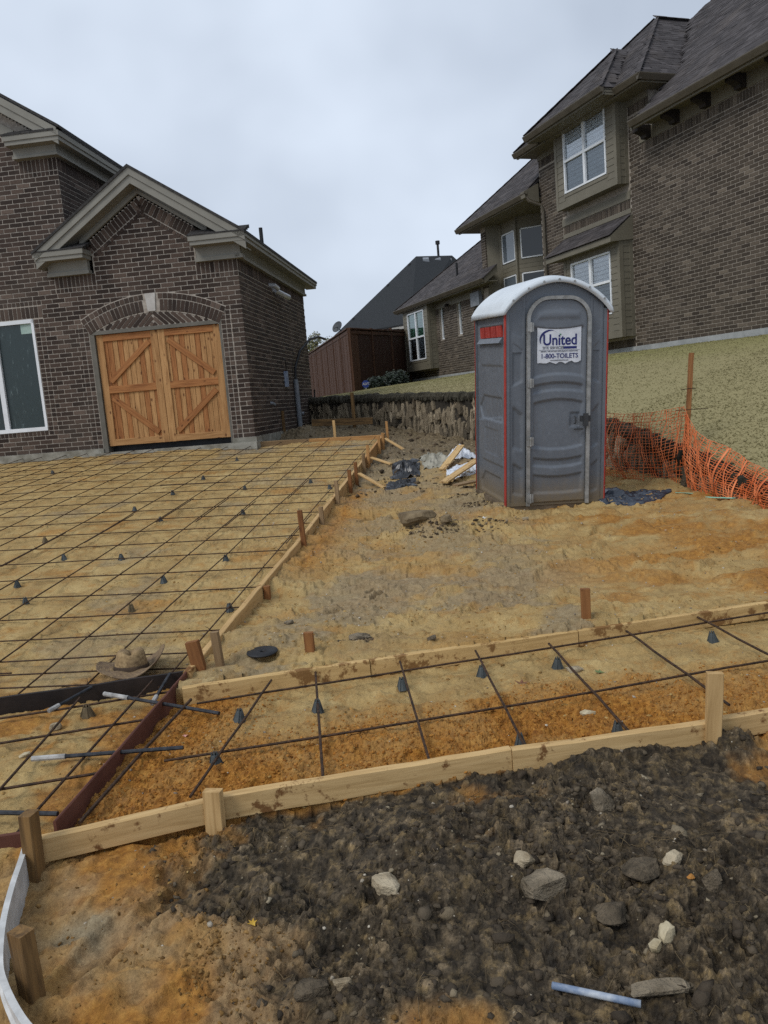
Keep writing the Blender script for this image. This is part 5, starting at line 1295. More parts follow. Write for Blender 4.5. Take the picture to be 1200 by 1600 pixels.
def poly(*pts):
    """signed distance to a convex polygon (counter-clockwise)"""
    def f(x, z):
        d = None
        for (ax, az), (bx, bz) in zip(pts, pts[1:] + pts[:1]):
            L = math.hypot(bx - ax, bz - az); e = ((x - ax) * (bz - az) - (z - az) * (bx - ax)) / L
            d = e if d is None else np.maximum(d, e)
        return d
    return f
def bowed(x0, x1, z0, z1, b0, b1):
    """panel with bowed lower and upper edge (b > 0 bows up in the middle)"""
    def f(x, z):
        k = 1 - ((x - (x0 + x1) / 2) / ((x1 - x0) / 2)) ** 2
        return np.maximum(np.maximum(x0 - x, x - x1), np.maximum(z0 + b0 * k - z, z - (z1 + b1 * k)))
    return f
ARCH = .27
def arch(x): return TH + ARCH * np.clip(1 - ((np.asarray(x, float) - TW / 2) / (TW / 2 + .02)) ** 2, 0, 1) ** .85 - .03
DX0, DX1 = .245, .845
IN, BV = -.018, .022
# front flanks beside the door (mirror of one another)
def flank(x0, x1, mir):
    W = x1 - x0
    def sh(*p):
        q = [((W - a) if mir else a, b_) for a, b_ in p]; return poly(*(q[::-1] if mir else q))
    a, b_ = .035, W - .03
    shapes = [(sh((a, 1.36), (b_, 1.30 + .10), (b_, 1.72), (a, 1.80)), IN, BV), (sh((a, .74), (b_, .69), (b_, 1.08), (a, 1.18)), IN, BV), (sh((a, .26), (b_, .22), (b_, .52), (a, .60)), IN, BV), (sh((a, 1.90), (b_, 1.84), (b_, 2.2), (a, 2.2)), IN, BV)]
    relief('front_panel', W, TH - TB, shapes, MAT_TGREY, lambda x, z, d: (x0 + x, -d, z), toilet, TB, top=lambda x: arch(x0 + x))
flank(.03, DX0 - .035, False); flank(DX1 + .035, TW - .03, True)
# panel over the door, closing the front under the roof
hx_ = np.linspace(.03, TW - .03, 24); MB().slab([(.03, .004, 1.7), (TW - .03, .004, 1.7)] + [(float(x), .004, float(arch(x)) + .02) for x in hx_[::-1]], (0, .02, 0)).build('header_panel', MAT_TGREY, toilet)
# door with arched top
DT = 2.205; DC = (DX0 + DX1) / 2; DR = (DX1 - DX0) / 2
def door_top(x):
    r = .20; d = np.maximum(np.abs(np.asarray(x) + DX0 - DC) - (DR - r), 0); return DT - r + np.sqrt(np.maximum(r * r - d * d, 0))
W = DX1 - DX0
dsh = [(bowed(.03, W - .03, 1.43, 1.955, .035, -.028), IN, BV), (bowed(.03, W - .03, 1.275, 1.365, .03, .035), IN, BV), (bowed(.03, W - .03, .735, 1.19, -.035, .04), IN, BV), (bowed(.03, W - .03, .545, .64, -.03, -.03), IN, BV), (bowed(.03, W - .03, .255, .465, -.012, -.03), IN, BV),
       (poly((W - .17, .93), (W - .055, .93), (W - .055, 1.08), (W - .17, 1.08)), -.012, .012), (bowed(.06, W - .06, 2.0, 2.10, .0, .02), .01, .05)]
door = relief('door', W, DT - TB - .03, dsh, MAT_TDOOR, lambda x, z, d: (DX0 + x, -.018 - d, z), toilet, TB + .03, top=door_top)
# arched metal door frame
fp = [(DX0 - .018, TB)] + [(DX0 - .018, z) for z in (.6, 1.1, 1.6)]; r = .22
for k in range(0, 13):
    a = math.pi - k * math.pi / 24; fp.append((DX0 - .018 + r + r * math.cos(a), DT + .018 - r + r * math.sin(a)))
for k in range(0, 13):
    a = math.pi / 2 - k * math.pi / 24; fp.append((DX1 + .018 - r + r * math.cos(a), DT + .018 - r + r * math.sin(a)))
fp += [(DX1 + .018, z) for z in (1.6, 1.1, .6)] + [(DX1 + .018, TB)]
fm = MB(); n_ = len(fp); vs = []
for i, (x, z) in enumerate(fp):
    p, q = fp[max(0, i - 1)], fp[min(n_ - 1, i + 1)]; dx, dz = q[0] - p[0], q[1] - p[1]; L = math.hypot(dx, dz); nx2, nz2 = -dz / L, dx / L
    for (o_, y) in ((-.017, -.012), (-.017, -.042), (.017, -.046), (.017, -.012)): vs.append((x + nx2 * o_, y, z + nz2 * o_))
fm.add(vs, [(i * 4 + k, i * 4 + (k + 1) % 4, (i + 1) * 4 + (k + 1) % 4, (i + 1) * 4 + k) for i in range(n_ - 1) for k in range(4)]); fm.build('door_frame', MAT_TMETAL, toilet)
for z in (.17, .76, 1.35, 1.90):
    MB().box(DX0 - .035, DX0 + .03, -.056, -.044, z, z + .085).tube([(DX0, -.058, z - .005), (DX0, -.058, z + .09)], .010, 8).build('hinge', MAT_TMETAL, door)
lt = MB(); lt.box(DX1 - .075, DX1 + .03, -.075, -.04, .985, 1.045).box(DX1 - .05, DX1 + .0, -.09, -.07, .94, 1.07).tube([(DX1 - .12, -.02, .965), (DX1 - .12, -.045, .975), (DX1 - .12, -.045, 1.03), (DX1 - .12, -.02, 1.04)], .008, 6).box(DX1 - .13, DX1 - .04, -.05, -.035, .90, .915); lt.build('latch', M_noise('dark latch', (.035, .037, .04), (.05, .052, .055), 5, .5, 0), door)
# notice
SX0, SX1, SZ0, SZ1 = .325, .785, 1.585, 1.945
yb_ = -.020 - .0 + .0095
vs, fs = [], []; kx = 14
for i in range(kx + 1):
    x = SX0 + (SX1 - SX0) * i / kx; zb2 = SZ0 + .012 * math.sin(i * 1.9) * (1 if i > 3 else .3) + (.006 if i > 9 else 0)
    vs += [(x, yb_, zb2), (x, yb_, SZ1), (x, yb_ + .004, zb2), (x, yb_ + .004, SZ1)]
for i in range(kx): a = i * 4; fs += [(a, a + 4, a + 5, a + 1), (a + 2, a + 3, a + 7, a + 6), (a, a + 2, a + 6, a + 4), (a + 1, a + 5, a + 7, a + 3)]
fs += [(0, 1, 3, 2), (kx * 4, kx * 4 + 2, kx * 4 + 3, kx * 4 + 1)]
# hollow of the door is 18 mm deep: the notice lies in it
notice = mesh_obj('notice', vs, fs, M_noise('worn white vinyl sheet', (.50, .52, .56), (.66, .68, .72), 6, .5, .25, .006), toilet)
MAT_NAVY = M_noise('navy print', (.012, .016, .11), (.016, .022, .14), 4, .5, 0); MAT_INK = M_noise('black print', (.015, .018, .04), (.03, .033, .06), 4, .5, 0); MAT_GREEN = M_noise('green print', (.03, .16, .05), (.04, .2, .07), 4, .5, 0)
yl = yb_ - .0022
lettering('United', .150, MAT_NAVY, notice, (.562, yl, 1.808), bold=.0026, sx=.88)
lettering('SITE SERVICES', .038, MAT_INK, notice, (.490, yl, 1.734), sx=.95)
lettering('1-800-TOILETS', .066, MAT_NAVY, notice, (.556, yl, 1.652), bold=.0009, sx=.94)
lettering('SERVING THE NATION WITH QUALITY SANITATION', .0165, MAT_INK, notice, (.556, yl, 1.699))
lettering('www.unitedsiteservices.com', .0165, MAT_INK, notice, (.556, yl, 1.612))
MB().box(.598, .738, yl, yl + .0015, 1.722, 1.746).build('print_bar', MAT_NAVY, notice)
MB().box(.34, .77, yl, yl + .0015, 1.7105, 1.7125).build('print_line', MAT_INK, notice)
sw = MB(); A_, B_ = [], []
for k in range(25):
    a = math.radians(205 - k * 6.6); ca_, sa_ = math.cos(a), math.sin(a); w_ = .020 * math.sin(math.pi * min(1, (k + 1) / 22)) ** .8 + .001
    A_.append((.455 + .108 * ca_ * 1.0, yl, 1.818 + .095 * sa_)); B_.append((.455 + (.108 - w_) * ca_, yl, 1.818 + (.095 - w_) * sa_))
sw.add(A_ + B_ + [(p[0], p[1] + .0015, p[2]) for p in A_ + B_], [(i, i + 1, 25 + i + 1, 25 + i) for i in range(24)]); sw.build('swoosh', MAT_NAVY, notice)
MB().slab([(.554, yl, 1.871), (.578, yl, 1.871), (.566, yl, 1.856)], (0, .0015, 0)).build('print_mark', MAT_GREEN, notice)
# sides and back
def sidep(name, place, vent):
    D = TD - .06; o_ = []
    o_.append((poly((.06, 1.20), (D - .1, 1.13), (D - .03, 1.24), (D - .03, 1.72), (.14, 1.72), (.06, 1.6)) if False else poly((.10, 1.56), (D - .18, 1.56), (D - .04, 1.70), (D - .04, 2.0), (.10, 2.0)), .012, .02))
    o_.append((poly((.10, .98), (D - .16, .98), (D - .05, 1.12), (D - .22, 1.25), (.16, 1.25), (.10, 1.20)), IN, BV))
    o_.append((poly((.08, .52), (D - .2, .52), (D - .06, .62), (D - .06, .97), (.20, 1.05), (.08, 1.0)), .014, .018))
    o_.append((poly((.24, .62), (D - .30, .62), (D - .30, .90), (.24, .90)), -.008, .008)); o_.append((poly((.10, .16), (D - .10, .16), (D - .10, .28), (D - .25, .40), (.2, .40), (.10, .30)), IN, BV))
    if vent: o_.append((poly((.10, 1.80), (D - .10, 1.80), (D - .10, 1.985), (.10, 1.985)), -.03, .012))
    return relief(name, D, TH - TB - .02, o_, MAT_TGREY, place, toilet, TB)
sidep('side_panel', lambda x, z, d: (0 - d + .012, .03 + x, z), True)
sidep('side_panel', lambda x, z, d: (TW + d - .012, .03 + x, z), True)
relief('back_panel', TW - .06, TH - TB + .2, [], MAT_TGREY, lambda x, z, d: (.03 + x, TD + d - .012, z), toilet, TB, res=.05, top=lambda x: arch(.03 + x))
for sx_, xx in ((-1, .012), (1, TW - .012)):
    v = MB()
    for k in range(4):
        y0 = .16 + k * .205 + (.02 if k > 1 else 0); v.hexa([(xx + sx_ * -.012, y0, 1.86), (xx + sx_ * -.012, y0 + .17, 1.86), (xx + sx_ * .008, y0 + .17, 1.86), (xx + sx_ * .008, y0, 1.86), (xx + sx_ * -.012, y0 + .04, 1.975), (xx + sx_ * -.012, y0 + .21, 1.975), (xx + sx_ * .004, y0 + .21, 1.975), (xx + sx_ * .004, y0 + .04, 1.975)])
    v.build('vent', MAT_TRED, toilet)
    MB().hexa([(xx, .12, 1.79), (xx, TD - .16, 1.79), (xx + sx_ * .05, TD - .16, 1.80), (xx + sx_ * .05, .12, 1.80), (xx, .12, 1.855), (xx, TD - .16, 1.855), (xx + sx_ * .012, TD - .16, 1.853), (xx + sx_ * .012, .12, 1.853)]).build('vent_ledge', MAT_TGREY, toilet)
for (x, y) in ((0, 0), (TW, 0), (0, TD), (TW, TD)):
    sx_, sy_ = (-1 if x == 0 else 1), (-1 if y == 0 else 1)
    MB().slab([(x + sx_ * .012, y + sy_ * -.035, TB), (x + sx_ * .012, y, TB), (x, y + sy_ * .012, TB), (x - sx_ * .035, y + sy_ * .012, TB), (x - sx_ * .035, y - sy_ * .03, TB), (x - sx_ * .03, y - sy_ * .035, TB)], (0, 0, TH - TB)).build('corner_post', MAT_TGREY, toilet)
    MB().slab([(x + sx_ * .016, y + sy_ * -.012, TB - .03), (x + sx_ * .018, y + sy_ * .004, TB - .03), (x + sx_ * .004, y + sy_ * .018, TB - .03), (x - sx_ * .004, y + sy_ * .0125, TB - .03)], (0, 0, TH - TB + .02)).build('red_trim', MAT_TRED, toilet)
# base
bs_ = MB(); bs_.box(-.02, TW + .02, .0, TD + .02, .07, TB + .004).box(-.02, .10, -.05, TD + .05, -.12, .07).box(TW - .10, TW + .02, -.05, TD + .05, -.12, .07).box(.12, TW - .12, .05, TD, .02, .07)
bs_.build('base_skid', MAT_TSKID, toilet)
MB().box(.02, TW - .02, -.008, .02, TB, TB + .035).build('threshold', MAT_TGREY, toilet)
# roof: barrel vault with ribs and a lip
nx_, ny_ = 60, 80; vs = []
for j in range(ny_ + 1):
    y = -.06 + (TD + .12) * j / ny_; rb = 0
    for c in (.30, .52, .74, .96): rb = max(rb, math.exp(-((y - c) / .040) ** 4))
    for i in range(nx_ + 1):
        x = -.035 + (TW + .07) * i / nx_; k = max(0, 1 - ((x - TW / 2) / (TW / 2 + .035)) ** 2); z = TH + .005 + (ARCH + .035) * k ** .85
        side = sstep(.02, .14, np.array(k)).item() * 1.0; rb *= sstep(.05, .2, np.array(k)).item(); z += .036 * rb * side + (.03 * side * (1 if .12 < y < TD - .02 else max(0, 1 - abs(y - (.12 if y < .5 else TD - .02)) / .1)))
        vs.append((x + (x - TW / 2) / (TW / 2) * .042 * rb * side, y, z))
i = np.arange((nx_ + 1) * (ny_ + 1)).reshape(ny_ + 1, nx_ + 1); fs = np.stack([i[:-1, :-1], i[:-1, 1:], i[1:, 1:], i[1:, :-1]], -1).reshape(-1, 4).tolist()
rim = list(i[0, :]) + list(i[1:, -1]) + list(i[-1, -2::-1]) + list(i[-2:0, 0]); k0 = len(vs)
for j in rim: x, y, z = vs[j]; vs.append((x + (.008 if x > TW / 2 else -.008), y + (-.008 if y < .5 else .008), z - .05))
for j in rim: x, y, z = vs[j]; vs.append((x + (-.02 if x > TW / 2 else .02), y + (.02 if y < .5 else -.02), z - .05))
nr = len(rim)
for a in range(nr): b2 = (a + 1) % nr; fs += [[int(rim[b2]), int(rim[a]), k0 + a, k0 + b2], [k0 + b2, k0 + a, k0 + nr + a, k0 + nr + b2]]
roof_t = mesh_obj('roof', vs, [tuple(int(q) for q in f) for f in fs], MAT_TWHITE, toilet, True)
sc_ = MB()
for k in range(7):
    x = .06 + k * (TW - .12) / 6; z = TH + .005 + (ARCH + .035) * max(0, 1 - ((x - TW / 2) / (TW / 2 + .035)) ** 2) ** .85 - .025
    sc_.tube([(x, -.074, z), (x, -.064, z)], .011, 8)
for k in range(9):
    z = .3 + k * .21; sc_.tube([(TW + .010, -.016, z), (TW + .004, -.008, z)], .007, 6)
tag(sc_.build('screws', MAT_TMETAL, roof_t), kind='stuff')

# ------------------------------------------------------------------ stake, orange netting, red sign, plastic sheet, strip
MAT_STAKE = M_wood('weathered stake', (.22, .09, .03), (.40, .19, .07)); MAT_STEEL = M_noise('rusty rebar', (.024, .015, .010), (.075, .040, .022), 40, .7, .3, .002, kind='Position', metal=.3)
stk = beam('wooden_stake', (3.33, 8.74, gz(3.33, 8.74) - .2), (3.535, 8.92, 1.74), .05, .045, MAT_STAKE, None, upd=(1, 0, 0)); tag(stk, 'tall thin brown stake holding up the orange netting', 'stake')
wt = MB(); wt.tube([(3.36, 8.74, 1.345), (3.50, 8.84, 1.35), (3.56, 8.84, 1.345)], .004, 5).tube([(3.28, 8.7, 1.125), (3.46, 8.8, 1.12), (3.68, 8.8, 1.115)], .004, 5)
tag(wt.build('tie_wire', MAT_STEEL), 'two thin wire ties poked through the tall stake', 'wire')
MAT_NET = M_noise('orange safety net', (.55, .125, .035), (.70, .22, .085), 6, .55, 0, kind='Position')
net = MB(); rn = random.Random(4)
def strand(pts, w):
    net.tube(pts, w, 4, False)
def sag(p, k=.012): return Vector(p) + Vector((rn.uniform(-k, k), rn.uniform(-k, k), rn.uniform(-k, k)))
def surfL(a, b_):
    """left bay of the net: a along from the toilet to the stake, b up"""
    x = 2.62 + (3.40 - 2.62) * a; y = 9.95 + (8.74 - 9.95) * a
    zt = 1.16 - .10 * math.sin(math.pi * a) * .6; zb_ = gz_c(x, y) + .02
    gather = sstep(.72, 1.0, np.array(a)).item()
    z = zb_ + (zt - zb_) * (b_ * (1 - .45 * gather) + .45 * gather * (b_ ** .6))
    bulge = .10 * math.sin(math.pi * b_) * math.sin(math.pi * min(a * 1.1, 1)) + .03 * math.sin(a * 14 + b_ * 5)
    return Vector((x - bulge, y - bulge * .6, z))
_gc = {}
def gz_c(x, y):
    k = (round(x, 2), round(y, 2))
    if k not in _gc: _gc[k] = float(ground_z(np.array([x]), np.array([y]), False)[0])
    return _gc[k]
NA, NB_ = 40, 24
for j in range(NB_):
    b_ = j / (NB_ - 1); strand([sag(surfL(a, b_), .006) for a in np.linspace(0, 1, 40)], .0031 if j % 5 else .005)
for i in range(NA):
    a = i / (NA - 1); strand([sag(surfL(a + .012 * math.sin(b_ * 9 + i), b_), .006) for b_ in np.linspace(0, 1, 24)], .0034 if i % 4 else .006)
TOPR = [(3.42, 8.78, 1.10), (3.45, 8.5, .86), (3.60, 8.1, .72), (3.68, 7.75, .58), (3.80, 7.35, .50), (4.0, 6.9, .5), (4.2, 6.4, .5)]
BOTR = [(3.38, 8.70, .22), (3.36, 8.3, .19), (3.40, 7.9, .17), (3.47, 7.55, .16), (3.58, 7.2, .15), (3.75, 6.75, .14), (4.0, 6.3, .13)]
def cat(P, t):
    t = t * (len(P) - 1); i = min(int(t), len(P) - 2); f = t - i; p0, p1, p2, p3 = (Vector(P[max(0, min(len(P) - 1, i + k))]) for k in (-1, 0, 1, 2))
    return .5 * ((2 * p1) + (p2 - p0) * f + (2 * p0 - 5 * p1 + 4 * p2 - p3) * f * f + (3 * p1 - p0 - 3 * p2 + p3) * f ** 3)
def surfR(a, b_):
    p, q = cat(BOTR, a), cat(TOPR, a); r_ = p.lerp(q, b_); k = .09 * math.sin(math.pi * b_) * min(1, a * 4) + .035 * math.sin(a * 19 + b_ * 3) * math.sin(math.pi * b_)
    return r_ + Vector((-k, -k * .5, k * .15))
for j in range(24):
    b_ = j / 23; strand([sag(surfR(a, b_), .007) for a in np.linspace(0, 1, 60)], .0031 if j % 5 else .005)
for i in range(64):
    a = i / 63; w = .0034 if i % 3 else .006; strand([sag(surfR(min(1, max(0, a + .012 * math.sin(b_ * 8 + i) + .05 * b_ * (i % 2) * .2)), b_), .007) for b_ in np.linspace(0, 1, 20)], w)
for i in (12, 17, 23, 29):                                        # folded, doubled bands
    a = i / 39; net.add(*(lambda P: ([p for q in P for p in q], [(2 * k, 2 * k + 1, 2 * k + 3, 2 * k + 2) for k in range(len(P) - 1)]))([(surfR(a + .02 * b_, b_) + Vector((-.012, -.01, 0)), surfR(a + .02 * b_ + .012, b_) + Vector((-.02, -.012, 0))) for b_ in np.linspace(.15, 1, 14)]))
P = [(surfL(.9 + .05 * b_, b_) + Vector((-.02, -.02, 0)), surfL(.915 + .05 * b_, b_) + Vector((-.03, -.02, 0))) for b_ in np.linspace(.3, 1, 14)]
net.add([p for q in P for p in q], [(2 * k, 2 * k + 1, 2 * k + 3, 2 * k + 2) for k in range(len(P) - 1)])
tag(net.build('safety_net', MAT_NET), 'sagging orange safety netting strung from the tall stake beside the toilet', 'netting')
# red sign lying against the netting, mostly out of the picture
rs = empty('sign', (3.62, 6.93, .30)); tag(rs, 'red sign with white border leaning at the right edge of the picture', 'sign')
c0 = Vector((.17, .12, .22)); ex, ez = Vector((.90, -.43, .0)).normalized(), Vector((.12, .25, .96)).normalized(); ny = ex.cross(ez)
def octa(r, k): return [c0 + ex * math.cos(math.pi / 8 + i * math.pi / 4 + .35) * r + ez * math.sin(math.pi / 8 + i * math.pi / 4 + .35) * r + ny * k for i in range(8)]
MB().slab(octa(.26, 0), ny * -.004).build('sign_rim', MAT_VINYL, rs); MB().slab(octa(.235, .0025), ny * -.004).build('sign_face', M_noise('red sheeting', (.30, .022, .022), (.38, .03, .03), 5, .4, 0), rs)
MB().slab([c0 + ex * -.06 + ez * -.5, c0 + ex * .0 + ez * -.5, c0 + ex * .0 + ez * .2, c0 + ex * -.06 + ez * .2], ny * -.02).build('sign_post', MAT_STAKE, rs, matrix=Matrix.Translation(ny * -.006))
def crumpled(name, outline, mat, z_add, seed, n_=44, amp=.06, label='', cat_=''):
    """sheet draped over the ground, with folds"""
    P = [Vector(p) for p in outline]; xs_ = [p.x for p in P]; ys_ = [p.y for p in P]; a4, b4, c4, d4 = P
    g = np.linspace(0, 1, n_); U, Vv = np.meshgrid(g, g); U, Vv = U.ravel(), Vv.ravel()
    px = (a4.x * (1 - U) + b4.x * U) * (1 - Vv) + (d4.x * (1 - U) + c4.x * U) * Vv; py = (a4.y * (1 - U) + b4.y * U) * (1 - Vv) + (d4.y * (1 - U) + c4.y * U) * Vv
    px = px + .04 * fbm(px, py, 5, 2, seed + 1); py = py + .04 * fbm(px, py, 5, 2, seed + 2)
    edge = np.clip(np.minimum(np.minimum(U, 1 - U), np.minimum(Vv, 1 - Vv)) * 5, 0, 1)
    z = ground_z(px, py, False) + .012 + z_add(U, Vv) + amp * (1 - np.abs(fbm(px, py, 7, 3, seed)) * 3.2) * (.3 + .7 * edge) * .6 + amp * .4 * fbm(px, py, 14, 2, seed + 5)
    z = np.maximum(z, ground_z(px, py) + .006)
    k = np.arange(n_ * n_).reshape(n_, n_); q = np.stack([k[:-1, :-1], k[:-1, 1:], k[1:, 1:], k[1:, :-1]], -1).reshape(-1, 4)
    o = mesh_obj(name, np.stack([px, py, z], 1), [tuple(int(i) for i in f) for f in q], mat, None, True)
    sdm = o.modifiers.new('thickness', 'SOLIDIFY'); sdm.thickness = .003
    return tag(o, label, cat_)
MAT_SHEET = M_noise('dark blue plastic sheet', (.010, .014, .022), (.035, .045, .065), 4, .28, .1, .01, spec=.6, kind='Position')
crumpled('plastic_sheet', [(2.26, 8.22), (2.64, 7.92), (3.14, 8.5), (2.40, 8.85)], MAT_SHEET, lambda u, v: .10 * np.exp(-((u - .25) ** 2 + (v - .6) ** 2) / .05), 301, amp=.035, label='crumpled dark blue plastic sheet beside the toilet base', cat_='plastic sheet')
a, b_ = Vector((3.30, 7.98, gz(3.30, 7.98) + .004)), Vector((3.42, 7.62, gz(3.42, 7.62) + .006))
tag(beam('plastic_strip', a, b_, .04, .008, M_noise('mint green plastic', (.22, .48, .36), (.3, .58, .45), 4, .5, 0), None), 'mint green plastic strip on the ground below the netting', 'plastic strip')
a, b_ = Vector((3.12, 8.35, gz(3.12, 8.35) + .004)), Vector((3.27, 8.25, gz(3.27, 8.25) + .004))
tag(beam('plastic_strip', a, b_, .02, .006, M_noise('pale green plastic', (.18, .36, .26), (.22, .42, .3), 4, .5, 0), None), 'short pale green plastic scrap right of the blue sheet', 'plastic strip')
# ------------------------------------------------------------------ formwork
MAT_PINE = M_wood('new pine form board', (.48, .30, .12), (.68, .48, .235), mud=.5)
MAT_PINE_M = M_wood('muddy pine form board', (.50, .32, .125), (.66, .46, .21), mud=.62, mudc=(.20, .105, .036))
MAT_PINE_O = M_wood('older form board', (.46, .285, .115), (.64, .43, .20), mud=.3)
MAT_PINE_R = M_wood('orange form board', (.38, .19, .065), (.54, .30, .115))
MAT_STK_R = M_wood('reddish stake', (.17, .067, .022), (.30, .135, .046), knots=True)
MAT_STK_P = M_wood('pale stake', (.45, .275, .11), (.64, .44, .21), mud=.4)
MAT_STK_D = M_wood('weathered brown stake', (.20, .125, .062), (.33, .225, .12))
MAT_STK_B = M_wood('dark weathered stake', (.09, .052, .022), (.30, .17, .06))
MAT_RUST = M_noise('rust red steel form', (.085, .030, .020), (.14, .055, .036), 5, .75, .25, .004, kind='Position'); MAT_BLKST = M_noise('blackened steel form', (.010, .008, .008), (.026, .018, .015), 6, .6, .2, .004, kind='Position')
def board(name, pts, th, h, mat, label, top=.10, cat_='form board'):
    a, b_ = Vector(pts[0]), Vector(pts[1]); o = beam(name, (a.x, a.y, a.z - h), (b_.x, b_.y, b_.z - h), th, h, mat); return tag(o, label, cat_)
T_ = .10
board('form_board', [(-1.30, 2.58, .095), (-.74, 2.745, .10)], .038, .092, MAT_PINE, 'short pale pine form board at the near left, ending at the post')
board('form_board', [(-.70, 2.775, .098), (.42, 2.965, .10)], .038, .095, MAT_PINE, 'long pale pine form board in front of the dark clay')
board('form_board', [(.425, 2.955, .10), (1.24, 3.045, .105)], .038, .095, MAT_PINE, 'pale pine form board running left from the tall right stake')
board('form_board', [(1.26, 3.065, .105), (3.6, 3.42, .12)], .038, .095, MAT_PINE, 'pale pine form board right of the tall stake at the picture edge')
board('form_board', [(-1.13, 3.985, .10), (-.15, 4.185, .10)], .038, .11, MAT_PINE_M, 'mud-splashed form board by the rubber disc, left end of the walk')
board('form_board', [(-.145, 4.19, .10), (1.05, 4.40, .10)], .038, .10, MAT_PINE_M, 'mud-splashed form board along the middle of the walk, far side')
board('form_board', [(1.055, 4.405, .10), (2.4, 4.66, .105)], .038, .10, MAT_PINE_M, 'mud-splashed form board at the right end of the walk, far side')
board('form_board', [(2.405, 4.665, .105), (4.6, 5.08, .12)], .038, .10, MAT_PINE_M, 'muddy form board end at the far right of the walk')
def E(t, q=0, z=0): return A0 + eS * t + eF * q + Vector((0, 0, z))
def zform(t): return .105 + .0745 * t if t > 0 else .105
for (t0, t1, h, lab) in ((-.58, 2.35, .12, 'near length of the driveway edge form board, beside the rubber disc'), (2.36, 4.75, .13, 'second length of the driveway edge form board, past the reddish stake'), (4.76, 7.2, .20, 'third length of the driveway edge form board, by the braces'), (7.21, 10.35, .26, 'far length of the driveway edge form board, ending near the stone wall')):
    board('form_board', [E(t0, .02, zform(t0)), E(t1, .02, zform(t1))], .042, h, MAT_PINE_O if t0 < 7 else MAT_PINE_R, lab)
board('form_board', [E(10.15, -1.95, .90), E(10.1, -.01, .86)], .04, .14, MAT_PINE_R, 'orange form board closing the far end of the driveway')
board('form_board', [E(9.62, -2.2, .93), E(9.9, -1.35, .90)], .04, .12, MAT_STK_D, 'low weathered board between the garage corner and the far form')
board('form_board', [E(11.6, -1.6, 1.22), E(11.75, -.35, 1.16)], .04, .14, MAT_STK_B, 'old dark board on the spoil heap before the stone wall')
board('form_board', [(-2.9, 3.905, .10), (-1.16, 4.255, .10)], .012, .125, MAT_BLKST, 'black steel form strip in front of the straw hat', cat_='steel form')
board('form_board', [(-1.165, 4.25, .105), (-1.275, 2.68, .10)], .012, .13, MAT_RUST, 'rust-red steel form strip dividing the walk from the apron', cat_='steel form')
board('form_board', [(-2.6, 2.42, .085), (-1.33, 2.655, .085)], .014, .13, MAT_RUST, 'rust-red steel strip at the left picture edge behind the corner post', cat_='steel form')
def stake(x, y, h, w, th, mat, label, lean=(0, 0), face=None, cat_='stake'):
    g = gz(x, y); up = Vector((lean[0], lean[1], 1)).normalized(); f = face or (eS.x, eS.y, 0)
    o = beam('wooden_stake', Vector((x, y, g)) - up * .15, Vector((x, y, g)) + up * h, w, th, mat, None, upd=f, rough=.0015, ch=.003); return tag(o, label, cat_)
stake(-.715, 2.705, .165, .068, .038, MAT_STK_P, 'squat pale post between the two near form boards', (.02, .05), (.16, 1, 0))
stake(1.245, 3.00, .285, .062, .034, MAT_STK_P, 'tall pale stake standing at the right end of the near form', (.06, .0), (.16, 1, 0))
stake(-1.30, 2.50, .235, .045, .055, MAT_STK_B, 'dark weathered corner post above the white plastic edging', (.02, .02), (.16, 1, 0))
stake(-1.075, 1.94, .19, .06, .045, MAT_STK_B, 'muddy post inside the white edging at the lower left corner', (-.04, .02), (.6, 1, 0))
stake(-.495, 4.42, .115, .055, .035, MAT_STK_R, 'short dark red stake right of the rubber disc')
stake(1.16, 4.60, .19, .055, .036, MAT_STK_R, 'upright reddish stake behind the middle of the walk form', (.02, 0))
stake(-1.115, 4.30, .17, .075, .04, MAT_STK_R, 'leaning reddish stake right beside the straw hat', (-.16, .02))
stake(-1.005, 4.33, .20, .045, .036, MAT_STK_D, 'brownish stake at the near end of the driveway edge form', (-.05, .0))
for (t, q, h, mt, lab, ln) in ((2.42, .065, .33, MAT_STK_R, 'reddish split stake sticking up halfway along the driveway edge', (-.04, 0)), (1.0, .07, .10, MAT_STK_R, 'low reddish stake against the driveway edge, nearest of the low ones', (0, 0)), (3.35, .07, .20, MAT_STK_D, 'wedge-topped pale stake just past the reddish split stake', (-.02, .02)),
                               (4.35, .075, .28, MAT_STK_D, 'grey-brown stake in the middle of the driveway edge', (0, 0)), (5.35, .08, .30, MAT_STK_R, 'reddish stake just before the first brace', (0, 0)), (5.95, .08, .33, MAT_STK_R, 'reddish stake carrying the first slanted brace', (0, 0)), (6.8, .08, .30, MAT_STK_D, 'pale stake between the first and second brace', (0, 0)),
                               (7.35, .08, .36, MAT_PINE_R, 'orange stake carrying the second brace', (0, 0)), (8.9, .08, .33, MAT_PINE_R, 'orange stake shortly before the far corner of the form', (0, 0)), (9.55, .08, .36, MAT_PINE_R, 'orange stake carrying the third brace', (0, 0)), (10.3, .09, .38, MAT_PINE_R, 'orange stake at the far corner of the form', (0, 0))):
    p = E(t, q); stake(p.x, p.y, h, .045, .04, mt, lab, ln, cat_='stake')
stake(*E(10.2, -.9)[:2], .55, .05, .04, MAT_STK_P, 'pale stake behind the far end board of the driveway')
stake(*E(11.85, -.75)[:2], .75, .07, .05, MAT_STK_B, 'tall dark stake on the spoil heap in front of the stone wall')
stake(*E(11.6, -2.2)[:2], .45, .05, .05, MAT_STK_B, 'dark stub stake by the garage corner before the stone wall')
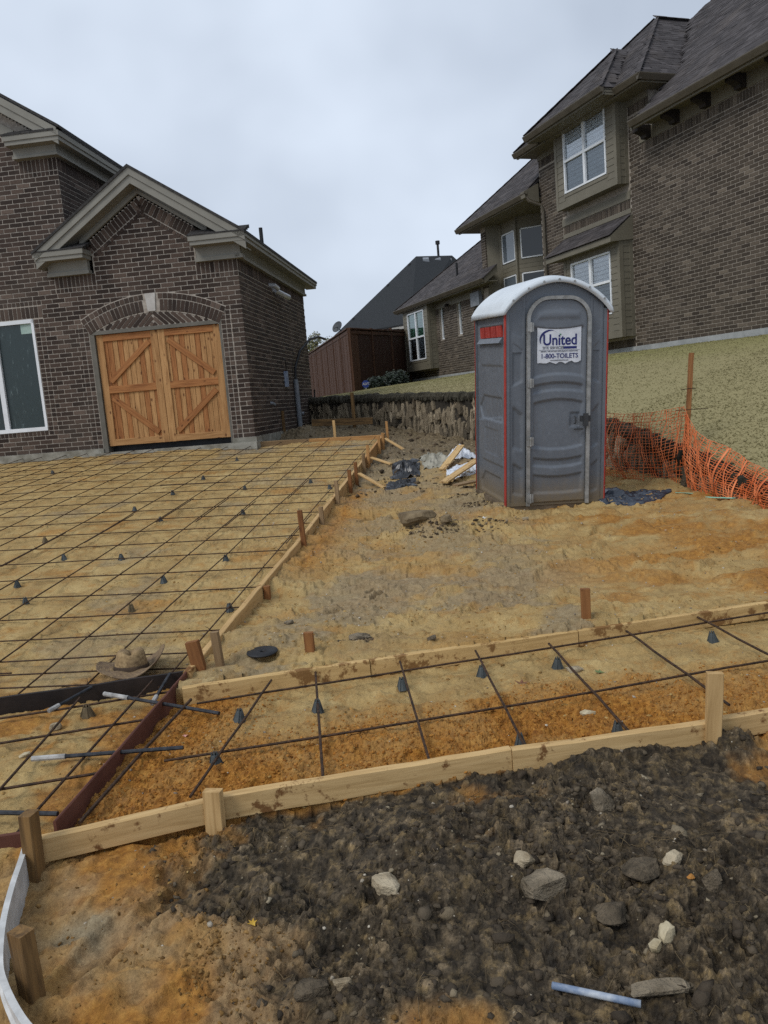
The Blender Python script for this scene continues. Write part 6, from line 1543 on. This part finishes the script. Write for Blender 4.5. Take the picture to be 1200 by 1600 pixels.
for (t, L, lab) in ((5.95, .48, 'nearest slanted brace propping the driveway edge form'), (7.35, .45, 'middle slanted brace propping the driveway edge form'), (9.6, .45, 'farthest slanted brace propping the driveway edge form')):
    a = E(t, .12, zform(t) - .02); b_ = E(t - .30, .12 + L * .75); b_.z = gz(b_.x, b_.y) + .0; tag(beam('brace_board', a, b_, .06, .025, MAT_PINE_O, None), lab, 'brace')
# ------------------------------------------------------------------ reinforcement
def bar_z(x, y, add=.062):
    q, t = qt(np.array([x]), np.array([y])); return float(z_drive(q, t)[0]) + add
R_ = .0054
rmat = empty('rebar_mat', E(4, -2, .3)); tag(rmat, 'rusty steel rebar grid tied across the sandy driveway bed', 'rebar mat'); ri = Matrix.Translation(-E(4, -2, .3)); rr2 = random.Random(8)
def rebar(parent, pts, inv_, r=R_):
    return MB().tube(pts, r, 6).build('rebar', MAT_STEEL, parent, matrix=inv_)
cross_t = [-.52, -.33, -.10, .26, .70, 1.17] + [1.70 + .525 * k for k in range(16)]
long_q = [-.13, -.60, -.96, -1.38, -1.86, -2.30] + [-2.75 - .45 * k for k in range(12)]
for t in cross_t:
    if t > 9.35: continue
    skew = rr2.uniform(-.05, .05); pts = []
    for k in range(15):
        q = -.05 - 8.2 * k / 14 + rr2.uniform(-.01, .01); p = E(t + skew * (q / 4) + .008 * math.sin(k * 2.1 + t), q); pts.append((p.x, p.y, bar_z(p.x, p.y, .060 + .004 * math.sin(k + t * 3))))
    rebar(rmat, pts, ri)
    if rr2.random() < .3:
        q0 = -rr2.uniform(1, 4); pts2 = [E(t + .02 + skew * (q / 4), q) for q in (q0, q0 - .5, q0 - 1.0)]; rebar(rmat, [(p.x, p.y, bar_z(p.x, p.y, .065)) for p in pts2], ri)
for q in long_q:
    pts = []; dr_ = rr2.uniform(-.006, .006); tmax = 9.45 if q < -2.1 else 10.0
    for k in range(16):
        t = -.62 + (tmax + .62) * k / 15; p = E(t, q + dr_ * t + .006 * math.sin(k * 1.7 + q * 9)); pts.append((p.x, p.y, bar_z(p.x, p.y, .073 + .004 * math.sin(k * 1.3 + q))))
    rebar(rmat, pts, ri)
    if q > -3 and rr2.random() < .8:
        t0 = rr2.uniform(1.5, 5); rebar(rmat, [(lambda p: (p.x, p.y, bar_z(p.x, p.y, .076)))(E(t, q + dr_ * t + .016 + .004 * t)) for t in (t0, t0 + .6, t0 + 1.2)], ri)
ties = MB()
for t in cross_t[:14]:
    for q in long_q[:8]:
        if rr2.random() < .5: p = E(t, q); z = bar_z(p.x, p.y, .072); a = rr2.uniform(0, 6.28); ties.tube([(p.x, p.y, z), (p.x + .012 * math.cos(a), p.y + .012 * math.sin(a), z + .012), (p.x + .03 * math.cos(a), p.y + .03 * math.sin(a), z + .02)], .0018, 4)
tag(ties.build('wire_ties', MAT_STEEL, rmat, matrix=ri), kind='stuff')
wmat = empty('rebar_mat', (.5, 3.6, .06)); tag(wmat, 'rusty rebar ladder lying between the form boards of the walk', 'rebar mat'); wi = Matrix.Translation((-.5, -3.6, -.06))
rebar(wmat, [(x, np.interp(x, [-1.12, .08, 1.05, 2.3, 4], [3.80, 4.06, 4.27, 4.56, 4.9]) + .004 * math.sin(x * 7), .066) for x in np.linspace(-1.02, 3.9, 16)], wi, .0062)
rebar(wmat, [(x, np.interp(x, [-1.12, -.95, .5, 1.85, 4], [3.17, 3.20, 3.47, 3.78, 4.15]) + .004 * math.sin(x * 5), .06) for x in np.linspace(-1.02, 3.9, 16)], wi, .0062)
for (x0, y0, x1, y1) in ((-.67, 4.04, -.82, 2.82), (-.445, 4.16, -.315, 2.84), (.02, 4.17, .10, 2.93), (.445, 4.25, .49, 2.98), (.86, 4.27, .93, 3.03), (1.33, 4.38, 1.42, 3.25), (1.80, 4.54, 1.93, 3.2), (2.3, 4.6, 2.4, 3.3)):
    rebar(wmat, [(x0 + (x1 - x0) * k / 6, y0 + (y1 - y0) * k / 6, .078 + .003 * math.sin(k * 2)) for k in range(7)], wi, .0064)
rebar(wmat, [(-1.05, 3.83, .085), (-1.13, 3.3, .075), (-1.215, 2.74, .05)], wi, .0085)
amat = empty('rebar_mat', (-1.6, 3.4, .06)); tag(amat, 'rusty rebar in the apron left of the rust-red steel strip', 'rebar mat'); ai = Matrix.Translation((1.6, -3.4, -.06))
for pts in ([(-1.64, 2.98, .07), (-1.66, 3.5, .07), (-1.685, 4.02, .075)], [(-1.43, 2.70, .05), (-1.385, 3.4, .07), (-1.34, 4.18, .085)], [(-2.1, 2.7, .07), (-2.15, 3.9, .07)], [(-2.4, 3.78, .06), (-1.8, 3.90, .06), (-1.22, 4.04, .06)], [(-2.4, 3.42, .06), (-1.88, 3.53, .06), (-1.22, 3.68, .06)], [(-2.4, 2.9, .06), (-1.65, 3.05, .06), (-1.25, 3.13, .06)]):
    rebar(amat, pts, ai, .0066)
MAT_SLEEVE = M_noise('grey dowel sleeve', (.20, .195, .185), (.40, .39, .37), 30, .6, .1, .002, kind='Position'); MAT_DOWEL = M_noise('dark steel dowel', (.02, .022, .026), (.05, .052, .058), 30, .5, 0, kind='Position', metal=.5)
for (a, b_, lab) in (((-1.55, 4.02, .085), (-.87, 3.64, .075), 'dowel with a white sleeve crossing the rust-red strip near the hat'), ((-1.62, 3.29, .075), (-.95, 3.255, .085), 'dowel with a white sleeve through the middle of the rust-red strip'), ((-1.75, 2.87, .07), (-1.31, 2.785, .07), 'dowel with a white sleeve at the near end of the rust-red strip'), ((-1.79, 3.88, .07), (-1.66, 4.13, .09), 'sleeved dowel poking out of the left of the black steel strip'), ((-1.265, 3.89, .06), (-1.255, 4.22, .10), 'sleeved dowel poking out of the black strip by its corner')):
    a, b_ = Vector(a), Vector(b_); dw = empty('dowel', a); tag(dw, lab, 'dowel', 'dowels across the steel strips'); iv = Matrix.Translation(-a)
    MB().tube([a, a.lerp(b_, .5), b_], .0095, 8).build('dowel_bar', MAT_DOWEL, dw, matrix=iv); MB().tube([a - (b_ - a).normalized() * .004, a.lerp(b_, .12), a.lerp(b_, .22)], .0125, 8).build('sleeve', MAT_SLEEVE, dw, matrix=iv)
# plastic chairs under the bars
MAT_CHAIR = M_noise('grey green plastic', (.045, .054, .056), (.07, .08, .082), 9, .6, 0); MAT_CHAIR_M = M_noise('muddy plastic', (.09, .07, .04), (.15, .11, .06), 9, .8, .2, .003)
def chair_mesh(mat):
    m_ = MB(); n_ = 10
    prof = [(.036, 0), (.034, .004), (.017, .052), (.013, .058)]
    m_.lathe(prof, n_)
    for k in range(4):
        a = k * math.pi / 2 + .3; c, s = math.cos(a), math.sin(a); m_.hexa([(c * .012 - s * .003, s * .012 + c * .003, 0), (c * .042 - s * .003, s * .042 + c * .003, 0), (c * .042 + s * .003, s * .042 - c * .003, 0), (c * .012 + s * .003, s * .012 - c * .003, 0), (c * .008 - s * .003, s * .008 + c * .003, .07), (c * .014 - s * .003, s * .014 + c * .003, .07), (c * .014 + s * .003, s * .014 - c * .003, .07), (c * .008 + s * .003, s * .008 - c * .003, .07)])
    o = m_.build('rebar_chair', mat); me = o.data; COL.objects.unlink(o); bpy.data.objects.remove(o); return me
CM = [chair_mesh(MAT_CHAIR), chair_mesh(MAT_CHAIR_M)]
CH = [(-5.22, 7.7, 'under the far left of the driveway grid'), (-2.32, 5.43, 'in the driveway grid, below the garage door\'s right leaf'), (-2.25, 6.48, 'in the driveway grid, farther one below the right door leaf'), (-2.46, 4.51, 'in mid driveway, small and half sunk in sand'), (-1.87, 3.85, 'in mid driveway, left of the wedge-topped stake'), (-.96, 4.0, 'one bar left of the driveway edge, level with the wedge-topped stake'), (-2.86, 3.13, 'in the left part of the driveway, muddy'),
      (-2.28, 2.42, 'in the left part of the driveway, upright and clean'), (-1.69, 2.38, 'in mid driveway, between two others in a row'), (-.59, 2.12, 'close to the driveway edge, left of the split stake'), (-2.29, 1.62, 'at the left edge of the picture on the driveway'), (-.95, 1.55, 'in the near driveway, left of the low reddish stake'), (-1.93, 1.13, 'near the left edge of the picture, toppled and dark'), (-.94, .87, 'muddy one in the near driveway above the hat'), (-.15, .77, 'against the near driveway edge board'), (-2.23, 8.17, 'far up the driveway below the garage corner'),
      (-1.34, 5.46, 'in the far right half of the driveway, middle'), (-.54, 5.87, 'in the far right half of the driveway, near the edge'), (-.17, 5.27, 'tucked against the driveway edge before the braces')]
for k, (q, t, lab) in enumerate(CH):
    p = E(t, q); o = bpy.data.objects.new('rebar_chair', CM[1 if 'muddy' in lab else 0]); o.location = (p.x, p.y, gz(p.x, p.y) - .004); o.rotation_euler = (rr2.uniform(-.12, .12), rr2.uniform(-.12, .12), rr2.uniform(0, 6)); o.scale = (.85, .85, .9); link(o); tag(o, 'grey plastic rebar chair ' + lab, 'rebar chair', 'rebar chairs')
WC = [(-.77, 3.60, 'under the leftmost bar of the walk, farther one'), (-.79, 3.15, 'under the leftmost bar of the walk, nearer one'), (-.40, 3.67, 'under the second bar of the walk'), (.02, 3.93, 'by the far board under the third bar of the walk'), (.45, 4.05, 'by the far board under the fourth bar of the walk'), (.86, 4.07, 'by the far board under the fifth bar of the walk'), (1.79, 4.29, 'at the far right of the walk under its last bar'), (.92, 3.20, 'against the near board under the fifth bar'), (.49, 3.13, 'against the near board under the fourth bar')]
for k, (x, y, lab) in enumerate(WC):
    o = bpy.data.objects.new('rebar_chair', CM[0]); o.location = (x, y, gz(x, y) - .002); o.scale = (.82, .82, .95); o.rotation_euler = (rr2.uniform(-.1, .1), rr2.uniform(-.1, .1), rr2.uniform(0, 6)); link(o); tag(o, 'grey plastic rebar chair ' + lab, 'rebar chair', 'rebar chairs')
o = bpy.data.objects.new('rebar_chair', CM[1]); o.location = (-1.62, 3.93, gz(-1.62, 3.93)); link(o); tag(o, 'muddy plastic rebar chair before the black steel strip', 'rebar chair', 'rebar chairs')
# ------------------------------------------------------------------ straw hat
m, nt, b = new_mat('plaited straw'); n = N(nt); co = n.coord('Object'); g = n.new('ShaderNodeSeparateXYZ'); n.lk(co, g.inputs[0])
rad = n.math('SQRT', n.math('ADD', n.math('MULTIPLY', g.outputs[0], g.outputs[0]), n.math('MULTIPLY', g.outputs[1], g.outputs[1])))
ring = n.math('SINE', n.math('MULTIPLY', n.math('ADD', rad, n.math('MULTIPLY', g.outputs[2], .8)), 520.0))
f = n.noise(co, 55, 5, .7); f2 = n.noise(co, 9, 3)
c = n.ramp(f, [(.3, (.12, .072, .028)), (.55, (.27, .18, .082)), (.75, (.40, .29, .15))])
c = n.mix(n.ramp(f2, [(.45, 0.0), (.7, .6)]), c, (.10, .06, .03)); dk = n.math('MULTIPLY', n.ramp(rad, [(.085, 0.0), (.11, 1.0)]), n.ramp(f, [(.35, .75), (.65, .25)])); c = n.mix(dk, c, (.085, .052, .036))
n.lk(c, b.inputs['Base Color']); b.inputs['Roughness'].default_value = .85; n.bump(n.math('ADD', n.math('MULTIPLY', ring, .12), f), .7, .004, b)
MAT_STRAW = m
HX, HY = -1.56, 4.50
hat = empty('straw_hat', mat=Matrix.Translation((HX, HY, gz(HX, HY) + .05)) @ Matrix.Diagonal((1.16, 1.16, 1.16, 1)) @ Matrix.Rotation(.25, 4, 'Z') @ Matrix.Rotation(-.10, 4, 'X') @ Matrix.Rotation(.06, 4, 'Y')); tag(hat, 'straw cowboy hat with curled brim lying behind the black steel strip', 'hat')
def hat_grid(name, rings, n_=56):
    vs, fs = [], []
    for fn in rings:
        for k in range(n_): vs.append(fn(2 * math.pi * k / n_))
    for i in range(len(rings) - 1):
        for k in range(n_): fs.append((i * n_ + k, i * n_ + (k + 1) % n_, (i + 1) * n_ + (k + 1) % n_, (i + 1) * n_ + k))
    return vs, fs
def brim(r):
    def f(a):
        k = max(0, (r - .085) / .10); side = abs(math.cos(a)) ** 2; rx = r * (1 - .10 * k * side); z = .012 + ((.095 if math.cos(a) > 0 else .03) * k ** 1.7) * side - .008 * k * (1 - side) + .004 * math.sin(5 * a)
        return (rx * math.cos(a) * 1.0, r * math.sin(a) * 1.12, z)
    return f
def crown(r, z, dent=0):
    def f(a):
        zz = z - dent * (math.exp(-((math.cos(a)) / .5) ** 2)) * (1 if True else 0); return (r * math.cos(a) * (.92 if z > .05 else .97), r * math.sin(a) * 1.12, zz)
    return f
vs, fs = hat_grid('brim', [brim(.083), brim(.10), brim(.12), brim(.14), brim(.16), brim(.178), brim(.187), brim(.188)]); o = mesh_obj('brim', vs, fs, MAT_STRAW, hat, True); sdm = o.modifiers.new('t', 'SOLIDIFY'); sdm.thickness = .005
vs, fs = hat_grid('crown', [crown(.086, .008), crown(.085, .03), crown(.081, .06), crown(.076, .085, .004), crown(.069, .102, .012), crown(.058, .110, .022), crown(.04, .106, .03), crown(.02, .098, .028), crown(.004, .094, .026)]); o = mesh_obj('crown', vs, fs, MAT_STRAW, hat, True); sdm = o.modifiers.new('t', 'SOLIDIFY'); sdm.thickness = .004
vs, fs = hat_grid('band', [crown(.0895, .012), crown(.0895, .018), crown(.0885, .03), crown(.0865, .034)]); mesh_obj('hat_band', vs, fs, M_noise('dark hat band', (.03, .02, .014), (.07, .045, .028), 30, .8, .2, .002), hat, True)
# ------------------------------------------------------------------ rubber disc with a pebble
DXc, DYc = -.775, 4.46; dz_ = max(gz(DXc + .09 * math.cos(k), DYc + .09 * math.sin(k)) for k in range(7)) + .003
md = MB(); prof = [(.012, .0), (.088, -.002), (.092, .003), (.090, .008), (.03, .008), (.012, .007), (.012, .0)]
md.lathe(prof, 40); o = md.build('rubber_disc', MAT_BLACK, None, True, Matrix.Translation((DXc, DYc, dz_)) @ Matrix.Rotation(.03, 4, 'X')); tag(o, 'flat black rubber disc with a hole, on the sand left of the red stake', 'disc')
# ------------------------------------------------------------------ stones lying about
def gm(x, y, r): return float(np.percentile(on_ground(x + r * np.array([0, 1, -1, 0, 0, .7, -.7, .7, -.7]), y + r * np.array([0, 0, 0, 1, -1, .7, .7, -.7, -.7])), 75))
def rock(name, x, y, size, mat, label, seed, rz=0, sink=.3, cat_='rock', sub=2, ang=.28, tilt=(0, 0)):
    bm = bmesh.new(); bmesh.ops.create_cube(bm, size=1); bmesh.ops.subdivide_edges(bm, edges=bm.edges, cuts=3, use_grid_fill=True); r_ = random.Random(seed)
    pl = [(Vector((r_.gauss(0, 1), r_.gauss(0, 1), r_.gauss(0, .8))).normalized(), r_.uniform(.36, .5)) for k in range(11)]
    for v in bm.verts:
        p = v.co.copy(); p = p * .62 + p.normalized() * .22
        for nn3, d in pl:
            e = p.dot(nn3) - d
            if e > 0: p -= nn3 * e
        q = p * 6 + Vector((seed, seed * 2, 0)); h = float(fbm(np.array([q.x + q.z]), np.array([q.y - q.z]), 1, 3, seed)[0]); v.co = p * (1 + ang * .35 * h)
    me = bpy.data.meshes.new(name); bm.to_mesh(me); bm.free(); me.materials.append(mat)
    o = bpy.data.objects.new(name, me); o.matrix_basis = Matrix.Translation((x, y, gm(x, y, max(size[0], size[1]) * .4) + size[2] * (.5 - sink))) @ Matrix.Rotation(rz, 4, 'Z') @ Matrix.Rotation(tilt[0], 4, 'X') @ Matrix.Rotation(tilt[1], 4, 'Y') @ Matrix.Diagonal((*size, 1)); link(o); return tag(o, label, cat_)
MAT_RK_D = M_noise('muddy dark stone', (.10, .078, .05), (.24, .195, .135), 13, .85, 1.0, .02, kind='Position'); MAT_RK_M = M_noise('mud-caked stone', (.035, .027, .017), (.13, .10, .065), 16, .9, 1.0, .02, kind='Position'); MAT_RK_T = M_noise('tan limestone', (.22, .17, .105), (.42, .35, .24), 14, .85, .9, .012, kind='Position'); MAT_RK_W = M_noise('pale limestone', (.30, .24, .14), (.52, .45, .31), 12, .8, .5, .006, kind='Position'); MAT_RK_B = M_noise('brown sandstone', (.11, .078, .042), (.22, .165, .095), 9, .9, .7, .02, kind='Position')
rock('rock', .39, 2.21, (.125, .10, .075), MAT_RK_D, 'angular grey slab of stone in the dark clay, the largest one', 3, .35, .35, tilt=(.15, -.1))
rock('rock', .36, 2.36, (.075, .055, .04), MAT_RK_T, 'tan chip of stone just above the large grey slab', 5, -.3)
rock('rock', .80, 2.25, (.075, .045, .035), MAT_RK_T, 'pale grey stone at the right of the clay', 7, .4)
rock('rock', .685, 1.995, (.052, .05, .042), MAT_RK_W, 'rounded cream pebble, upper one of the pair', 9, .2)
rock('rock', .64, 1.965, (.042, .032, .028), MAT_RK_W, 'rounded cream pebble, lower one of the pair', 10, .9)
rock('rock', .69, 2.65, (.095, .10, .05), MAT_RK_D, 'dark flat stone leaning on the clay bank under the form', 12, .2, .3, tilt=(.5, .1))
rock('rock', -.085, 2.285, (.085, .11, .055), MAT_RK_T, 'broken pale limestone lump in the middle of the clay', 15, .5, .38)
rock('rock', -.30, 1.93, (.10, .06, .045), MAT_RK_M, 'low dark stone at the bottom centre of the clay', 17, .2, .4)
rock('rock', -.215, 1.915, (.05, .035, .03), MAT_RK_T, 'small tan stone beside the bottom low stone', 18, .2, .4)
rock('rock', .60, 1.83, (.15, .05, .035), MAT_RK_D, 'long flat stone beside the blue pipe', 21, .05, .4)
rock('rock', .70, 2.24, (.13, .11, .055), MAT_RK_M, 'broad mud-covered stone sunk in the clay at the right', 23, .3, .45)
rock('rock', .56, 2.10, (.11, .09, .05), MAT_RK_M, 'mud-covered stone below the large grey slab', 25, .9, .42)
rock('rock', .88, 2.15, (.06, .05, .05), MAT_RK_M, 'round dark clod of stone near the right edge', 27, .2, .3)
rock('rock', .82, 2.165, (.022, .018, .014), M_noise('rusty stone', (.3, .12, .02), (.42, .2, .05), 9, .8, .2, .004), 'small rusty orange stone at the right of the clay', 29, .2, .3)
rock('rock', .32, 7.50, (.34, .22, .15), MAT_RK_B, 'large brown chunk of caked earth on the mound left of the toilet', 31, .35, .30, tilt=(.1, -.12))
rock('rock', .58, 7.38, (.15, .12, .08), MAT_RK_B, 'smaller brown clod at the right end of the earth mound', 33, .9, .35)
rock('rock', -.21, 4.60, (.14, .10, .06), MAT_RK_D, 'dark rubble lump behind the walk form, middle', 35, .4, .35)
rock('rock', -.67, 4.98, (.07, .04, .03), MAT_RK_D, 'small dark scrap lying beyond the rubber disc', 37, .4, .2)
rock('rock', -1.73, 3.80, (.06, .05, .045), MAT_RK_T, 'pale grey lump before the black steel strip', 39, .4, .25)
rock('rock', .22, 4.48, (.055, .04, .035), MAT_RK_D, 'small dark block behind the walk form', 41, .2, .2)
rock('rock', .94, 4.02, (.10, .05, .03), MAT_RK_T, 'flat tan stone under the fifth bar of the walk', 43, .1, .35)
rock('rock', 1.28, 3.12, (.07, .05, .05), MAT_RK_D, 'grey stone behind the foot of the tall right stake', 45, .1, .2)
rock('rock', 1.36, 7.55, (.07, .045, .03), MAT_RK_T, 'pale pebble right in front of the toilet', 47, .1, .2)
rock('rock', .85, 3.43, (.07, .04, .03), MAT_RK_W, 'pale chip in the orange sand of the walk', 49, .3, .4)
rock('rock', -1.72, 3.42, (.05, .028, .02), MAT_RK_W, 'white chip in the apron left of the rust-red strip', 50, .3, .2)
# blue pipe
a, b_ = Vector((.34, 1.885, gm(.34, 1.885, .03) + .022)), Vector((.545, 1.795, gm(.545, 1.795, .03) + .024)); o = MB().tube([a, a.lerp(b_, .35), a.lerp(b_, .7), b_], .0092, 12).build('pipe', M_noise('chalky blue pipe', (.15, .20, .29), (.42, .45, .48), 22, .5, .1, .002, kind='Position', lo=.38, hi=.66), None, True); tag(o, 'short chalky blue plastic pipe lying on the clay at the bottom', 'pipe')
MAT_LEAF = M_noise('yellow dead leaf', (.38, .22, .02), (.5, .32, .05), 20, .7, .2, .003); MAT_LEAF2 = M_noise('brown dead leaf', (.12, .05, .025), (.2, .09, .045), 20, .7, .2, .003)
def leaf(x, y, s, mat, lab, rz):
    z = gz(x, y) + .006; vs = [(0, -1, 0), (.35, -.3, .12), (.9, -.1, .25), (.4, .15, .1), (.55, .8, .3), (.05, .45, .08), (-.3, .95, .25), (-.35, .2, .1), (-.95, .1, .3), (-.4, -.3, .12), (0, 0, .05)]
    fs = [(10, i, (i + 1) % 10) for i in range(10)]; o = mesh_obj('leaf', [tuple(c * s for c in v) for v in vs], fs, mat, None, False, Matrix.Translation((x, y, z)) @ Matrix.Rotation(rz, 4, 'Z')); sdm = o.modifiers.new('t', 'SOLIDIFY'); sdm.thickness = .001; tag(o, lab, 'leaf')
leaf(-.485, 2.14, .017, MAT_LEAF, 'yellow dead leaf on the clay in the lower left', .6); leaf(.62, 3.83, .045, MAT_LEAF2, 'brown dead oak leaf on the sand of the walk', .3); leaf(1.05, 3.95, .03, M_noise('green leaf', (.1, .14, .05), (.14, .18, .07), 9, .7, 0), 'pale green leaf on the sand at the right of the walk', 1.3); leaf(-1.02, 3.55, .016, M_noise('pink petal', (.5, .25, .2), (.6, .3, .25), 9, .7, 0), 'small pink scrap on the orange sand near the left dowel', .3); leaf(.95, 7.55, .05, M_noise('paper scrap', (.5, .5, .48), (.6, .6, .58), 9, .7, 0), 'white paper scrap on the ground left of the toilet', .3)
# white plastic edging bent round the lower left corner
MAT_EDGE = M_noise('scuffed white edging', (.42, .42, .41), (.60, .60, .59), 12, .5, .1, .002, kind='Position', lo=.45)
P_ = [(-1.335, 2.58), (-1.305, 2.47), (-1.27, 2.33), (-1.215, 2.15), (-1.145, 1.98), (-1.09, 1.89), (-1.01, 1.79), (-.94, 1.72), (-.84, 1.64)]
def edge_at(t): p = cat([(x, y, 0) for x, y in P_], t); return p
ed = MB(); vs, fs = [], []; n_ = 40
for i in range(n_ + 1):
    t = i / n_; p = edge_at(t); q = edge_at(min(1, t + .01)) - edge_at(max(0, t - .01)); nn4 = Vector((-q.y, q.x, 0)).normalized(); zt = .080 - .015 * t
    for (o_, z) in ((.006, zt - .13), (.006, zt - .07), (.013, zt - .06), (.006, zt - .05), (.006, zt - .02), (.012, zt), (-.006, zt), (-.006, zt - .13)): vs.append(p + nn4 * o_ * -1 + Vector((0, 0, z)))
for i in range(n_):
    for k in range(8): fs.append((i * 8 + k, i * 8 + (k + 1) % 8, (i + 1) * 8 + (k + 1) % 8, (i + 1) * 8 + k))
fs += [tuple(range(8)), tuple(n_ * 8 + k for k in range(8))]
tag(ed.add(vs, fs).build('plastic_edging', MAT_EDGE), 'white plastic edging strip curving round the lower left corner', 'edging')
# ------------------------------------------------------------------ rubbish in front of the stone wall
MAT_BLKPL = M_noise('black plastic bag', (.006, .006, .007), (.02, .02, .022), 5, .35, .2, .01, kind='Position', spec=.6); MAT_WHTPL = M_noise('white plastic wrap', (.52, .55, .6), (.66, .69, .73), 5, .45, .3, .01, kind='Position'); MAT_PNKPL = M_noise('pinkish wrap', (.25, .16, .14), (.34, .22, .2), 5, .6, .3, .01, kind='Position'); MAT_GRYPL = M_noise('dirty grey sacking', (.2, .19, .15), (.36, .34, .28), 6, .8, .4, .01, kind='Position')
bump_ = lambda hh, c=(.5, .5), w=.12: (lambda u, v: hh * np.exp(-((u - c[0]) ** 2 + (v - c[1]) ** 2) / w))
crumpled('plastic_sheet', [(.12, 11.0), (.55, 11.0), (.62, 11.8), (.2, 11.8)], MAT_BLKPL, bump_(.09), 401, amp=.09, label='crumpled black plastic left of the white wrap', cat_='plastic sheet')
crumpled('plastic_sheet', [(.02, 10.1), (.45, 10.2), (.5, 10.8), (.1, 10.8)], MAT_BLKPL, bump_(.05), 431, amp=.07, label='small black plastic heap by the brace foot', cat_='plastic sheet')
crumpled('sack', [(.62, 11.3), (1.0, 11.2), (1.1, 12.2), (.6, 12.2)], MAT_GRYPL, bump_(.12), 411, amp=.12, label='dirty grey sacking between the black plastic and the white wrap', cat_='sack')
crumpled('plastic_sheet', [(1.0, 11.6), (1.5, 11.7), (1.55, 12.5), (1.05, 12.5)], MAT_WHTPL, bump_(.17), 421, amp=.14, label='crumpled white plastic wrap behind the planks', cat_='plastic sheet')
crumpled('plastic_sheet', [(.85, 10.5), (1.25, 10.6), (1.45, 11.4), (1.0, 11.2)], MAT_WHTPL, bump_(.06), 441, amp=.08, label='strip of white plastic wrap under the planks', cat_='plastic sheet')
crumpled('plastic_sheet', [(1.45, 11.6), (1.95, 11.7), (1.95, 12.4), (1.5, 12.4)], MAT_PNKPL, bump_(.20), 451, amp=.12, label='pinkish wrap against the left side of the toilet', cat_='plastic sheet')
crumpled('plastic_sheet', [(1.42, 10.6), (1.8, 10.6), (1.8, 11.1), (1.45, 11.1)], MAT_WHTPL, bump_(.16), 461, amp=.10, label='white bag right behind the toilet corner', cat_='plastic sheet')
for (a, b_, w, lab, mt) in (((.80, 10.15), (1.36, 10.9), .13, 'wide scrap plank lying on the white wrap', MAT_PINE), ((.86, 11.0), (1.22, 11.7), .11, 'shorter scrap plank behind the wide one', MAT_PINE), ((.92, 9.85), (1.45, 10.15), .12, 'muddy scrap plank in front of the rubbish pile', MAT_STK_D)):
    A_ = Vector((a[0], a[1], gz(*a) + .03)); B_ = Vector((b_[0], b_[1], gz(*b_) + (.17 if mt is not MAT_STK_D else .06))); tag(beam('scrap_plank', A_, B_, w, .025, mt, None), lab, 'plank')
